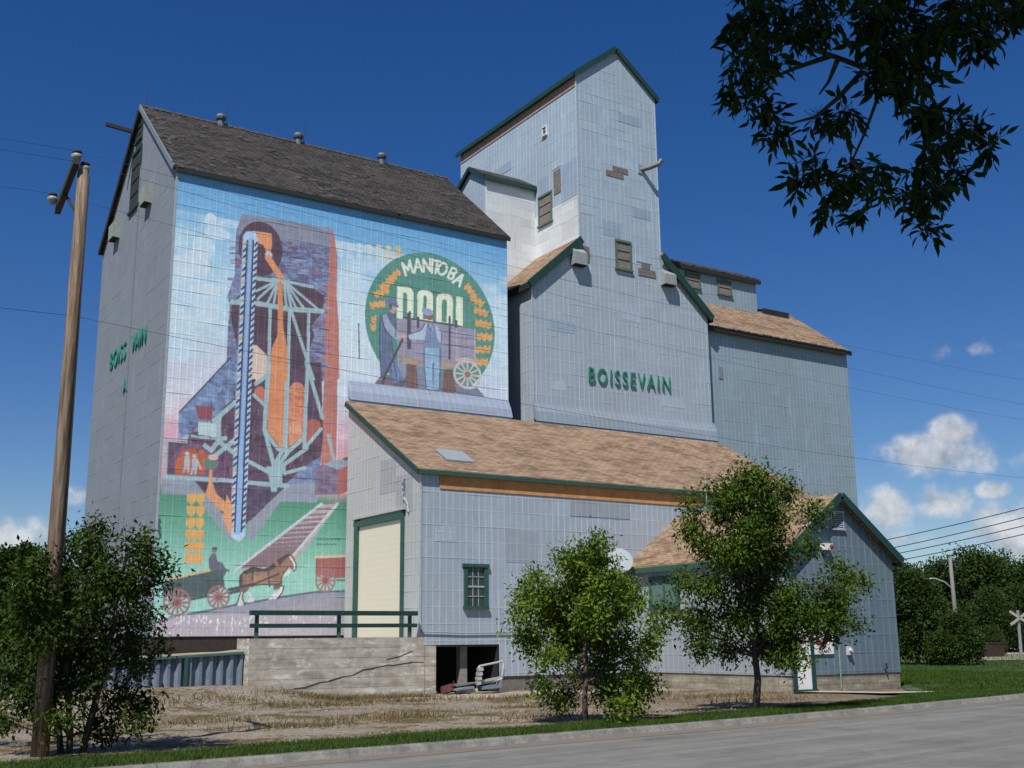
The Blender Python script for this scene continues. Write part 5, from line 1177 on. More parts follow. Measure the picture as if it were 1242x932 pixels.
["poly", [222, 226, 230], [0.97, 2.56, 0.99, 2.56, 1.0, 2.39, 0.96, 2.48], 0, 0],
["poly", [222, 226, 230], [2.77, 2.44, 2.82, 2.43, 2.81, 2.37, 2.76, 2.39], 0, 0],
["poly", [222, 226, 230], [0.95, 2.43, 0.97, 2.42, 0.96, 2.29, 0.94, 2.36], 0, 0],
["poly", [222, 226, 230], [1.26, 2.41, 1.28, 2.4, 1.29, 2.29, 1.26, 2.3], 0, 0],
["poly", [222, 226, 230], [1.65, 2.43, 1.7, 2.42, 1.67, 2.31, 1.64, 2.39], 0, 0],
["poly", [222, 226, 230], [3.77, 2.36, 3.8, 2.36, 3.8, 2.3, 3.76, 2.28], 0, 0],
["poly", [222, 226, 230], [1.21, 2.4, 1.23, 2.4, 1.26, 2.23, 1.2, 2.35], 0, 0],
["poly", [222, 226, 230], [2.74, 2.51, 2.78, 2.5, 2.75, 2.42, 2.73, 2.46], 0, 0],
["poly", [222, 226, 230], [1.78, 2.34, 1.83, 2.33, 1.82, 2.26, 1.77, 2.3], 0, 0],
["poly", [222, 226, 230], [1.4, 2.47, 1.42, 2.46, 1.43, 2.41, 1.39, 2.35], 0, 0],
["poly", [222, 226, 230], [4.96, 2.58, 5.01, 2.58, 4.97, 2.42, 4.94, 2.54], 0, 0],
["poly", [222, 226, 230], [1.97, 2.4, 2.03, 2.39, 1.99, 2.24, 1.96, 2.37], 0, 0],
["poly", [222, 226, 230], [0.61, 2.02, 0.65, 2.02, 0.64, 1.86, 0.6, 1.92], 0, 0],
["poly", [222, 226, 230], [3.15, 2.5, 3.2, 2.49, 3.16, 2.43, 3.14, 2.45], 0, 0],
["poly", [222, 226, 230], [2.45, 2.41, 2.47, 2.4, 2.48, 2.23, 2.44, 2.37], 0, 0],
["poly", [222, 226, 230], [1.95, 2.37, 1.98, 2.36, 1.96, 2.28, 1.94, 2.28], 0, 0],
["poly", [222, 226, 230], [2.2, 2.2, 2.23, 2.19, 2.24, 2.02, 2.19, 2.1], 0, 0],
["poly", [222, 226, 230], [0.81, 2.35, 0.84, 2.35, 0.83, 2.22, 0.8, 2.27], 0, 0],
["poly", [222, 226, 230], [3.41, 2.54, 3.43, 2.53, 3.44, 2.45, 3.4, 2.44], 0, 0],
["poly", [222, 226, 230], [5.35, 2.37, 5.38, 2.36, 5.39, 2.18, 5.34, 2.34], 0, 0],
["poly", [222, 226, 230], [3.1, 2.08, 3.14, 2.08, 3.15, 2.01, 3.09, 1.99], 0, 0],
["poly", [222, 226, 230], [1.35, 2.04, 1.37, 2.04, 1.37, 1.91, 1.34, 1.99], 0, 0],
["poly", [190, 216, 226], [0.05, 2.5, 0.26, 2.64, 0.57, 2.49, 0.27, 2.38, 0.06, 2.32], 0, 0],
["poly", [58, 80, 82], [0.25, 3.6, 0.41, 3.71, 1.86, 4.06, 2.33, 4.12, 2.43, 3.54, 1.97, 3.27, 1.27, 3.15, 0.37, 3.16], 0.5, [72, 96, 94]],
["line", [198, 180, 140], [0.41, 3.73, 1.86, 4.07], 0.1, 0],
["line", [64, 72, 84], [1.23, 3.08, 1.83, 3.2], 0.1, 0],
["line", [64, 72, 84], [2.61, 3.43, 3.01, 3.5], 0.12, 0],
["line", [70, 76, 86], [2.62, 3.31, 2.96, 3.39], 0.1, 0],
["wheel", [150, 98, 104], [0.81, 2.98, 0.47, 0.46], 13, [140, 70, 72]],
["wheel", [150, 98, 104], [2.23, 3.17, 0.4, 0.4], 12, [140, 70, 72]],
["poly", [92, 90, 110], [1.86, 4.13, 1.82, 4.44, 1.92, 4.63, 2.05, 4.66, 2.14, 4.38, 2.32, 4.33, 2.43, 4.14, 2.58, 4.1, 2.58, 4.04, 2.47, 4.04, 2.41, 3.88, 2.36, 3.88, 2.33, 4.09, 1.93, 4.06], 0.4, [110, 104, 122]],
["ellipse", [120, 110, 120], [2.01, 4.76, 0.09, 0.1], 0, 0],
["ellipse", [80, 80, 96], [2.02, 4.82, 0.1, 0.05], 0, 0],
["poly", [138, 106, 86], [2.96, 3.91, 3.09, 4.05, 3.41, 4.21, 3.82, 4.14, 4.05, 4.24, 4.32, 4.49, 4.59, 4.65, 4.71, 4.71, 4.87, 4.62, 5.0, 4.36, 5.01, 4.17, 4.93, 4.1, 4.73, 4.26, 4.57, 4.07, 4.48, 3.86, 4.49, 3.68, 4.27, 3.62, 4.04, 3.63, 3.61, 3.61, 3.38, 3.55, 3.18, 3.44, 2.98, 3.47], 0.5, [154, 120, 96]],
["poly", [64, 58, 66], [3.05, 4.03, 3.41, 4.24, 3.82, 4.15, 4.05, 4.25, 4.4, 4.53, 4.67, 4.69, 4.79, 4.65, 4.63, 4.57, 4.41, 4.31, 3.98, 4.07, 3.48, 4.05, 3.15, 3.95], 0.4, [80, 70, 74]],
["poly", [60, 56, 64], [2.94, 3.92, 3.04, 3.94, 3.04, 3.47, 2.97, 3.4, 2.92, 3.72], 0, 0],
["poly", [120, 88, 76], [2.98, 3.51, 3.34, 3.57, 3.24, 3.37, 3.05, 3.29], 0, 0],
["poly", [206, 204, 208], [3.01, 3.36, 3.1, 3.35, 3.07, 3.15, 3.16, 2.93, 3.07, 2.88, 2.86, 2.89, 2.94, 3.11], 0, 0],
["poly", [206, 204, 208], [3.25, 3.37, 3.37, 3.35, 3.39, 3.22, 3.49, 3.15, 3.48, 3.02, 3.25, 2.99, 3.34, 3.19], 0, 0],
["poly", [110, 84, 74], [4.43, 3.7, 4.57, 3.57, 4.46, 3.42, 4.36, 3.49, 4.2, 3.42, 4.18, 3.6], 0, 0],
["poly", [216, 214, 218], [4.45, 3.58, 4.58, 3.57, 4.52, 3.35, 4.33, 3.12, 4.19, 3.14, 4.24, 3.32, 4.4, 3.42], 0, 0],
["poly", [206, 204, 208], [4.2, 3.42, 4.28, 3.31, 4.15, 3.1, 4.02, 3.1, 4.09, 3.23, 4.17, 3.3], 0, 0],
["poly", [226, 222, 224], [4.73, 4.65, 4.81, 4.62, 5.0, 4.34, 5.02, 4.19, 4.94, 4.11, 4.92, 4.34], 0, 0],
["line", [64, 54, 60], [2.92, 3.51, 3.49, 3.64, 4.49, 4.05], 0.06, 0],
["line", [150, 110, 80], [4.2, 4.49, 4.48, 3.97], 0.12, 0],
["line", [60, 56, 64], [3.98, 4.07, 4.04, 3.56], 0.05, 0],
["line", [60, 56, 64], [3.42, 4.02, 3.41, 3.77], 0.05, 0],
["line", [210, 215, 222], [4.54, 3.94, 4.77, 4.09], 0.1, 0],
["line", [58, 46, 48], [2.96, 3.91, 3.09, 4.05, 3.41, 4.21, 3.82, 4.14, 4.05, 4.24, 4.32, 4.48, 4.59, 4.64, 4.71, 4.7, 4.87, 4.62, 5.0, 4.36, 5.01, 4.18, 4.93, 4.1], 0.045, 0],
["line", [58, 46, 48], [4.73, 4.26, 4.57, 4.07, 4.48, 3.86, 4.49, 3.68, 4.27, 3.62, 4.04, 3.63, 3.61, 3.61, 3.38, 3.55], 0.045, 0],
["line", [58, 46, 48], [4.45, 3.58, 4.58, 3.57, 4.52, 3.35, 4.33, 3.12], 0.045, 0],
["line", [58, 46, 48], [3.01, 3.36, 2.94, 3.11, 2.86, 2.89], 0.045, 0],
["line", [58, 46, 48], [3.1, 3.35, 3.07, 3.15, 3.16, 2.93], 0.045, 0],
["poly", [176, 136, 104], [3.44, 3.92, 3.79, 3.96, 4.14, 3.89, 4.15, 3.71, 3.61, 3.64, 3.45, 3.73], 0.8, [150, 112, 88]],
["poly", [156, 112, 88], [4.48, 4.35, 4.64, 4.5, 4.84, 4.39, 4.81, 4.2, 4.65, 4.26, 4.49, 4.09], 0.6, [130, 96, 80]],
["ellipse", [30, 26, 30], [4.8, 4.45, 0.02, 0.02], 0, 0],
["line", [64, 54, 60], [2.92, 3.51, 3.49, 3.64, 4.49, 4.05], 0.06, 0],
["line", [150, 110, 80], [4.2, 4.49, 4.48, 3.97], 0.1, 0],
["line", [60, 56, 64], [3.98, 4.07, 4.04, 3.56], 0.05, 0],
["poly", [164, 92, 84], [5.74, 4.61, 7.06, 4.68, 7.08, 3.92, 6.6, 3.9, 5.75, 4.0], 0.6, [150, 80, 78]],
["line", [208, 186, 150], [5.77, 4.63, 7.06, 4.71], 0.09, 0],
["line", [70, 80, 90], [6.6, 3.83, 7.08, 3.82], 0.06, 0],
["wheel", [158, 104, 108], [6.15, 3.8, 0.4, 0.42], 12, [150, 64, 66]],
["ellipse", [74, 140, 124], [10.48, 14.04, 2.96, 2.95], 0.25, [84, 150, 132]],
["poly", [224, 160, 74], [8.37, 15.58, 8.52, 15.61, 8.51, 15.76, 8.71, 15.61, 8.72, 15.47, 8.55, 15.43], 0, 0],
["poly", [224, 160, 74], [8.54, 15.75, 8.68, 15.78, 8.68, 15.93, 8.88, 15.79, 8.89, 15.64, 8.72, 15.6], 0, 0],
["poly", [224, 160, 74], [8.7, 15.93, 8.85, 15.96, 8.85, 16.11, 9.05, 15.96, 9.06, 15.82, 8.89, 15.78], 0, 0],
["poly", [224, 160, 74], [8.06, 15.27, 8.21, 15.28, 8.23, 15.43, 8.39, 15.26, 8.38, 15.11, 8.21, 15.1], 0, 0],
["poly", [224, 160, 74], [8.25, 15.43, 8.39, 15.43, 8.41, 15.59, 8.58, 15.41, 8.57, 15.26, 8.4, 15.25], 0, 0],
["poly", [224, 160, 74], [8.44, 15.58, 8.58, 15.59, 8.6, 15.74, 8.77, 15.56, 8.76, 15.41, 8.59, 15.4], 0, 0],
["poly", [224, 160, 74], [7.84, 14.98, 7.97, 14.95, 8.03, 15.1, 8.14, 14.88, 8.09, 14.74, 7.93, 14.77], 0, 0],
["poly", [224, 160, 74], [8.05, 15.09, 8.19, 15.06, 8.24, 15.21, 8.35, 14.99, 8.3, 14.84, 8.14, 14.87], 0, 0],
["poly", [224, 160, 74], [8.26, 15.2, 8.4, 15.17, 8.46, 15.32, 8.57, 15.1, 8.52, 14.95, 8.36, 14.98], 0, 0],
["poly", [224, 160, 74], [7.7, 14.53, 7.83, 14.48, 7.91, 14.61, 7.97, 14.37, 7.89, 14.24, 7.75, 14.3], 0, 0],
["poly", [224, 160, 74], [7.93, 14.6, 8.05, 14.54, 8.13, 14.68, 8.19, 14.44, 8.11, 14.3, 7.97, 14.36], 0, 0],
["poly", [224, 160, 74], [8.15, 14.66, 8.27, 14.61, 8.36, 14.75, 8.41, 14.51, 8.34, 14.37, 8.19, 14.43], 0, 0],
["poly", [224, 160, 74], [7.78, 13.99, 7.89, 13.92, 7.99, 14.04, 8.01, 13.79, 7.91, 13.67, 7.78, 13.75], 0, 0],
["poly", [224, 160, 74], [7.76, 13.67, 7.87, 13.59, 7.97, 13.72, 7.99, 13.47, 7.9, 13.35, 7.77, 13.43], 0, 0],
["poly", [224, 160, 74], [12.21, 16.05, 12.19, 15.91, 12.36, 15.92, 12.13, 15.73, 11.97, 15.72, 11.99, 15.87], 0, 0],
["poly", [224, 160, 74], [12.34, 15.9, 12.33, 15.76, 12.49, 15.77, 12.27, 15.58, 12.11, 15.57, 12.12, 15.72], 0, 0],
["poly", [224, 160, 74], [12.48, 15.75, 12.46, 15.61, 12.63, 15.62, 12.41, 15.43, 12.25, 15.42, 12.26, 15.57], 0, 0],
["poly", [224, 160, 74], [12.39, 15.6, 12.43, 15.48, 12.59, 15.54, 12.46, 15.3, 12.31, 15.23, 12.25, 15.37], 0, 0],
["poly", [224, 160, 74], [12.59, 15.52, 12.63, 15.4, 12.8, 15.46, 12.66, 15.22, 12.51, 15.15, 12.45, 15.29], 0, 0],
["poly", [224, 160, 74], [12.79, 15.44, 12.84, 15.32, 13.0, 15.38, 12.86, 15.14, 12.71, 15.07, 12.65, 15.21], 0, 0],
["poly", [224, 160, 74], [12.52, 15.1, 12.59, 14.99, 12.74, 15.08, 12.65, 14.83, 12.51, 14.73, 12.42, 14.86], 0, 0],
["poly", [224, 160, 74], [12.74, 15.06, 12.81, 14.95, 12.96, 15.04, 12.87, 14.79, 12.73, 14.69, 12.64, 14.82], 0, 0],
["poly", [224, 160, 74], [12.96, 15.02, 13.03, 14.91, 13.18, 15.0, 13.09, 14.75, 12.95, 14.66, 12.87, 14.78], 0, 0],
["poly", [224, 160, 74], [12.55, 14.57, 12.65, 14.46, 12.8, 14.58, 12.75, 14.3, 12.61, 14.19, 12.49, 14.3], 0, 0],
["poly", [224, 160, 74], [12.81, 14.56, 12.9, 14.45, 13.05, 14.57, 13.0, 14.29, 12.87, 14.18, 12.75, 14.29], 0, 0],
["poly", [224, 160, 74], [13.06, 14.55, 13.16, 14.44, 13.31, 14.56, 13.26, 14.28, 13.12, 14.17, 13.0, 14.28], 0, 0],
["poly", [224, 160, 74], [12.58, 13.99, 12.69, 13.9, 12.82, 14.03, 12.81, 13.75, 12.69, 13.63, 12.55, 13.73], 0, 0],
["poly", [224, 160, 74], [12.83, 14.01, 12.95, 13.92, 13.08, 14.05, 13.07, 13.77, 12.94, 13.64, 12.81, 13.74], 0, 0],
["poly", [224, 160, 74], [13.09, 14.02, 13.2, 13.93, 13.34, 14.06, 13.33, 13.79, 13.2, 13.66, 13.06, 13.76], 0, 0],
["poly", [224, 160, 74], [12.47, 13.41, 12.59, 13.33, 12.71, 13.46, 12.72, 13.19, 12.61, 13.06, 12.47, 13.15], 0, 0],
["poly", [224, 160, 74], [12.72, 13.44, 12.85, 13.36, 12.97, 13.5, 12.98, 13.23, 12.87, 13.09, 12.72, 13.18], 0, 0],
["poly", [224, 160, 74], [12.98, 13.48, 13.1, 13.4, 13.23, 13.53, 13.24, 13.26, 13.13, 13.13, 12.98, 13.22], 0, 0],
["poly", [224, 160, 74], [12.34, 12.84, 12.47, 12.76, 12.58, 12.9, 12.61, 12.64, 12.51, 12.5, 12.36, 12.58], 0, 0],
["poly", [224, 160, 74], [12.6, 12.88, 12.72, 12.81, 12.84, 12.95, 12.87, 12.68, 12.76, 12.55, 12.61, 12.63], 0, 0],
["poly", [224, 160, 74], [12.85, 12.93, 12.98, 12.85, 13.1, 12.99, 13.12, 12.72, 13.02, 12.59, 12.87, 12.67], 0, 0],
["line", [222, 228, 212], [9.28, 15.87, 9.11, 16.35, 9.37, 16.11, 9.44, 16.51, 9.59, 16.06], 0.105, 0],
["line", [222, 228, 212], [9.66, 16.06, 9.79, 16.64, 10.02, 16.16], 0.105, 0],
["line", [222, 228, 212], [9.73, 16.28, 9.96, 16.32], 0.074, 0],
["line", [222, 228, 212], [10.09, 16.17, 10.07, 16.69, 10.37, 16.24, 10.37, 16.75], 0.105, 0],
["line", [222, 228, 212], [10.48, 16.74, 10.46, 16.19], 0.105, 0],
["line", [222, 228, 212], [10.55, 16.71, 10.85, 16.73], 0.093, 0],
["line", [222, 228, 212], [10.71, 16.7, 10.63, 16.19], 0.105, 0],
["line", [222, 228, 212], [11.15, 16.46, 11.13, 16.37, 11.08, 16.29, 11.02, 16.23, 10.95, 16.19, 10.88, 16.17, 10.82, 16.19, 10.78, 16.24, 10.75, 16.31, 10.76, 16.39, 10.78, 16.48, 10.83, 16.56, 10.89, 16.63, 10.96, 16.67, 11.03, 16.68, 11.09, 16.66, 11.13, 16.62, 11.15, 16.55, 11.15, 16.46], 0.1, 0],
["line", [222, 228, 212], [11.41, 16.57, 11.2, 16.11, 11.33, 16.06, 11.45, 16.12, 11.49, 16.25, 11.38, 16.32, 11.51, 16.31, 11.62, 16.42, 11.58, 16.54, 11.41, 16.57], 0.093, 0],
["line", [222, 228, 212], [11.31, 16.33, 11.45, 16.3], 0.074, 0],
["line", [222, 228, 212], [11.43, 15.92, 11.9, 16.33, 11.75, 15.81], 0.105, 0],
["line", [222, 228, 212], [11.6, 16.06, 11.82, 16.03], 0.074, 0],
["poly", [226, 232, 204], [8.89, 15.35, 9.4, 15.4, 9.56, 15.34, 9.63, 15.2, 9.63, 14.23, 9.54, 14.04, 9.35, 14.01, 9.34, 14.93, 9.17, 14.91, 9.17, 14.03, 8.89, 14.04], 0, 0],
["poly", [74, 140, 124], [9.16, 15.15, 9.29, 15.15, 9.35, 15.07, 9.35, 14.41, 9.28, 14.22, 9.16, 14.21], 0, 0],
["poly", [226, 232, 204], [9.8, 15.14, 9.86, 15.3, 10.03, 15.39, 10.32, 15.41, 10.47, 15.33, 10.52, 15.16, 10.5, 14.14, 10.23, 14.14, 9.82, 14.08], 0, 0],
["poly", [74, 140, 124], [10.08, 15.09, 10.14, 15.18, 10.22, 15.16, 10.24, 15.03, 10.23, 14.19, 10.06, 14.16], 0, 0],
["poly", [226, 232, 204], [10.66, 15.1, 10.74, 15.29, 10.93, 15.39, 11.21, 15.41, 11.4, 15.33, 11.45, 15.13, 11.42, 14.18, 11.16, 14.17, 10.67, 14.16], 0, 0],
["poly", [74, 140, 124], [10.93, 15.05, 11.0, 15.15, 11.11, 15.14, 11.16, 15.04, 11.15, 14.18, 10.92, 14.18], 0, 0],
["poly", [226, 232, 204], [11.6, 15.36, 11.91, 15.36, 11.91, 14.14, 11.57, 14.14], 0, 0],
["poly", [112, 122, 142], [7.38, 10.85, 7.85, 11.15, 8.26, 11.67, 9.3, 11.85, 11.47, 11.99, 12.6, 11.65, 13.14, 11.11, 13.82, 11.07, 13.82, 10.72, 7.39, 10.08], 0.4, [128, 134, 152]],
["poly", [110, 96, 108], [8.08, 11.37, 8.56, 11.65, 9.3, 11.62, 9.25, 11.28, 8.03, 11.23], 0.5, [124, 108, 112]],
["poly", [136, 148, 172], [7.01, 11.04, 9.62, 11.04, 11.86, 11.04, 14.27, 11.09, 14.38, 10.34, 7.02, 10.41], 0.2, [148, 158, 180]],
["poly", [146, 142, 166], [8.9, 13.95, 9.28, 14.09, 10.42, 14.08, 12.48, 14.08, 12.51, 12.76, 11.47, 12.34, 10.92, 12.21, 10.05, 12.14, 8.96, 12.26], 0.5, [160, 152, 172]],
["line", [176, 170, 184], [11.62, 14.04, 11.62, 12.65], 0.06, 0],
["line", [176, 170, 184], [12.48, 14.08, 12.49, 12.82], 0.06, 0],
["line", [120, 116, 140], [8.98, 13.07, 12.47, 13.36], 0.05, 0],
["line", [120, 116, 140], [8.97, 13.53, 12.47, 13.66], 0.05, 0],
["poly", [152, 128, 126], [8.98, 12.55, 10.05, 12.49, 10.05, 12.29, 9.05, 12.28], 0.6, [196, 164, 110]],
["poly", [196, 160, 96], [10.92, 12.51, 11.47, 12.52, 11.47, 12.39, 10.92, 12.32], 0.7, [150, 130, 120]],
["poly", [74, 60, 64], [9.15, 14.14, 9.28, 14.14, 11.8, 14.15, 11.8, 14.09, 9.18, 14.08], 0, 0],
["line", [70, 72, 88], [9.47, 14.38, 9.49, 12.9], 0.1, 0],
["line", [70, 72, 88], [9.85, 14.2, 9.85, 13.82], 0.1, 0],
["line", [70, 72, 88], [11.29, 14.44, 11.29, 12.7], 0.1, 0],
["line", [70, 72, 88], [11.6, 14.31, 11.6, 14.07], 0.1, 0],
["line", [70, 72, 88], [9.4, 14.28, 9.42, 12.89], 0.1, 0],
["poly", [112, 82, 74], [9.36, 12.26, 9.77, 12.25, 9.87, 11.35, 9.68, 11.21, 9.37, 11.24, 9.31, 11.51], 0.5, [128, 96, 84]],
["poly", [112, 82, 74], [11.02, 12.17, 11.41, 12.28, 11.61, 11.37, 11.34, 11.23, 10.95, 11.27], 0.5, [128, 96, 84]],
["poly", [140, 152, 176], [8.96, 12.26, 9.3, 12.31, 9.36, 11.86, 9.18, 11.5, 8.87, 11.46], 0.6, [120, 132, 156]],
["poly", [126, 136, 160], [9.8, 12.2, 10.12, 12.18, 10.19, 11.5, 9.87, 11.58], 0.6, [110, 122, 146]],
["wheel", [198, 190, 190], [12.13, 12.14, 0.66, 0.6], 12, [150, 110, 100]],
["poly", [196, 180, 150], [11.57, 12.74, 12.14, 12.87, 12.74, 12.67, 12.74, 12.59, 12.14, 12.75, 11.57, 12.62], 0, 0],
["poly", [86, 104, 138], [8.22, 14.11, 8.43, 14.23, 8.81, 14.19, 8.87, 13.68, 8.86, 13.28, 8.7, 13.14, 8.77, 12.35, 8.93, 11.69, 9.06, 11.4, 8.78, 11.39, 8.56, 12.1, 8.5, 11.59, 8.26, 11.56, 8.19, 12.28, 8.15, 13.64], 0.4, [102, 122, 158]],
["poly", [100, 124, 164], [8.67, 12.68, 8.83, 12.36, 9.24, 11.67, 9.24, 11.42, 8.94, 11.3, 8.75, 11.56], 0.4, [120, 146, 184]],
["poly", [150, 162, 188], [8.25, 14.05, 8.43, 14.14, 8.69, 13.72, 9.03, 13.42, 9.05, 13.25, 8.88, 13.14, 8.6, 13.3, 8.35, 13.61], 0.4, [164, 176, 198]],
["ellipse", [190, 156, 144], [8.72, 14.41, 0.16, 0.2], 0, 0],
["ellipse", [104, 116, 152], [8.64, 14.66, 0.28, 0.17], 0, 0],
["poly", [92, 104, 140], [8.74, 14.62, 8.99, 14.57, 8.96, 14.47, 8.71, 14.53], 0, 0],
["ellipse", [90, 72, 76], [8.62, 14.46, 0.06, 0.12], 0, 0],
["ellipse", [204, 158, 150], [9.19, 13.33, 0.15, 0.12], 0, 0],
["line", [78, 66, 74], [9.16, 13.21, 8.38, 11.57, 8.33, 11.34], 0.1, 0],
["poly", [96, 88, 104], [8.78, 11.37, 9.3, 11.62, 9.31, 11.37, 8.94, 11.19], 0, 0],
["line", [54, 64, 92], [8.22, 14.11, 8.15, 13.64, 8.19, 12.28, 8.26, 11.56], 0.04, 0],
["line", [54, 64, 92], [8.81, 14.19, 8.87, 13.68, 8.86, 13.28], 0.04, 0],
["line", [54, 64, 92], [8.7, 13.14, 8.77, 12.35, 8.93, 11.69], 0.04, 0],
["line", [54, 64, 92], [8.25, 14.05, 8.35, 13.61, 8.6, 13.3, 8.88, 13.14], 0.04, 0],
["poly", [172, 186, 210], [9.41, 13.44, 9.98, 13.7, 10.17, 14.01, 10.68, 14.0, 10.91, 13.68, 10.91, 13.33, 10.17, 13.34, 9.47, 13.25], 0.4, [188, 200, 218]],
["poly", [112, 136, 172], [10.26, 14.0, 10.39, 14.05, 10.43, 13.73, 10.49, 13.74, 10.49, 14.03, 10.62, 14.02, 10.69, 13.59, 10.85, 13.26, 10.85, 12.62, 10.56, 12.43, 10.18, 12.47, 10.08, 12.87, 10.14, 13.28], 0.3, [130, 158, 192]],
["poly", [134, 172, 204], [10.14, 12.99, 10.85, 13.08, 10.85, 12.38, 10.83, 11.34, 10.57, 11.34, 10.56, 12.41, 10.5, 12.4, 10.54, 11.31, 10.25, 11.3, 10.13, 12.29], 0.5, [150, 190, 216]],
["poly", [86, 106, 140], [10.5, 12.4, 10.59, 12.47, 10.57, 11.77, 10.53, 11.54], 0, 0],
["ellipse", [150, 84, 88], [10.36, 14.34, 0.19, 0.17], 0, 0],
["ellipse", [140, 158, 190], [10.27, 14.5, 0.26, 0.15], 0, 0],
["poly", [92, 74, 82], [10.25, 11.33, 10.54, 11.34, 10.51, 11.25, 10.25, 11.25], 0, 0],
["poly", [92, 74, 82], [10.57, 11.34, 10.83, 11.37, 10.77, 11.22, 10.57, 11.22], 0, 0],
["line", [66, 84, 116], [9.41, 13.44, 9.98, 13.7, 10.17, 14.01], 0.04, 0],
["line", [66, 84, 116], [10.91, 13.68, 10.91, 13.33], 0.04, 0],
["line", [66, 84, 116], [10.14, 12.99, 10.13, 12.29, 10.25, 11.3], 0.04, 0],
["line", [66, 84, 116], [10.85, 13.08, 10.85, 12.38, 10.83, 11.34], 0.04, 0],
["line", [66, 84, 116], [10.26, 14.0, 10.43, 13.73, 10.49, 14.03], 0.04, 0],
["line", [60, 70, 80], [7.26, 13.58, 7.32, 12.22], 0.05, 0],
["line", [40, 70, 60], [0.01, 5.78, 0.1, 5.62], 0.1, 0],
["line", [40, 70, 60], [0.04, 5.56, 0.12, 5.4], 0.1, 0],
["line", [40, 70, 60], [0.08, 5.34, 0.14, 5.18], 0.1, 0]]
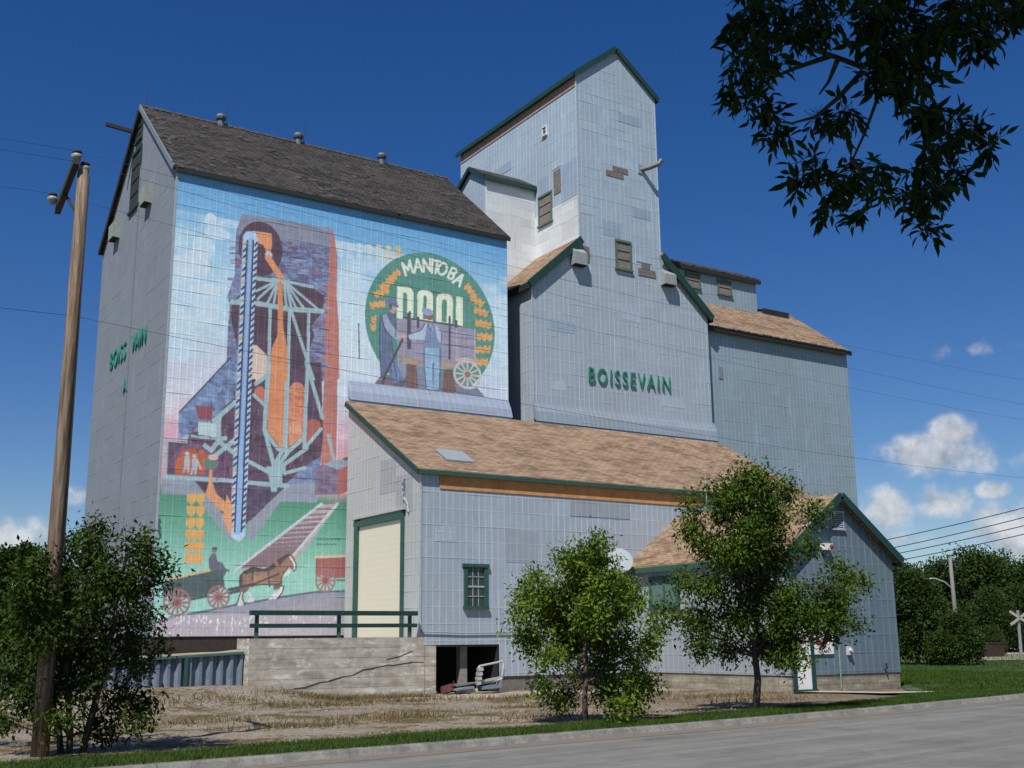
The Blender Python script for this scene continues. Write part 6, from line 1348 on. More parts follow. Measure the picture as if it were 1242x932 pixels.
def paint_mural():
    st = .03; x0, x1, z0, z1 = AX0+.045, AX1-.003, AB+.02, AZ-.02
    nu, nv = int((x1-x0)/st)+1, int((z1-z0)/st)+1
    us = np.linspace(x0, x1, nu)-AX0; zs = np.linspace(z0, z1, nv); Uc, Vc = np.meshgrid(us, zs)
    r = np.random.default_rng(2)
    def vnoise(su, sv, seed):
        q = np.random.default_rng(seed); gu, gv = int(15/su)+3, int(20/sv)+3; t = q.random((gv, gu))
        fu, fv = Uc/su, Vc/sv; iu, iv = fu.astype(int), fv.astype(int); a, b = fu-iu, fv-iv; a = a*a*(3-2*a); b = b*b*(3-2*b)
        return (t[iv, iu]*(1-a)+t[iv, iu+1]*a)*(1-b)+(t[iv+1, iu]*(1-a)+t[iv+1, iu+1]*a)*b
    MOT = .35*vnoise(.5, .2, 1)+.35*vnoise(.2, .09, 2)+.3*vnoise(.1, .07, 3)
    SOFT = .6*vnoise(2.2, .8, 8)+.4*vnoise(.7, .4, 9)
    lin = lambda c: np.where(np.array(c)/255 <= .04045, np.array(c)/255/12.92, ((np.array(c)/255+.055)/1.055)**2.4)
    hx = lambda c: lin(c)
    zst = [1.8, 2.6, 4.2, 6.4, 6.62, 7.0, 8.0, 9.6, 10.6, 12.5, 14.5, 16.2, 17.4, 18.4]
    cst = [(140, 205, 196), (146, 208, 196), (140, 202, 184), (70, 146, 116), (62, 138, 108), (216, 148, 160), (214, 158, 172), (206, 176, 192), (196, 200, 216), (186, 212, 226), (172, 208, 228), (132, 188, 222), (92, 164, 214), (72, 150, 208)]
    C = np.stack([np.interp(Vc+(SOFT-.5)*.5*(Vc > 7.2), zst, [c[i] for c in cst]) for i in range(3)], -1)
    C = lin(C)
    pale = np.clip((SOFT-.42)*2.2, 0, .55)*(Vc > 9)*(Vc < 16.8); C = C*(1-pale[..., None])+lin((214, 228, 234))*pale[..., None]
    gm = ((Vc < 6.5) & (MOT > .5)); C[gm] *= .93
    SS = [(-.25, -.25), (.25, .25), (-.25, .25), (.25, -.25)]
    def cover(fn, lo, hi):
        i0, i1 = np.searchsorted(us, [lo[0]-st, hi[0]+st]); j0, j1 = np.searchsorted(zs, [lo[1]-st, hi[1]+st])
        if i0 >= i1 or j0 >= j1: return None
        a = 0
        for du, dv in SS: a = a+fn(Uc[j0:j1, i0:i1]+du*st, Vc[j0:j1, i0:i1]+dv*st).astype(float)
        return (slice(j0, j1), slice(i0, i1)), a/4
    def lay(sl, a, col, col2, mot):
        t = np.clip((MOT[sl]-.5)*3.2*1+.5, 0, 1)*mot if mot else 0
        cc = hx(col) if not mot else hx(col)*(1-t[..., None])+hx(col2)*t[..., None]
        C[sl] = C[sl]*(1-a[..., None])+cc*a[..., None]
    def seg(pts, w):
        def fn(u, v):
            m = np.zeros(u.shape, bool)
            for (ax, ay), (bx, by) in zip(pts[:-1], pts[1:]):
                dx, dy = bx-ax, by-ay; L2 = dx*dx+dy*dy+1e-9; t = np.clip(((u-ax)*dx+(v-ay)*dy)/L2, 0, 1)
                m |= (u-ax-t*dx)**2+(v-ay-t*dy)**2 < (w/2)**2
            return m
        return fn
    for kd, col, flat, a, col2 in MURAL:
        pts = [(flat[i], flat[i+1]) for i in range(0, len(flat), 2)]
        if kd == 'poly':
            P = np.array(pts); r_ = cover(lambda u, v: in_poly(u, v, pts), P.min(0), P.max(0))
            if r_: lay(r_[0], r_[1], col, col2 or col, a)
        elif kd == 'line':
            P = np.array(pts); r_ = cover(seg(pts, a), P.min(0)-a, P.max(0)+a)
            if r_: lay(r_[0], r_[1], col, col, 0)
        elif kd == 'ellipse':
            (cx, cz), (rx, rz) = pts; r_ = cover(lambda u, v: ((u-cx)/rx)**2+((v-cz)/rz)**2 < 1, (cx-rx, cz-rz), (cx+rx, cz+rz))
            if r_: lay(r_[0], r_[1], col, col2 or col, a)
        elif kd == 'wheel':
            (cx, cz), (rx, rz) = pts; r_ = cover(lambda u, v: (((u-cx)/rx)**2+((v-cz)/rz)**2 < 1) & (((u-cx)/rx)**2+((v-cz)/rz)**2 > .72), (cx-rx, cz-rz), (cx+rx, cz+rz))
            lay(r_[0], r_[1], col, col, 0)
            for i in range(int(a)):
                t = 2*math.pi*i/a; q = [(cx, cz), (cx+.9*rx*math.cos(t), cz+.9*rz*math.sin(t))]; P = np.array(q)
                r_ = cover(seg(q, .07), P.min(0)-.05, P.max(0)+.05)
                if r_: lay(r_[0], r_[1], col, col, 0)
            r_ = cover(lambda u, v: ((u-cx)/rx)**2+((v-cz)/rz)**2 < .05, (cx-rx, cz-rz), (cx+rx, cz+rz)); lay(r_[0], r_[1], col2, col2, 0)
    C = C*.95+lin((222, 230, 234))*.05; FINE = .5*vnoise(.07, .05, 21)+.5*vnoise(.25, .06, 22); C *= (.80+.2*MOT+.2*FINE)[..., None]; GRY = C.mean(-1, keepdims=True); C = C*.9+GRY*.1
    V = np.stack([Uc+AX0, np.full(Uc.shape, AY-.008), Vc], -1).reshape(-1, 3)
    i = (np.arange(nv-1)[:, None]*nu+np.arange(nu-1)[None]).ravel()
    g = G('mural_paint_on_siding'); s = siding_pattern(g, .25, .53)
    at = g.N('ShaderNodeAttribute'); at.attribute_name = 'paint'
    c = g.mix(1, at.outputs['Color'], (MG, MG, MG), 'MULTIPLY')
    c = g.mix(g.math('MULTIPLY', s['rib'], .30), c, g.mix(1, g.mix(1, c, (1.5, 1.5, 1.5), 'MULTIPLY'), (.05, .055, .06), 'ADD'))
    c = g.mix(g.math('MULTIPLY', s['course'], .3), c, g.mix(1, c, (.35, .38, .42), 'MULTIPLY'))
    c = g.mix(g.ramp(s['streak'], .6, .85, 0, .18), c, (.62, .65, .68))
    h = g.math('ADD', g.math('MULTIPLY', s['rib'], .01), g.math('MULTIPLY', s['course'], -.02)); b = g.N('ShaderNodeBump'); b.inputs['Distance'].default_value = 1; b.inputs['Strength'].default_value = .6; g.L(h, b.inputs['Height']); g.L(b.outputs[0], g.b.inputs['Normal'])
    m = g.fin(c, .6, 0, .3)
    o = np_mesh('mural', V, np.stack([i, i+1, i+nu+1, i+nu], 1), m, annex)
    ca = o.data.color_attributes.new('paint', 'FLOAT_COLOR', 'POINT'); ca.data.foreach_set('color', np.c_[C.reshape(-1, 3), np.ones(nu*nv)].astype('f4').ravel())
MG = 1.07
paint_mural()
def skirt(parent, x0, x1, ywall, ztop, zmid, zbot, d, mat, mat2):
    """flared tin skirt that throws rain clear of the roof below"""
    mb = MB(); P = [(ywall-.004, ztop), (ywall-.05, ztop-.12), (ywall-d*.7, zmid), (ywall-d, zbot), (ywall-d+.04, zbot), (ywall-.02, zbot+.2)]
    mb.extr(P, 'x', x0, x1); o = mb.build('skirt', mat, parent, loc=None)
    mb = MB(); mb.box((x0+.02, ywall-d+.05, zbot-.28), (x1-.02, ywall-d+.09, zbot-.002)); mb.build('flashing', mat2, o); return o
skirt(annex, 17.72, AX1, AY, 11.3, 10.85, 10.5, .33, siding('mural_skirt_paint', (.26, .31, .40), rough=.7, metal=0, dirt=.1, rib=.28, ribamp=.3), plain('pale_flashing', (.45, .55, .65), .4, .3))

# ------------------------------------------------------------------ grain elevator with its tower
EX0, EX1, EY, EZ, ED = 26.19, 36.239, 38.671, 16.594, 10.44
TX0, TX1, TZ, TR = 28.806, 33.49, 27.08, 28.94; TXM = (TX0+TX1)/2
MZ0, MZ1 = 18.95, 19.05
elev = thing('grain_elevator', (EX0, EY, 0), 'tall pale tin grain elevator with BOISSEVAIN letters and a high gabled tower', 'grain elevator', 'parts of the elevator complex')
mb = MB(); mb.extr([(EX0, .3), (EX1, .3), (EX1, EZ), (TX1, MZ1), (TX0, MZ0), (EX0, EZ)], 'y', EY, EY+ED)
mb.build('wall', [TIN], elev)
mb = MB(); mb.extr([(TX0, MZ0-.6), (TX1, MZ1-.6), (TX1, TZ), (TXM, TR), (TX0, TZ)], 'y', EY-.006, EY+ED+.004)
mb.build('tower', [TIN_TOWER], elev)
# left side of the tower above the roof: sun glare low down painted as near-white tin
mb = MB(); mb.box((TX0-.012, EY+.05, 18.2), (TX0-.004, EY+3.5, 21.15)); mb.build('glare_cladding', TIN_GLARE, elev)
mb = MB(); roof_y(mb, EY-.1, EY+ED+.2, TX0, TX1, TZ, TR, .16, .1); mb.build('tower_roof', ROOF_BLACK, elev)
sl = (TR-TZ)/((TX1-TX0)/2)
for s, xe in ((-1, TX0), (1, TX1)):
    mb = MB(); mb.bar((TXM+s*.012, EY-.125, TR+.02), (xe+s*.18, EY-.125, TZ-sl*.18+.02), .24, .04, (0, 1, 0)); mb.build('rake_board', GREEN, elev)
    mb = MB(); mb.box((xe+s*.18-.03, EY-.1, TZ-sl*.18-.06), (xe+s*.18+.03, EY+ED+.2, TZ-sl*.18+.16)); mb.build('eave_edge', GREEN, elev)
mb = MB(); mb.box((TX0-.03, EY+.02, TZ-.62), (TX0-.008, EY+ED-.02, TZ-.12)); mb.build('eave_board', EAVEWOOD, elev)
CORNER = plain('bright_corner_tin', (.52, .58, .63), .4, .3)
for p0, p1 in (((TX0-.02, EY-.024, 18.9), (TX0+.03, EY+.03, TZ-.1)), ((TX1-.03, EY-.024, 19.1), (TX1+.02, EY+.03, TZ-.1)), ((EX0-.02, EY-.02, 10.5), (EX0+.03, EY+.03, EZ-.1))):
    mb = MB(); mb.box(p0, p1); mb.build('corner_trim', CORNER, elev)
# lower roof slopes either side of the tower
def slope_slab(mb, xa, za, xb, zb, y0, y1, th=.12, ov=.2):
    d = (zb-za)/(xb-xa); s = -1 if xa < xb else 1; xo = xa+s*ov; zo = za+d*s*ov
    mb.extr([(xb, zb+.02), (xb, zb+.02+th*1.3), (xo, zo+.02+th*1.3), (xo, zo+.02)], 'y', y0, y1)
mb = MB(); slope_slab(mb, EX0, EZ, TX0, MZ0, EY-.16, EY+ED+.2); slope_slab(mb, EX1, EZ, TX1, MZ1, EY-.16, EY+ED+.2); mb.build('roof', ROOF_TAN, elev)
mb = MB(); s1 = (MZ0-EZ)/(TX0-EX0)
mb.bar((EX0-.2, EY-.18, EZ-.2*s1+.02), (TX0+.02, EY-.18, MZ0+.02), .34, .05, (0, 1, 0)); mb.build('rake_board', GREEN, elev)
mb = MB(); mb.bar((EX1+.2, EY-.18, EZ-.2+.02), (TX1-.03, EY-.18, MZ1+.02), .34, .05, (0, 1, 0)); mb.build('rake_board', GREEN, elev)
for x in (EX0-.24, EX1+.19):
    mb = MB(); mb.box((x, EY-.16, EZ-.34), (x+.05, EY+ED, EZ-.05)); mb.build('eave_edge', BLACKTRIM, elev)
skirt(elev, EX0-.02, EX1+.1, EY, 11.4, 10.95, 10.5, .3, siding('skirt_siding', (.24, .29, .34), rough=.6, metal=.1), plain('blue_flashing', (.30, .42, .55), .4, .3))
# openings, patches, hoods
louvre(elev, 'window', ('y', EY-.008), 30.85, 31.65, 18.05, 19.3, -1, OLIVE, WOOD, 3, .11)
louvre(elev, 'window', ('x', TX0-.012), 40.75, 41.75, 20.6, 21.95, -1, OLIVE, WOOD, 3, .1)
louvre(elev, 'vent', ('x', TX0-.004), 41.05, 41.35, 25.0, 25.4, -1, WHITE, WOOD, 2, .05)
HOOD = plain('grey_tin_hood', (.30, .33, .32), .55, .2)
hood(elev, ('y', EY-.006), 28.28, 28.95, 17.7, 18.62, -1, .36, HOOD); hood(elev, ('y', EY-.006), 33.42, 34.1, 17.62, 18.42, -1, .36, HOOD)
def patch(parts, mat=WOOD):
    mb = MB()
    for x0, x1, z0, z1 in parts:
        n = max(1, int((z1-z0)/.15))
        for i in range(n): mb.box((x0, EY-.026, z0+i*(z1-z0)/n+.008), (x1+random.uniform(-.04, .04), EY-.012, z0+(i+1)*(z1-z0)/n-.004))
    mb.build('bare_boards', mat, elev)
patch([(30.4, 31.45, 22.42, 22.7), (30.8, 31.7, 22.7, 22.98)]); patch([(28.95, 29.35, 18.0, 18.75)]); patch([(32.1, 33.15, 17.9, 18.25), (32.3, 32.8, 18.25, 18.5)])
mb = MB(); mb.box((TX0-.03, 40.0, 21.75), (TX0-.018, 40.55, 22.9)); mb.build('bare_boards', WOOD, elev)
mb = MB(); mb.box((32.0, EY-.03, 18.55), (32.9, EY-.012, 18.6)); mb.build('torn_sheet', plain('bent_bright_tin', (.7, .7, .7), .3, .6), elev)
mb = MB(); mb.tube([(32.5, EY, 23.15), (32.75, EY-.35, 23.2), (33.0, EY-.7, 23.3), (33.12, EY-.78, 23.5)], .11, 10); sp = mb.build('spout', plain('dull_spout_tin', (.15, .155, .15), .6, .2), elev); mb = MB(); mb.box((32.3, EY-.05, 22.95), (32.62, EY-.012, 23.4)); mb.build('flange', GALV, sp)
# odd sheets that were replaced or have weathered differently
SH_D = siding('darker_sheet', (.325, .41, .505), metal=.15, rib=.27, course=.46); SH_L = siding('paler_sheet', (.405, .475, .545), metal=.1, rib=.27, course=.46)
for y0, y1, z0, z1, m in ((38.74, 39.9, 21.16, 22.95, SH_D), (41.0, 41.75, 22.1, 22.9, SH_D), (39.95, 40.7, 23.0, 23.45, SH_L), (44.2, 45.6, 24.4, 24.85, SH_D)):
    mb = MB(); mb.box((TX0-.014, y0, z0), (TX0-.0045, y1, z1)); mb.build('tin_patch', m, elev)
for x0, x1, z0, z1, m in ((30.1, 31.2, 19.5, 20.2, SH_D), (28.9, 29.7, 20.3, 20.7, SH_L), (31.9, 33.0, 20.7, 21.15, SH_D), (29.0, 30.0, 24.4, 24.85, SH_L), (31.2, 32.6, 25.3, 25.75, SH_D), (31.9, 32.7, 21.65, 22.1, SH_L)):
    mb = MB(); mb.box((x0, EY-.012, z0), (x1, EY-.0075, z1)); mb.build('tin_patch', m, elev)
for x0, x1, z0, z1, m in ((27.0, 28.4, 14.6, 15.1, SH_D), (33.2, 34.6, 11.9, 12.4, SH_L), (31.0, 32.1, 15.6, 16.1, SH_L), (27.2, 27.9, 12.0, 12.5, SH_L)):
    mb = MB(); mb.box((x0, EY-.006, z0), (x1, EY-.0015, z1)); mb.build('tin_patch', m, elev)
text_mesh('lettering', 'BOISSEVAIN', .70, 4.62, LETTER, elev, frame((29.1, EY-.045, 12.5), (1, 0, .015), (0, 0, 1)), .024, .002, 1.3)
# gallery house on the left slope that reaches over to the annex ridge
def gallery(parent, x0, x1, y0, y1, zb, ze, zr, mat_f, mat_s, roofm, trimm, right_end=False):
    ym = (y0+y1)/2; mb = MB(); mb.extr([(y0, zb), (y1, zb), (y1, ze), (ym, zr), (y0, ze)], 'x', x0, x1)
    o = mb.build('gallery', mat_s, parent)
    mb = MB(); mb.box((x0+.01, y0-.012, zb), (x1-.01, y0-.004, ze-.04)); mb.build('cladding', mat_f, o)
    mb = MB(); e0, e1 = (x0-.15, x1-.01) if not right_end else (x0+.01, x1+.15)
    roof_x(mb, e0, e1, y0, y1, ze, zr, .18, .1); mb.build('roof', roofm, o)
    mb = MB(); sl = (zr-ze)/(ym-y0); xe = e1+.02 if right_end else e0-.02
    for ye, s in ((y0, -1), (y1, 1)): mb.bar((xe, ym, zr+.04), (xe, ye+s*.2, ze-.2*sl+.04), .2, .04, (1, 0, 0))
    mb.box((e0, y0-.22, ze-.2), (e1, y0-.18, ze+.02)); mb.build('trim', trimm, o); return o
gallery(elev, 26.03, TX0-.005, 42.14, 44.58, 16.4, 22.65, 23.4, TIN_GLARE, TIN_TOWER, ROOF_BLACK, GREEN)  # front cladding coloured near-white to stand for the sun's reflection

# ------------------------------------------------------------------ plain annex on the right
RX0, RX1, RY, RZ, RR, RD = EX1+.01, 46.30, 39.05, 16.165, 18.966, 7.59
far = thing('plain_grain_annex', (RX0, RY, 0), 'plain tin grain store with hipped tan shingle roof right of the tower', 'grain store', 'parts of the elevator complex')
mb = MB(); mb.extr([(RY, .2), (RY+RD, .2), (RY+RD, RZ), (RY+RD/2, RR), (RY, RZ)], 'x', RX0, RX1); mb.build('wall', TIN_FAR, far)
mb = MB(); roof_x(mb, RX0, RX1+.12, RY, RY+RD, RZ, RR, .2, .12); mb.build('roof', ROOF_TAN, far)
mb = MB(); mb.box((RX0, RY-.27, RZ-.22), (RX1+.12, RY-.21, RZ+.0))
for i in range(60):
    x = RX0+i*(RX1-RX0)/60; mb.bar((x, RY-.28, RZ-.02), (x+.17, RY-.28, RZ-.02+random.uniform(-.03, .05)), .03, .08)
mb.build('eave_edge', BLACKTRIM, far)
gg = gallery(far, TX1+.005, 43.1, 42.1, 44.3, 17.6, 20.33, 20.95, TIN_FAR, TIN_FAR, ROOF_BLACK, BLACKTRIM, True)
louvre(far, 'window', ('y', 42.084), 38.1, 39.0, 19.3, 20.0, -1, OLIVE, WOOD, 2, .09); louvre(far, 'window', ('y', 42.084), 40.3, 41.2, 19.25, 19.95, -1, OLIVE, WOOD, 2, .09)
mb = MB(); mb.box((43.7, 42.2, 18.6), (45.6, 43.2, 18.98)); mb.build('skylight', BLACKTRIM, far)
mb = MB()
for i in range(40):
    x = TX1+.3+i*.24; mb.bar((x, 41.98, 20.42+random.uniform(-.02, .04)), (x+.2, 42.4, 20.66), .2, .03)
mb.build('shingles', ROOF_BLACK, far)
mb = MB(); mb.tube([(RX0+.12, RY-.06, 1), (RX0+.12, RY-.06, RZ-.3)], .05, 8); mb.build('downpipe', GALV, far)
mb = MB(); mb.box((37.15, RY-.03, 13.7), (37.4, RY-.006, 14.3)); mb.build('tin_patch', TIN_LEFT, far)

# ------------------------------------------------------------------ driveway shed
SX0, SX1, SY, SZ, SB, STY, STZ = 17.645, 36.12, 32.662, 7.031, 1.509, 38.32, 10.24
shed = thing('driveway_shed', (SX0, SY, 0), 'long low tin shed with tan shingle roof and a tall cream roller door', 'shed', 'parts of the elevator complex')
mb = MB(); OX = 20.62; ss = (STZ-SZ)/(STY-SY)
sec = [(SY, SB), (STY, SB), (STY, STZ), (SY, SZ)]
mb.extr(sec, 'x', SX0, SX1)
mb.build('wall', [TIN], shed)
mb = MB(); mb.add([(OX, SY, .48), (SX1, SY, .48), (SX1, SY, SB+.001), (OX, SY, SB+.001), (OX-.14, SY+.9, .03), (OX-.14, SY+.9, SB)], [(0, 1, 2, 3)])
mb.add([(SX1, SY, .48), (SX1, STY, .48), (SX1, STY, SB), (SX1, SY, SB)], [(0, 1, 2, 3)]); mb.build('lower_cladding', TIN, shed)
mb = MB(); mb.box((SX0-.012, SY+.01, SB), (SX0-.003, STY, SZ-.05)); mb.extr([(SY+.06, SZ-.05), (STY, SZ-.05), (STY, STZ-.12)], 'x', SX0-.012, SX0-.003); mb.build('gable_cladding', TIN_SHED, shed)
mb = MB(); mb.box((OX-.02, SY+.05, -.1), (SX1-.03, SY+.3, .49)); mb.build('foundation', WOOD, shed)
mb = MB(); mb.extr([(STY, STZ+.02), (STY, STZ+.18), (SY-.12, SZ-.12*ss+.18), (SY-.12, SZ-.12*ss+.02)], 'x', SX0-.14, SX1+.14); rf = mb.build('roof', ROOF_TAN, shed)
mb = MB(); mb.box((19.0, SY+.65, SZ+.65*ss+.18), (20.1, SY+1.5, SZ+.65*ss+.22)); 
o_ = mb.v; mb.v = [(x, y, SZ+(y-SY)*ss+.2+(.05 if i > 3 else 0)) for i, (x, y, z) in enumerate(mb.v)]; mb.build('skylight', plain('grey_roof_hatch', (.22, .26, .28), .5), rf)
mb = MB(); mb.bar((SX0-.16, SY-.14, SZ-.14*ss+.06), (SX0-.16, STY, STZ+.06), .17, .05, (1, 0, 0)); mb.build('rake_board', GREEN, shed)
mb = MB(); mb.bar((SX1+.16, SY-.14, SZ-.14*ss+.06), (SX1+.16, STY, STZ+.06), .17, .05, (1, 0, 0)); mb.build('rake_board', GREEN, shed)
mb = MB(); mb.box((SX0-.16, SY-.17, SZ-.12*ss-.0), (SX1+.16, SY-.122, SZ-.12*ss+.14)); mb.build('eave_board', GREEN_L, shed)
mb = MB()
for i in range(5):
    x = 18.34+i*2.3; mb.box((x, SY-.03, SZ-.5), (min(x+2.29, 29.8), SY-.008, SZ-.02))
mb.build('bare_plywood', PLY, shed)
mb = MB(); mb.tube([(SX0, SY-.05, 1.93), (19.2, SY-.05, 1.88), (26.1, SY-.05, 1.9)], .02, 6); mb.build('conduit', plain('grey_conduit', (.28, .33, .37), .5), shed)
mb = MB(); mb.tube([(29.75, SY-.4, 6.2), (29.75, SY-.4, 7.75)], .03, 6); mb.build('mast', GALV, shed)
mb = MB(); mb.box((SX0-.03, SY-.02, SB), (SX0+.04, SY+.04, SZ-.1)); mb.build('corner_trim', plain('shed_corner_tin', (.42, .48, .52), .45, .2), shed)
for x0, x1, z0, z1 in ((20.9, 22.2, 4.2, 5.3), (18.2, 19.0, 4.8, 5.3), (22.6, 23.6, 2.2, 2.7)):
    mb = MB(); mb.box((x0, SY-.006, z0), (x1, SY-.0015, z1)); mb.build('tin_patch', SH_L if x0 < 20 else siding('grey_sheet', (.33, .38, .43), metal=.1), shed)
for y0, y1, z0, z1 in ((33.2, 34.4, 6.2, 7.6), (34.4, 35.6, 7.0, 8.2)):
    mb = MB(); mb.box((SX0-.018, y0, z0-.4), (SX0-.0125, y1, min(z1, SZ+(y0-SY)*ss-.25))); mb.build('tin_patch', siding('grey_gable_sheet', (.33, .35, .37), metal=.1), shed)
# missing strip of siding above the office roof
mb = MB(); mb.box((23.6, SY-.014, 5.9), (26.3, SY-.004, 6.45)); mb.build('tin_patch', siding('weathered_patch_siding', (.31, .35, .39), metal=.1), shed)
# roller door in the gable
dm = G('cream_door'); u, v, w = dm.uvw(); fr = dm.math('FRACT', dm.math('DIVIDE', v, .2)); cc = dm.mix(dm.ramp(fr, 0, .12, .35, 0), (.70, .66, .54), (.46, .43, .34)); dm.bump(fr, .02); CREAMD = dm.fin(cc, .45)
mb = MB(); mb.box((SX0-.02, 33.9, 1.7), (SX0-.0125, 37.2, 5.62)); door = mb.build('roller_door', CREAMD, shed)
mb = MB(); X0_, X1_ = SX0-.09, SX0-.0125
mb.box((X0_, 37.2, 1.7), (X1_, 37.5, 5.9)); mb.box((X0_, 33.74, 1.7), (X1_, 33.9, 5.9)); mb.box((X0_-.01, 33.9, 5.62), (X1_, 37.2, 5.82)); mb.build('frame', GREEN_L, door)
mb = MB(); mb.box((X0_-.05, 33.6, 5.9), (X1_, 37.65, 5.99)); mb.build('drip_cap', TIN_SHED, door)
mb = MB(); mb.tube([(SX0-.04, 33.75, 6.95), (SX0-.1, 33.75, 6.9), (SX0-.06, 33.7, 6.3), (SX0-.06, 33.45, 6.05), (SX0-.06, 33.4, 5.8)], .035, 6)
for z in (6.4, 6.6, 6.8): mb.lathe((SX0-.13, 33.7, z), [(.05, 0), (.05, .08)], 8)
mb.build('service_mast', GALV, shed)
# window
def sash_window(parent, x0, x1, z0, z1, y, fm, cols=3, rows=4, curtain=False):
    mb = MB(); mb.box((x0, y-.02, z0), (x1, y-.006, z1)); w_ = mb.build('window', CURTAIN if curtain else GLASS, parent)
    mb = MB(); f = .12
    mb.box((x0-f, y-.07, z0), (x0, y-.006, z1)); mb.box((x1, y-.07, z0), (x1+f, y-.006, z1)); mb.box((x0-f-.06, y-.1, z1), (x1+f+.06, y-.006, z1+.11)); mb.box((x0-f-.03, y-.12, z0-.1), (x1+f+.03, y-.006, z0)); mb.build('frame', fm, w_)
    if rows:
        mb = MB()
        for i in range(1, cols): xx = x0+(x1-x0)*i/cols; mb.box((xx-.012, y-.034, z0), (xx+.012, y-.022, z1))
        for i in range(1, rows):
            zz = z0+(z1-z0)*i/rows; t = .03 if i == rows//2 else .012; mb.box((x0, y-.048, zz-t), (x1, y-.036, zz+t))
        mb.build('sash', plain('pale_sash', (.30, .36, .34), .6), w_)
    return w_
sash_window(shed, 19.38, 20.03, 2.74, 4.0, SY, GREEN_L)
# hollow below the floor: post, back wall
mb = MB(); mb.bar((19.45, SY+.45, -.05), (19.45, SY+.45, SB), .26, .26, (0, 1, 0)); mb.build('post', plain('grey_wood_post', (.24, .22, .19), .9, 0, .3, 5), shed)
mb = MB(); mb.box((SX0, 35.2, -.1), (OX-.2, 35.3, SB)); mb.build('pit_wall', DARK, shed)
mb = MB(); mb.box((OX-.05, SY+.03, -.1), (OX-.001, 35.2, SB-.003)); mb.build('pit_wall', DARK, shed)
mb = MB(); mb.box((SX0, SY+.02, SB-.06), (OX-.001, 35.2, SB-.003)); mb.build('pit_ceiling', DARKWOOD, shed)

# ------------------------------------------------------------------ office
QX0, QX1, QY, QZ, QR, QF = 26.148, 31.129, 25.031, 4.149, 5.99, .506; QM = (QX0+QX1)/2
office = thing('office_building', (QX0, QY, 0), 'small gabled tin office with tan roof and white door near the street', 'office', 'parts of the elevator complex')
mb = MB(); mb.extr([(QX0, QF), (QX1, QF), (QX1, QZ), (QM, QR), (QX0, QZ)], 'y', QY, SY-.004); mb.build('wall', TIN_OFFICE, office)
mb = MB(); mb.box((QX0-.006, QY+.03, QF), (QX0-.002, SY-.01, QZ-.1)); mb.build('side_cladding', siding('office_side_siding', (.29, .325, .35), metal=.1, dirt=.2), office)
mb = MB(); mb.box((QX0+.03, QY+.03, -.15), (QX1-.03, SY-.02, QF)); mb.build('foundation', CONC_F, office)
mb = MB(); roof_y(mb, QY-.24, SY-.006, QX0, QX1, QZ, QR, .22, .1); mb.build('roof', ROOF_TAN, office)
mb = MB(); sl = (QR-QZ)/(QM-QX0)
for s, xe in ((-1, QX0), (1, QX1)):
    mb = MB(); mb.bar((QM+s*.01, QY-.26, QR+.05), (xe+s*.24, QY-.26, QZ-sl*.24+.05), .24, .05, (0, 1, 0)); mb.build('rake_board', GREEN, office)
for xe, s in ((QX0, -1), (QX1, 1)):
    mb = MB(); mb.box((xe+s*.25-.025, QY-.22, QZ-sl*.24-.08), (xe+s*.25+.025, SY-.01, QZ-sl*.24+.1)); mb.build('eave_board', GREEN_L, office)
mb = MB(); mb.box((26.33, QY-.03, .1), (26.98, QY-.006, 2.1)); dr = mb.build('door', WHITE, office)
mb = MB(); mb.box((26.2, QY-.07, .06), (26.33, QY-.004, 2.2)); mb.box((26.98, QY-.07, .06), (27.12, QY-.004, 2.2)); mb.box((26.33, QY-.07, 2.1), (26.98, QY-.004, 2.2)); mb.box((26.2, QY-.16, .02), (27.12, QY-.004, .1)); mb.build('frame', GREEN, dr)
mb = MB(); mb.lathe((26.9, QY-.03, 1.05), [(.02, 0), (.035, .05), (.02, .07)], 10, 0, (0, -1, 0)); mb.build('handle', GALV, dr)
louvre(office, 'vent', ('y', QY), 28.36, 28.9, 5.0, 5.52, -1, plain('grey_vent_frame', (.34, .40, .44), .5), plain('pale_vent_slats', (.34, .38, .40), .5), 8, .05, .03)
mb = MB(); mb.box((27.72, QY-.22, 4.3), (28.1, QY-.004, 4.5)); bl = mb.build('alarm_box', WHITE, office); mb = MB(); mb.lathe((28.02, QY-.22, 4.4), [(.07, 0), (.07, .05), (.03, .08)], 12, 0, (0, -1, 0)); mb.build('alarm_bell', RED, bl)
mb = MB(); mb.tube([(28.25, QY-.04, .05), (28.25, QY-.04, 1.35), (28.1, QY-.04, 1.4)], .025, 6); mb.build('conduit', plain('green_conduit', (.18, .27, .24), .5), office)
mb = MB(); mb.box((28.62, QY-.1, 1.08), (28.76, QY-.004, 1.34)); mb.lathe((28.69, QY-.1, 1.22), [(.06, 0), (.05, .08)], 10, 0, (0, -1, 0)); mb.build('meter', plain('grey_meter', (.5, .5, .5), .4), office)
mb = MB(); mb.tube([(30.35, QY, .62), (30.35, QY-.1, .64), (30.3, QY-.12, .8)], .03, 6); mb.build('pipe', DARKWOOD, office)
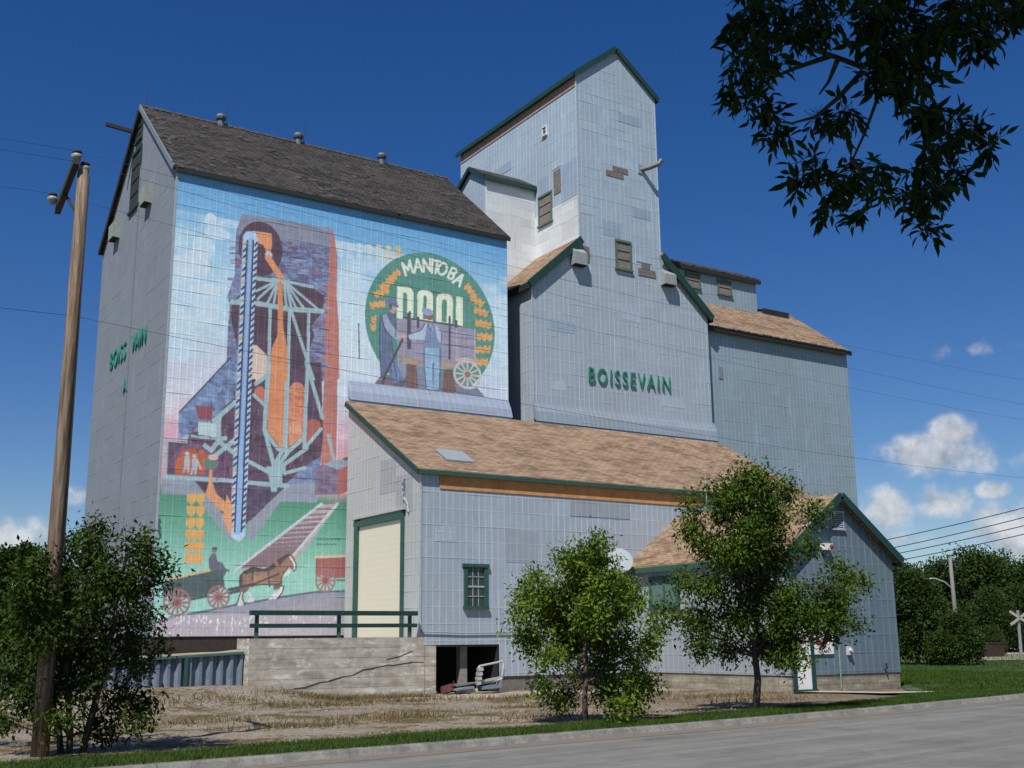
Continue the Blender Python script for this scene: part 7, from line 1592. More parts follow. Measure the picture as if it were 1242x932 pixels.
# side window facing left
def side_window(parent, X, y0, y1, z0, z1):
    mb = MB(); mb.box((X-.02, y0, z0), (X-.008, y1, z1)); w_ = mb.build('window', CURTAIN, parent)
    mb = MB(); f = .1; mb.box((X-.07, y0-f, z0-f), (X-.008, y0, z1+f)); mb.box((X-.07, y1, z0-f), (X-.008, y1+f, z1+f)); mb.box((X-.07, y0, z1), (X-.008, y1, z1+f)); mb.box((X-.1, y0-f, z0-f-.05), (X-.008, y1+f, z0)); mb.build('frame', GREEN_L, w_)
    mb = MB(); ym = (y0+y1)/2; mb.box((X-.05, ym-.03, z0), (X-.022, ym+.03, z1)); mb.build('sash', GREEN_L, w_)
side_window(office, QX0-.006, 30.0, 31.35, 2.8, 3.65)
mb = MB(); mb.box((QX0-.03, 29.2, 3.3), (QX0-.008, 29.8, 3.75)); mb.build('bare_plywood', plain('pinkish_board', (.34, .22, .16), .9), office)

# sign hanging on the office wall
sg = thing('sign', (26.7, QY-.05, 1.55), 'white square sign with red and black chevrons above the office door', 'sign')
mb = MB(); mb.box((26.95, QY-.055, 1.12), (28.0, QY-.02, 2.1)); mb.build('board', WHITE, sg)
BLK = plain('sign_black', (.015, .015, .02), .5); RDM = plain('sign_red', (.30, .02, .03), .5)
cx, cz = 27.5, 1.66
def chev(s, r, t, mat, name):
    mb = MB()
    for k in (-1, 1): mb.bar((cx, QY-.062, cz+s*r), (cx+k*r*.95, QY-.062, cz+s*.02), t, .004, (0, 1, 0))
    mb.build(name, mat, sg)
for r, m in ((.38, RDM), (.30, BLK), (.22, RDM)):
    chev(-1, r, .045, m, 'chevron'); chev(1, r, .045, m, 'chevron')
text_mesh('lettering', 'GRAIN', .11, .46, BLK, sg, frame((27.32, QY-.06, 1.15), (1, 0, 0), (0, 0, 1)), 0, .02)

# satellite dish on the shed wall beside the office roof
dish = thing('satellite_dish', (25.35, SY-.02, 3.9), 'pale round satellite dish fixed where the office roof meets the shed wall', 'satellite dish')
mb = MB(); c0 = Vector((25.3, SY-.55, 4.32)); ax = Vector((-.45, -.75, .45)).normalized()
prof = [(.02, 0), (.2, .008), (.38, .03), (.5, .055)]
mb.lathe(c0, [(.02, -.02), (.3, .0), (.51, .045), (.5, .056)]+prof[::-1], 28, 0, ax); mb.build('dish', plain('pale_grey_dish', (.26, .30, .32), .5, 0, .08), dish)
mb = MB(); mb.tube([c0, c0+Vector((0, .2, -.12)), (25.35, SY-.01, 4.1)], .03, 8); mb.tube([c0-Vector((0, 0, .5)), c0+ax*.55-Vector((0, 0, .1))], .015, 6); mb.build('arm', GALV, dish)

# ------------------------------------------------------------------ loading dock, rail, retaining fence, earth ramp
dock = thing('loading_dock', (12, 32.3, 0), 'cracked board-formed concrete dock in front of the roller door', 'loading dock')
mb = MB(); n = 40; X = np.linspace(11.9, 18.02, n); random.seed(9)
top = [1.76 if x < 17.62 else 1.5 for x in X]
mb.box((11.9, 32.3, -.2), (17.63, 33.3, 1.76)); mb.box((17.63, 32.32, -.2), (18.05, 34.4, 1.49)); mb.build('body', CONC, dock)
mb = MB(); cr = [(13.3, .32), (13.7, .35), (14.1, .47), (14.4, .5), (14.8, .61), (15.2, .66), (15.5, .8), (15.9, .85), (16.3, .93), (16.6, .92), (17.2, 1.0), (17.6, .99)]
for (xa, za), (xb, zb) in zip(cr[:-1], cr[1:]): mb.bar((xa, 32.296, za+.01), (xb, 32.296, zb), random.uniform(.012, .034), .012, (0, 1, 0))
for (xa, za), (xb, zb) in zip([(16.3, 1.1), (16.7, 1.17)], [(16.7, 1.17), (17.2, 1.34)]): mb.bar((xa, 32.296, za), (xb, 32.296, zb), .015, .012, (0, 1, 0))
mb.build('crack', DARKWOOD, dock)
rail = thing('handrail', (12, 32.4, 1.76), 'dark green two-bar handrail along the edge of the concrete dock', 'handrail')
mb = MB(); mb.box((11.95, 32.36, 2.42), (17.42, 32.52, 2.56)); mb.build('top_rail', GREEN, rail)
mb = MB(); mb.box((11.95, 32.4, 2.06), (17.42, 32.46, 2.18)); mb.build('lower_rail', GREEN, rail)
for x in (12.18, 14.78, 17.2):
    mb = MB(); mb.box((x-.05, 32.462, 1.76), (x+.05, 32.54, 2.42)); mb.build('post', GREEN_L, rail)
fence = thing('corrugated_fence', (12, 32.6, .3), 'low ribbed blue-grey steel retaining fence left of the concrete dock', 'fence')
mb = MB(); per = .30; P = []
x = 11.85; pts = []
while x > -9:
    for dx, dy in ((0, 0), (-.06, 0), (-.13, .11), (-.19, .11), (-.28, 0)): pts.append((x+dx, 32.62+dy))
    x -= per
zt = lambda x: np.interp(x, [-9, 5.36, 12], [.86, 1.04, 1.34])
V = [(px_, py_, -.1) for px_, py_ in pts]+[(px_, py_, float(zt(px_))) for px_, py_ in pts]; n = len(pts)
mb.add(V, [(i+1, i, i+n, i+1+n) for i in range(n-1)]); mb.build('panel', plain('blue_grey_steel', (.17, .21, .26), .5, .2, .25, 4), fence)
mb = MB(); mb.bar((11.86, 32.66, 1.36), (5.36, 32.66, 1.06), .2, .07); mb.bar((5.36, 32.66, 1.06), (-9, 32.66, .88), .2, .07); mb.build('cap_rail', plain('teal_cap', (.05, .12, .11), .6), fence)
for x in (10.2, 6.6, 3.0, -.6):
    mb = MB(); mb.box((x-.05, 32.56, -.1), (x+.05, 32.61, float(zt(x)))); mb.build('post', GREEN_L, fence)
mb = MB(); Xr = np.concatenate([np.linspace(-14, 11.86, 42), np.linspace(12.4, 17.58, 8)]); Yr = np.linspace(32.76, 38.66, 8)
V = [(x, y, float(zt(min(x, 12)))-.1+.08*float(sstep(32.8, 35, y))+.32*float(sstep(12.6, 16.5, x))+random.uniform(-.03, .03)) for y in Yr for x in Xr]
mb.add(V, [(j*50+i, j*50+i+1, (j+1)*50+i+1, (j+1)*50+i) for j in range(7) for i in range(49)])
tag(mb.build('earth_ramp', plain('dry_earth', (.26, .22, .15), .95, 0, .4, 3)), kind='structure')
ex = rng.uniform(2, 11.8, 1300); ey = rng.uniform(32.9, 34.6, 1300); ez = np.interp(ex, [-9, 5.36, 12], [.86, 1.04, 1.34])-.14
blades('ramp_weeds', np.c_[ex, ey, ez], .16, .025, g_dry)

# broken seat frame and scrap at the pit
seat = thing('broken_bench', (19.9, 32.3, .05), 'broken white slatted bench tipped over at the edge of the dark pit', 'bench')
def rr(c, ex_, ez_, w, h, r, n=5):
    pts = []
    for sx, sz, a0 in ((1, 1, 0), (-1, 1, 90), (-1, -1, 180), (1, -1, 270)):
        for i in range(n+1):
            a = math.radians(a0+90*i/n); pts.append(Vector(c)+Vector(ex_)*(sx*(w/2-r)+r*math.cos(a))+Vector(ez_)*(sz*(h/2-r)+r*math.sin(a)))
    return pts+[pts[0]]
exv = Vector((.97, -.1, .16)).normalized(); ezv = Vector((.2, .1, .97)).normalized()
SEATW = plain('dirty_white_slat', (.38, .38, .35), .5); 
mb = MB(); mb.tube(rr((19.92, 32.1, .62), exv, ezv, .92, .58, .08), .034, 8); mb.build('seat_frame', SEATW, seat)
mb = MB()
for i in range(4): 
    z = .3+i*.14; mb.bar((19.32+i*.03, 32.02, z), (19.47+i*.03, 32.0, z+.03), .2, .1)
mb.build('slats', SEATW, seat)
mb = MB(); mb.bar((19.5, 32.1, .16), (20.3, 32.15, .2), .3, .1); mb.bar((20.2, 32.15, .15), (20.45, 32.1, .72), .25, .06); mb.build('base', plain('blue_grey_bench_base', (.18, .21, .25), .6), seat)
mb = MB(); mb.bar((19.5, 32.05, .36), (20.28, 32.06, .46), .08, .07); mb.build('armrest', SEATW, seat)
for i, (a, b, w, h, m, lab) in enumerate([((18.35, 32.15, .26), (19.35, 32.05, .33), .16, .05, WOOD, 'grey plank lying highest on the scrap heap at the pit'), ((18.5, 31.95, .14), (19.2, 32.0, .2), .2, .06, plain('blue_grey_scrap', (.2, .23, .27), .6), 'blue-grey board at the front of the scrap heap by the pit'), ((18.9, 32.2, .05), (19.4, 32.1, .1), .3, .1, CONC, 'chunk of pale rubble between the planks and the bench')]):
    mb = MB(); mb.bar(a, b, w, h); mb.bar((a[0]+.1, a[1]+.1, a[2]-.1), (b[0]-.2, b[1]+.05, b[2]-.08), w*.6, h); tag(mb.build(['plank', 'board', 'rubble'][i], m, None, loc=a), lab, ['plank', 'board', 'rubble'][i])
mb = MB(); mb.bar((18.1, 32.05, .12), (18.42, 31.98, .2), .2, .22, (.2, .3, 1)); mb.tube([(18.42, 31.98, .26), (18.5, 31.96, .34), (18.47, 31.96, .4)], .03, 8)
tag(mb.build('fuel_can', RUST if False else plain('dull_red_can', (.075, .018, .014), .7, 0, .4, 6), None, False, (18.22, 32, 0)), 'dull red can lying at the left corner of the dark pit', 'can')

# ------------------------------------------------------------------ utility pole, wires
pole = thing('utility_pole', (3.79, 19.0, 0), 'tall weathered wooden power pole with one crossarm left of the mural', 'utility pole')
mb = MB(); mb.tube([(3.79, 19.02, -.1), (3.77, 18.95, 3), (3.74, 18.82, 6.2), (3.70, 18.68, 9.33)], [.135, .122, .105, .088], 16); mb.build('pole', POLEWOOD, pole, True)
mb = MB(); mb.bar((3.56, 18.55, 9.42), (3.72, 20.75, 9.3), .10, .12); mb.build('crossarm', DARKWOOD, pole)
INS = [(3.57, 18.62, 9.52), (3.72, 18.68, 9.36), (3.57, 20.45, 9.40)]
for i, (x, y, z) in enumerate(INS):
    mb = MB(); mb.lathe((x, y, z-.03), [(.03, -.08), (.08, 0), (.095, .03), (.08, .06), (.04, .09)], 12); mb.build('insulator', PORC, pole, True)
    mb = MB(); mb.lathe((x, y, z+.05), [(.078, 0), (.07, .05), (.02, .07)], 10); mb.build('insulator_cap', DARKWOOD, pole, True)
mb = MB(); mb.bar((3.72, 18.9, 8.6), (3.68, 19.9, 9.3), .03, .05); mb.build('brace', DARKWOOD, pole)
mb = MB(); mb.tube([(3.79, 18.61, 9.2), (3.80, 18.64, 8.2), (3.83, 18.72, 6.2), (3.885, 18.87, 3)], .01, 5); mb.build('ground_wire', WIREM, pole)
def wire(a, b, sag, r, lab, group, n=24):
    a, b = Vector(a), Vector(b); mb = MB()
    mb.tube([a.lerp(b, i/n)-Vector((0, 0, sag*4*(i/n)*(1-i/n))) for i in range(n+1)], r, 5)
    return tag(mb.build('power_line', WIREM, None, True, a), lab, 'power line', group)
GW = 'overhead lines on the wooden pole'
ENDS = [(60.0, 24.7, 11.9), (60.0, 25.0, 10.6), (60, 25.1, 10.1)]
labs = ['topmost thin wire crossing in front of the tower from the pole', 'thin wire just under the topmost one across the mural', 'wire from the far end of the crossarm to the right']
for (x, y, z), e, l in zip(INS, ENDS, labs): wire((x, y, z+.1), e, .9, .003, l, GW, 40)
for (x, y, z), l, dz in zip(INS, ['upper wire running left from the crossarm end', 'upper wire running left from the pole top', 'middle wire running left from the lower insulator'], (.1, .15, .2)): wire((x, y, z+.1), (-30, y+.3, z+dz), .4, .003, l, GW)
wire((3.75, 18.8, 6.85), (60, 24.5, 8.25), 1.0, .004, 'lowest wire sagging across the mural and BOISSEVAIN wall', GW, 40); wire((3.75, 18.8, 6.85), (-30, 18.9, 7.2), .3, .004, 'lowest wire running left from the pole', GW)
GS = 'service lines to the office gable'
for a, b, l in [((31.1, 25.2, 4.75), (31.33, 14.6, 6.2), 'highest of the four cables meeting the office eave'), ((31.3, 25.0, 4.5), (31.5, 14.6, 6.0), 'second highest cable meeting the office eave'), ((31.36, 24.95, 4.3), (31.6, 14.6, 5.75), 'third cable down meeting the office eave'), ((31.38, 24.9, 4.08), (31.7, 14.6, 5.5), 'lowest of the four cables meeting the office eave')]: wire(a, b, .12, .014, l, GS)

# ------------------------------------------------------------------ trees
def leaf_mat(name, a, b, tr=.22):
    g = G(name); ge = g.N('ShaderNodeNewGeometry'); r = ge.outputs['Random Per Island']; big = g.noise(ge.outputs['Position'], 1.6, 2)
    c = g.mix(g.math('ADD', g.math('MULTIPLY', r, .65), g.math('MULTIPLY', g.ramp(big, .35, .65), .35)), a, b)
    m = g.fin(c, .6, 0, .12); t = g.N('ShaderNodeBsdfTranslucent'); g.set(t.inputs[0], g.mix(1, c, (1.1, 1.25, .5), 'MULTIPLY'))
    mx = g.N('ShaderNodeMixShader'); mx.inputs[0].default_value = tr; g.L(g.b.outputs[0], mx.inputs[1]); g.L(t.outputs[0], mx.inputs[2]); g.L(mx.outputs[0], g.out.inputs[0]); return m
BARK = plain('grey_brown_bark', (.075, .06, .05), .95, 0, .4, 12, .01)
def leaves(P, D, L, Wd, rg):
    """pointed leaves bent along the midrib: base, two sides, tip"""
    n = len(P); D = D/np.linalg.norm(D, axis=1)[:, None]; q = rg.normal(0, .75, size=(n, 3))+[-.25, -.2, 1.0]; s = np.cross(D, q); s /= np.linalg.norm(s, axis=1)[:, None]+1e-9; nn = np.cross(s, D)
    L = L*rg.uniform(.65, 1.25, n)[:, None]; Wd = L*Wd
    V = np.stack([P, P+D*L*.45+s*Wd*.5+nn*L*.07, P+D*L-nn*L*.1, P+D*L*.45-s*Wd*.5+nn*L*.07], 1)
    return V.reshape(-1, 3)
CL = {'tall_young_tree': [[18.77, 19.14, 5.04, 0.5], [18.82, 18.55, 5.11, 0.34], [20.26, 19.2, 5.08, 0.28], [17.4, 19.39, 4.47, 0.2], [18.32, 20.35, 4.15, 0.28], [18.64, 19.51, 4.48, 0.39], [17.82, 18.99, 4.78, 0.22], [19.75, 19.27, 4.38, 0.45], [19.65, 17.86, 4.31, 0.25], [20.46, 18.75, 3.71, 0.2], [18.34, 18.97, 3.71, 0.5], [18.72, 18.72, 3.96, 0.45], [19.86, 19.17, 3.52, 0.45], [19.18, 20.83, 3.75, 0.34], [17.56, 19.86, 2.92, 0.25], [18.28, 19.72, 2.87, 0.36], [19.87, 19.97, 2.9, 0.53], [22.21, 19.41, 3.09, 0.28], [21.86, 18.52, 2.87, 0.2], [21.07, 18.54, 2.6, 0.28], [21.95, 19.74, 2.86, 0.22], [17.24, 20.03, 2.17, 0.24], [19.25, 21.33, 2.07, 0.42], [18.92, 19.7, 2.17, 0.5], [19.46, 18.9, 2.15, 0.5], [20.0, 18.46, 2.14, 0.39], [20.9, 18.52, 2.02, 0.34], [22.41, 19.16, 1.96, 0.13], [18.09, 20.08, 1.51, 0.28], [19.38, 20.52, 1.46, 0.31], [20.16, 20.18, 1.52, 0.39], [20.26, 19.28, 1.52, 0.39], [21.26, 19.13, 1.7, 0.22], [19.79, 18.69, 1.14, 0.2], [19.4, 18.92, 1.21, 0.2], [19.8, 18.75, 2.59, 0.34], [19.64, 20.17, 3.31, 0.39], [20.89, 18.83, 2.28, 0.28]],
'bushy_young_tree': [[13.92, 18.29, 3.51, 0.19], [14.24, 18.81, 3.26, 0.3], [13.84, 18.79, 3.1, 0.25], [13.36, 18.71, 3.16, 0.21], [13.41, 19.95, 2.93, 0.14], [13.26, 19.92, 2.54, 0.21], [12.69, 19.29, 2.13, 0.19], [13.2, 19.84, 1.84, 0.19], [13.44, 19.37, 2.57, 0.32], [13.9, 20.04, 2.15, 0.34], [14.18, 19.34, 2.73, 0.38], [14.06, 18.34, 2.74, 0.34], [15.28, 19.26, 2.65, 0.27], [14.41, 17.78, 2.43, 0.17], [13.21, 19.5, 1.64, 0.25], [14.12, 19.64, 2.04, 0.38], [13.79, 18.35, 2.11, 0.38], [14.63, 18.63, 2.12, 0.3], [12.98, 18.82, 1.31, 0.21], [14.07, 19.59, 1.54, 0.34], [14.7, 19.41, 1.53, 0.38], [14.89, 18.82, 1.53, 0.25], [15.85, 18.86, 1.82, 0.17], [14.93, 18.16, 1.52, 0.21], [15.33, 18.9, 1.27, 0.17], [14.21, 19.45, 1.04, 0.21], [14.66, 19.12, 1.03, 0.3], [13.49, 19.67, 0.71, 0.19], [14.3, 20.12, 0.52, 0.21], [15.21, 19.78, 0.56, 0.25], [15.02, 18.71, 0.74, 0.27], [15.48, 18.86, 0.77, 0.19], [14.29, 18.28, 0.35, 0.19], [15.38, 19.19, 0.25, 0.12], [14.01, 19.9, 0.3, 0.13]],
'shrub': [[4.34, 20.39, 3.4, 0.17], [4.65, 19.7, 3.51, 0.16], [4.19, 18.64, 3.17, 0.2], [3.87, 19.16, 3.01, 0.22], [4.5, 19.52, 3.01, 0.3], [4.59, 17.72, 3.03, 0.2], [5.09, 18.59, 2.97, 0.2], [5.09, 17.87, 2.7, 0.17], [3.43, 18.79, 2.8, 0.2], [3.4, 18.74, 2.48, 0.3], [4.19, 20.11, 2.55, 0.38], [4.37, 18.28, 2.52, 0.38], [4.86, 18.28, 2.53, 0.28], [3.43, 19.7, 2.16, 0.24], [3.56, 21.02, 1.71, 0.24], [3.65, 18.77, 1.96, 0.38], [4.38, 19.29, 1.97, 0.38], [4.94, 19.17, 2.06, 0.3], [5.49, 19.72, 2.02, 0.14], [5.64, 19.56, 1.59, 0.13], [3.84, 20.9, 1.42, 0.3], [4.0, 19.22, 1.43, 0.34], [4.57, 19.2, 1.47, 0.34], [4.92, 18.81, 1.51, 0.24], [5.43, 19.96, 1.26, 0.16], [3.8, 21.28, 1.03, 0.24], [3.63, 19.28, 0.82, 0.22], [3.37, 19.6, 0.51, 0.14], [3.92, 19.28, 0.9, 0.3], [4.41, 18.95, 0.98, 0.24], [4.96, 19.31, 0.82, 0.24], [5.39, 19.33, 0.76, 0.17], [5.06, 18.74, 0.48, 0.16], [3.97, 18.75, 0.49, 0.16], [4.66, 19.45, 0.37, 0.16], [4.87, 19.19, 0.33, 0.13], [3.22, 20.57, 1.16, 0.24], [3.34, 21.67, 0.65, 0.2]],
'branch_clumps': [[3.72, 3.56, 4.59, 0.1], [3.56, 3.54, 4.46, 0.06], [3.72, 3.54, 4.45, 0.12], [3.7, 3.62, 4.34, 0.1], [3.48, 3.28, 4.16, 0.1], [3.8, 3.76, 4.31, 0.06], [3.83, 3.67, 4.2, 0.08], [3.94, 3.69, 4.17, 0.06], [3.95, 3.64, 4.08, 0.05], [3.71, 3.34, 4.48, 0.09], [3.81, 3.27, 4.5, 0.09], [3.61, 3.21, 4.29, 0.06], [3.99, 3.37, 4.48, 0.05], [3.73, 3.08, 4.33, 0.05], [3.87, 2.98, 4.38, 0.14], [4.06, 2.98, 4.38, 0.17], [3.96, 3.04, 4.24, 0.13], [4.17, 3.05, 4.28, 0.16], [4.08, 2.91, 4.07, 0.09], [4.07, 2.83, 4.25, 0.13], [3.99, 3.06, 4.09, 0.08], [4.03, 3.0, 4.04, 0.06], [4.33, 2.91, 4.47, 0.12], [4.24, 2.71, 4.36, 0.12], [4.83, 2.98, 4.65, 0.1], [4.75, 2.82, 4.59, 0.06], [4.39, 2.74, 4.29, 0.05], [4.39, 2.83, 4.29, 0.03], [4.3, 3.04, 4.01, 0.06], [4.26, 3.09, 3.99, 0.05], [4.28, 2.9, 3.89, 0.08], [4.68, 3.22, 4.0, 0.08], [4.87, 3.19, 4.15, 0.05], [4.62, 2.96, 3.9, 0.05], [4.53, 3.07, 3.78, 0.05], [4.19, 2.96, 3.76, 0.06], [3.76, 3.27, 3.7, 0.09], [3.82, 3.43, 3.71, 0.06], [3.92, 3.31, 3.67, 0.1], [4.3, 3.49, 3.87, 0.08], [4.02, 3.14, 3.72, 0.06], [3.96, 3.1, 3.58, 0.06], [4.26, 3.66, 3.75, 0.04], [4.19, 3.38, 3.61, 0.03], [4.16, 3.04, 3.7, 0.06], [4.36, 3.26, 3.69, 0.05], [4.16, 2.98, 3.57, 0.08], [4.41, 3.23, 3.61, 0.06], [4.72, 3.4, 3.65, 0.05], [4.69, 3.28, 3.81, 0.04], [4.05, 3.48, 4.11, 0.03], [3.91, 3.24, 3.96, 0.06], [3.99, 3.25, 4.04, 0.04], [3.99, 2.94, 4.56, 0.19], [4.04, 3.36, 4.8, 0.18], [4.47, 2.91, 4.7, 0.19], [3.76, 3.56, 4.78, 0.16], [4.62, 2.67, 4.57, 0.14]],
'limbs': [[[4.95, 2.43, 4.85], [4.84, 2.73, 4.7], [4.5, 2.95, 4.56], [4.31, 3.09, 4.41], [4.15, 3.19, 4.32], [4.08, 3.22, 4.27], [3.94, 3.27, 4.31], [3.75, 3.35, 4.36], [3.71, 3.52, 4.49], [3.59, 3.57, 4.48]], [[4.44, 2.91, 4.52], [4.25, 3.05, 4.37], [4.16, 3.1, 4.3], [4.24, 3.26, 4.19], [4.18, 3.31, 4.0], [4.13, 3.36, 3.86], [4.04, 3.41, 3.76], [3.94, 3.46, 3.71]], [[4.12, 3.25, 4.27], [4.02, 3.32, 4.14], [3.92, 3.38, 4.04], [3.81, 3.43, 4.0], [3.72, 3.46, 4.0]], [[4.35, 3.12, 4.44], [4.38, 3.12, 4.24], [4.44, 3.09, 4.1], [4.48, 3.06, 3.98], [4.56, 2.99, 3.97], [4.61, 2.94, 3.88]], [[4.37, 3.05, 4.07], [4.34, 3.09, 3.9], [4.42, 3.24, 3.81], [4.44, 3.23, 3.67], [4.47, 3.23, 3.52]], [[4.11, 3.34, 3.85], [4.15, 3.31, 3.77], [4.18, 3.28, 3.66]], [[4.01, 3.33, 4.36], [3.85, 3.42, 4.29], [3.74, 3.48, 4.23], [3.66, 3.54, 4.1]], [[3.94, 3.24, 4.28], [4.03, 3.38, 4.25], [3.98, 3.4, 4.18]], [[4.75, 2.68, 4.64], [4.59, 2.8, 4.48], [4.52, 2.84, 4.38]]],
'far_trees': [[56.5, 44.2, 4.9, 2.9], [55.7, 41.0, 2.5, 2.1], [89.1, 70.8, 7.7, 5.3], [96.7, 72.0, 8.3, 4.8], [100.8, 71.8, 9.5, 6.5], [108.9, 73.9, 9.5, 6.0], [105.6, 68.7, 7.9, 6.5], [108.6, 66.7, 8.7, 7.3], [94.9, 65.8, 5.7, 4.5], [99.0, 65.6, 5.7, 3.8], [79.0, 55.3, 2.0, 2.1], [14.2, 82.5, 8.1, 3.2], [12.2, 87.5, 8.7, 4.5], [9.1, 92.0, 9.2, 5.2], [17.8, 88.8, 7.0, 3.5]]}
def tree(name, base, clumps, lab, cat, dens, leaf, lm, trunk_r, seed, stems=1, group=None, wid=.45, fork=.35):
    rg = np.random.default_rng(seed); rnd = random.Random(seed)
    C = np.array(clumps); t = thing(name, base, lab, cat, group); b = Vector(base)
    top = C[:, 2].max(); ctr = C[:, :3].mean(0)
    mb = MB()
    for sidx in range(stems):
        a = 2*math.pi*sidx/max(stems, 1)+.4; off = Vector((math.cos(a), math.sin(a), 0))*(.16 if stems > 1 else 0)
        hz = top*(.80 if stems == 1 else .6)
        tp = [b+off*1+Vector((0, 0, -.1))]
        for i in range(1, 7):
            f = i/6; tp.append(Vector((b.x+off.x*(1+3*f)+(ctr[0]-b.x)*f*.7+rnd.uniform(-.04, .04), b.y+off.y*(1+3*f)+(ctr[1]-b.y)*f*.7+rnd.uniform(-.04, .04), b.z+hz*f)))
        rr_ = trunk_r*(1 if stems == 1 else .55); mb.tube(tp, [rr_*(1.12-.95*i/6)+.008 for i in range(7)], 9)
        for k, c in enumerate(C):
            if stems > 1 and k % stems != sidx: continue
            cv = Vector(c[:3]); f = min(.93, max(.30 if stems == 1 else .12, (cv.z/top-.2)*1.0)); i = min(5, int(f*6)); st_ = tp[i].lerp(tp[i+1], f*6-i)
            md = st_.lerp(cv, .5)+Vector((rnd.uniform(-.1, .1), rnd.uniform(-.1, .1), rnd.uniform(-.12, .05)))
            r0 = max(.012, rr_*(.42-.3*f)); mb.tube([st_, md, cv], [r0, r0*.65, .006], 6)
            for j in range(6):
                e = cv+Vector(rg.normal(0, .5, 3))*c[3]; mb.tube([md.lerp(cv, .4+.1*j), e], [.008, .003], 4)
    mb.build('trunk', BARK, t, True)
    Ps, Ds = [], []
    for c in C:
        n = int(dens*c[3]**2)+40; tw = max(4, n//44)
        # leaves sit on small twigs spread through the clump, so that the edge stays ragged
        d = rg.normal(size=(tw, 3)); d /= np.linalg.norm(d, axis=1)[:, None]; rad = c[3]*rg.uniform(.2, 1.2, tw)**.7
        tips = c[:3]+d*rad[:, None]*[1, 1, .92]
        idx = rg.integers(0, tw, n); s = rg.normal(0, 1, (n, 3))*leaf*1.35
        p = tips[idx]+s-d[idx]*rg.uniform(0, .22, (n, 1))*c[3]
        Ps.append(p); Ds.append(d[idx]*.6+rg.normal(0, .7, (n, 3))+[0, 0, -.25])
    P = np.concatenate(Ps); Dd = np.concatenate(Ds); k = P[:, 2] > .06; P, Dd = P[k], Dd[k]
    V = leaves(P, Dd, leaf, wid, rg); np_mesh('crown', V, np.arange(len(V)).reshape(-1, 4), lm, t)
    return t
LM1 = leaf_mat('bright_ash_leaves', (.035, .08, .007), (.155, .22, .018)); LM2 = leaf_mat('mid_green_leaves', (.021, .052, .006), (.09, .14, .013)); LM3 = leaf_mat('dark_green_leaves', (.011, .029, .004), (.047, .08, .008)); LM4 = leaf_mat('far_tree_leaves', (.012, .03, .006), (.045, .075, .014), .15)
tree('young_tree', (14.09, 19.09, 0), CL['bushy_young_tree'], 'bright green bushy young tree in front of the shed wall', 'tree', 9000, .105, LM1, .05, 21, group=None)
tree('young_tree', (19.53, 19.89, 0), CL['tall_young_tree'], 'taller open young tree in front of the office', 'tree', 6200, .115, LM2, .075, 22)
tree('shrub', (4.36, 19.45, 0), CL['shrub'], 'dark many-stemmed bush at the foot of the power pole', 'shrub', 8600, .095, LM3, .075, 23, 5)
def bg_tree(i, x, y, h, w, lab):
    rg = np.random.default_rng(100+i); C = []; n = 26
    for k in range(n):
        z = h*rg.uniform(.1, 1)**.8; f = math.sin(min(1, z/h*.9+.12)*math.pi)**.6
        a = rg.uniform(0, 6.28); rr_ = w*.5*f*rg.uniform(.2, 1)**.5; C.append([x+rr_*math.cos(a), y+rr_*math.sin(a), min(z, h-w*.12), w*rg.uniform(.14, .24)])
    if i < 2:
        for k in range(16): a = rg.uniform(0, 6.28); C.append([x+w*.42*math.cos(a), y+w*.42*math.sin(a), rg.uniform(.25, h*.6), w*.2])
    C = np.array(C); t = thing('background_tree', (x, y, 0), lab, 'tree', 'trees in the distance')
    mb = MB(); mb.tube([(x, y, -.1), (x+.1, y, h*.4), (x, y+.1, h*.8)], [.03*h, .022*h, .01*h], 8)
    for c in C[::2]: mb.tube([(x, y, min(c[2]*.6, h*.5)), c[:3]], [.008*h, .01], 5)
    mb.build('trunk', BARK, t, True)
    Ps, Ds = [], []
    for c in C:
        m = 700; d = rg.normal(size=(m, 3)); d /= np.linalg.norm(d, axis=1)[:, None]; Ps.append(c[:3]+d*c[3]*rg.uniform(.3, 1.25, (m, 1))); Ds.append(d+rg.normal(0, .6, (m, 3)))
    V = leaves(np.concatenate(Ps), np.concatenate(Ds), .026*h+.06, .6, rg); V[:, 2] = np.maximum(V[:, 2], .03)
    np_mesh('crown', V, np.arange(len(V)).reshape(-1, 4), LM4, t)
BGL = ['nearest dark round bush beside the office corner', 'dark round bush under the street light pole', 'tall dark tree at the back just right of the office', 'dark tree behind the street light pole', 'tallest dark tree of the far row at the right', 'broad dark tree behind the railway crossing sign', 'dark tree at the right end of the far row', 'far dark tree beyond the edge at the right', 'lower dark tree behind the white truck', 'lower dark tree between the truck and the crossing sign', 'small green shrub in front of the white truck',
       'dark tree rising behind the bush at the left', 'dark distant tree at the left end of the fence', 'farthest dark tree on the left', 'small dark tree between the power pole and the grain store']
for i, ((x, y, h, w), l) in enumerate(zip(CL['far_trees'], BGL)): bg_tree(i, x, y, h, w*1.25, l)

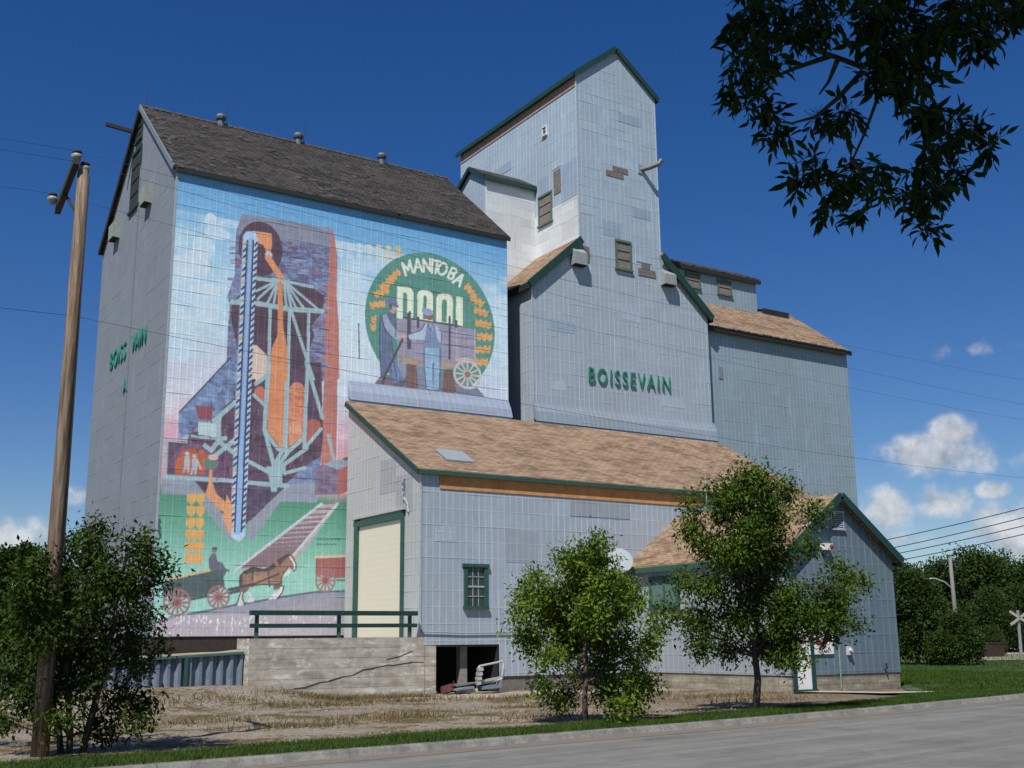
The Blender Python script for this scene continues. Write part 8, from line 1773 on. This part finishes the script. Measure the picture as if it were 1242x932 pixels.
# leafy branches of a street tree beside the camera
big = thing('overhanging_tree', (6.4, 1.6, -.02), 'dark leafy ash branches hanging into the top right of the view', 'tree')
mb = MB(); T0 = Vector((6.4, 1.6, -.05))
mb.tube([T0, T0+Vector((-.1, .1, 2)), T0+Vector((-.15, .2, 3.8)), T0+Vector((-.3, .3, 6.2)), T0+Vector((-.5, .3, 8.2))], [.24, .2, .17, .11, .04], 12)
for li, l in enumerate(CL['limbs']):
    pts = [Vector(p) for p in l]; r0 = .03 if li == 0 else .014
    if li == 0: pts = [T0+Vector((-.15, .2, 3.8))]+pts; 
    mb.tube(pts, [max(.004, r0*(1-.85*i/(len(pts)-1))) for i in range(len(pts))], 6)
rg = np.random.default_rng(77); UPC = []  # unseen upper clumps, placed toward the sun to shade the hanging branches
for k in range(60):
    a = rg.uniform(0, 6.28); rr_ = 2.1*rg.uniform(.0, 1)**.5; c = Vector((2.6+rr_*math.cos(a), 2.3+rr_*math.sin(a)*.85, rg.uniform(6.5, 8.4)))
    UPC.append((c, rg.uniform(.45, .7)))
for c, r in UPC[::2]: mb.tube([T0+Vector((-.2, .25, 4.5+(c.z-5.5)*.6)), (T0+c)/2+Vector((0, 0, 3.4)), c], [.05, .03, .008], 5)
mb.build('trunk', BARK, big, True)
Vs, Fs = [], []
def leaflet(P, D, L, rg):
    n = len(P); D = D/np.linalg.norm(D, axis=1)[:, None]; q = rg.normal(size=(n, 3))+[0, 0, 1.2]; s = np.cross(D, q); s /= np.linalg.norm(s, axis=1)[:, None]+1e-9; nn = np.cross(s, D); L = L[:, None]; W_ = L*.36
    return np.stack([P, P+D*L*.28+s*W_*.42+nn*L*.04, P+D*L*.6+s*W_*.38+nn*L*.03, P+D*L-nn*L*.12, P+D*L*.6-s*W_*.38+nn*L*.03, P+D*L*.28-s*W_*.42+nn*L*.04], 1)
rac = MB(); allv = []
for x, y, z, r in CL['branch_clumps']:
    n = max(5, int(800*r*r+6)); r *= .88
    c = np.array([x, y, z])
    for k in range(n):
        d = rg.normal(size=3); d /= np.linalg.norm(d); o = c+d*r*rg.uniform(.1, .85)**.6*[1, 1, .9]; ax_ = d*.7+rg.normal(0, .4, 3)+[0, 0, -.55]; ax_ /= np.linalg.norm(ax_)
        Lr = rg.uniform(.10, .16); side = np.cross(ax_, rg.normal(size=3)); side /= np.linalg.norm(side)
        o = o-ax_*Lr*.5; e = o+ax_*Lr; rac.tube([o, o+ax_*Lr*.5+[0, 0, .006], e], .0016, 3, cap=False)
        P, Dv = [e], [ax_+rg.normal(0, .12, 3)]
        for f in (.45, .75):
            for s in (-1, 1): P.append(o+ax_*Lr*f); Dv.append(ax_*.55+side*s*.8+[0, 0, -.2]+rg.normal(0, .15, 3))
        allv.append(leaflet(np.array(P), np.array(Dv), rg.uniform(.055, .095, 5), rg))
for a in allv:
    for q in a: rac.add(q, [(0, 1, 2, 3, 4, 5)], 1)
rac.build('crown', [BARK, leaf_mat('ash_leaflets', (.008, .019, .004), (.03, .055, .009), .08)], big)
Ps, Ds = [], []
for c, r in UPC:
    m = 420; d = rg.normal(size=(m, 3)); d /= np.linalg.norm(d, axis=1)[:, None]; Ps.append(np.array(c)+d*r*rg.uniform(.2, 1.1, (m, 1))); Ds.append(d+rg.normal(0, .6, (m, 3))+[0, 0, -.3])
V = leaves(np.concatenate(Ps), np.concatenate(Ds), .2, .5, rg); np_mesh('shading_upper_crown', V, np.arange(len(V)).reshape(-1, 4), LM3, big)

# ------------------------------------------------------------------ far right: street light, bin, truck, crossing sign
lamp = thing('street_light', (70.3, 51.5, 0), 'grey street light pole with a curved arm above the dark bush', 'street light')
mb = MB(); mb.tube([(70.3, 51.5, -.1), (69.9, 51.2, 7.0)], [.17, .12], 10); mb.build('pole', plain('grey_light_pole', (.17, .165, .16), .7), lamp, True)
mb = MB(); mb.tube([(70.05, 51.3, 4.75), (69.6, 51.6, 5.3), (69.0, 51.95, 5.55), (68.3, 52.35, 5.5)], .05, 8); mb.build('arm', GALV, lamp, True)
mb = MB(); mb.lathe((68.1, 52.45, 5.42), [(.05, .12), (.22, .06), (.2, -.05), (.05, -.1)], 10); mb.build('lamp_head', GALV, lamp, True)
mb = MB(); mb.bar((69.6, 51.9, 6.75), (70.3, 50.5, 6.75), .08, .1); mb.build('crossarm', DARKWOOD, lamp)
bn = thing('rusty_bin', (76.9, 53.8, 0), 'dark rusty open waste bin at the edge of the far lawn', 'waste bin')
mb = MB(); A, B_ = Vector((75.3, 54.2, 0)), Vector((78.4, 53.3, 0)); dv = (B_-A).normalized(); nv_ = Vector((-dv.y, dv.x, 0))
P = [A+dv*.25, B_-dv*.25, B_-dv*.25+nv_*1.6, A+dv*.25+nv_*1.6, A, B_, B_+nv_*1.8, A+nv_*1.8]; Hb = 1.05
mb.add([p+Vector((0, 0, .05 if i < 4 else Hb)) for i, p in enumerate(P)], [(3, 2, 1, 0), (0, 1, 5, 4), (1, 2, 6, 5), (2, 3, 7, 6), (3, 0, 4, 7)]); mb.build('body', RUST, bn)
mb = MB(); 
for i in range(4): mb.bar(P[4+i]+Vector((0, 0, Hb)), P[4+(i+1) % 4]+Vector((0, 0, Hb)), .1, .1)
for i in range(7): q = A.lerp(B_, (i+.5)/7)-nv_*.03; mb.bar(q+dv*0+nv_*.1+Vector((0, 0, .08)), q+Vector((0, 0, Hb-.02)), .07, .06)
mb.build('rim', RUST, bn)
tk = thing('truck', (82, 57.5, 0), 'white box truck mostly hidden behind the rusty bin', 'truck')
A, B_ = Vector((80.0, 59.3, 0)), Vector((83.6, 57.0, 0)); dv = (B_-A).normalized(); nv_ = Vector((-dv.y, dv.x, 0))
def obox(mb, s0, s1, t0, t1, z0, z1):
    mb.add([A+dv*s+nv_*t+Vector((0, 0, z)) for z in (z0, z1) for s, t in ((s0, t0), (s1, t0), (s1, t1), (s0, t1))], [(3, 2, 1, 0), (4, 5, 6, 7), (0, 1, 5, 4), (1, 2, 6, 5), (2, 3, 7, 6), (3, 0, 4, 7)])
mb = MB(); obox(mb, 0, 2.9, 0, 1.9, .7, 1.75); mb.build('cargo_box', WHITE, tk)
mb = MB(); obox(mb, 2.95, 4.3, .05, 1.85, .55, 1.3); obox(mb, 2.95, 3.75, .1, 1.8, 1.3, 1.95); cab = mb.build('cab', WHITE, tk)
mb = MB(); obox(mb, 3.1, 3.65, .07, .095, 1.35, 1.85); mb.build('window', GLASS, cab)
for s in (.7, 3.5):
    mb = MB(); mb.lathe(A+dv*s+nv_*-.02+Vector((0, 0, .4)), [(.2, 0), (.4, .02), (.4, .22), (.2, .24)], 14, 0, nv_); mb.build('wheel', DARK, tk)
xs_ = thing('railway_crossing_sign', (88.6, 58.9, 0), 'grey post with a crossed-plank railway crossing sign at the right edge', 'sign')
mb = MB(); mb.tube([(88.6, 58.9, -.05), (88.3, 58.6, 3.6)], .13, 8); mb.build('post', plain('grey_painted_post', (.22, .23, .24), .6), xs_)
for s in (-1, 1):
    mb = MB(); q = Vector((88.25, 58.45, 3.0)); e = Vector((.84, -.54, 0))*.8; mb.bar(q-e+Vector((0, 0, -s*.55)), q+e+Vector((0, 0, s*.55)), .2, .03, (-.54, -.84, 0)); mb.build('crossbuck_board', plain('faded_crossbuck', (.30, .27, .26), .6), xs_)

for o in list(bpy.data.objects):
    if '_o' in o: del o['_o']
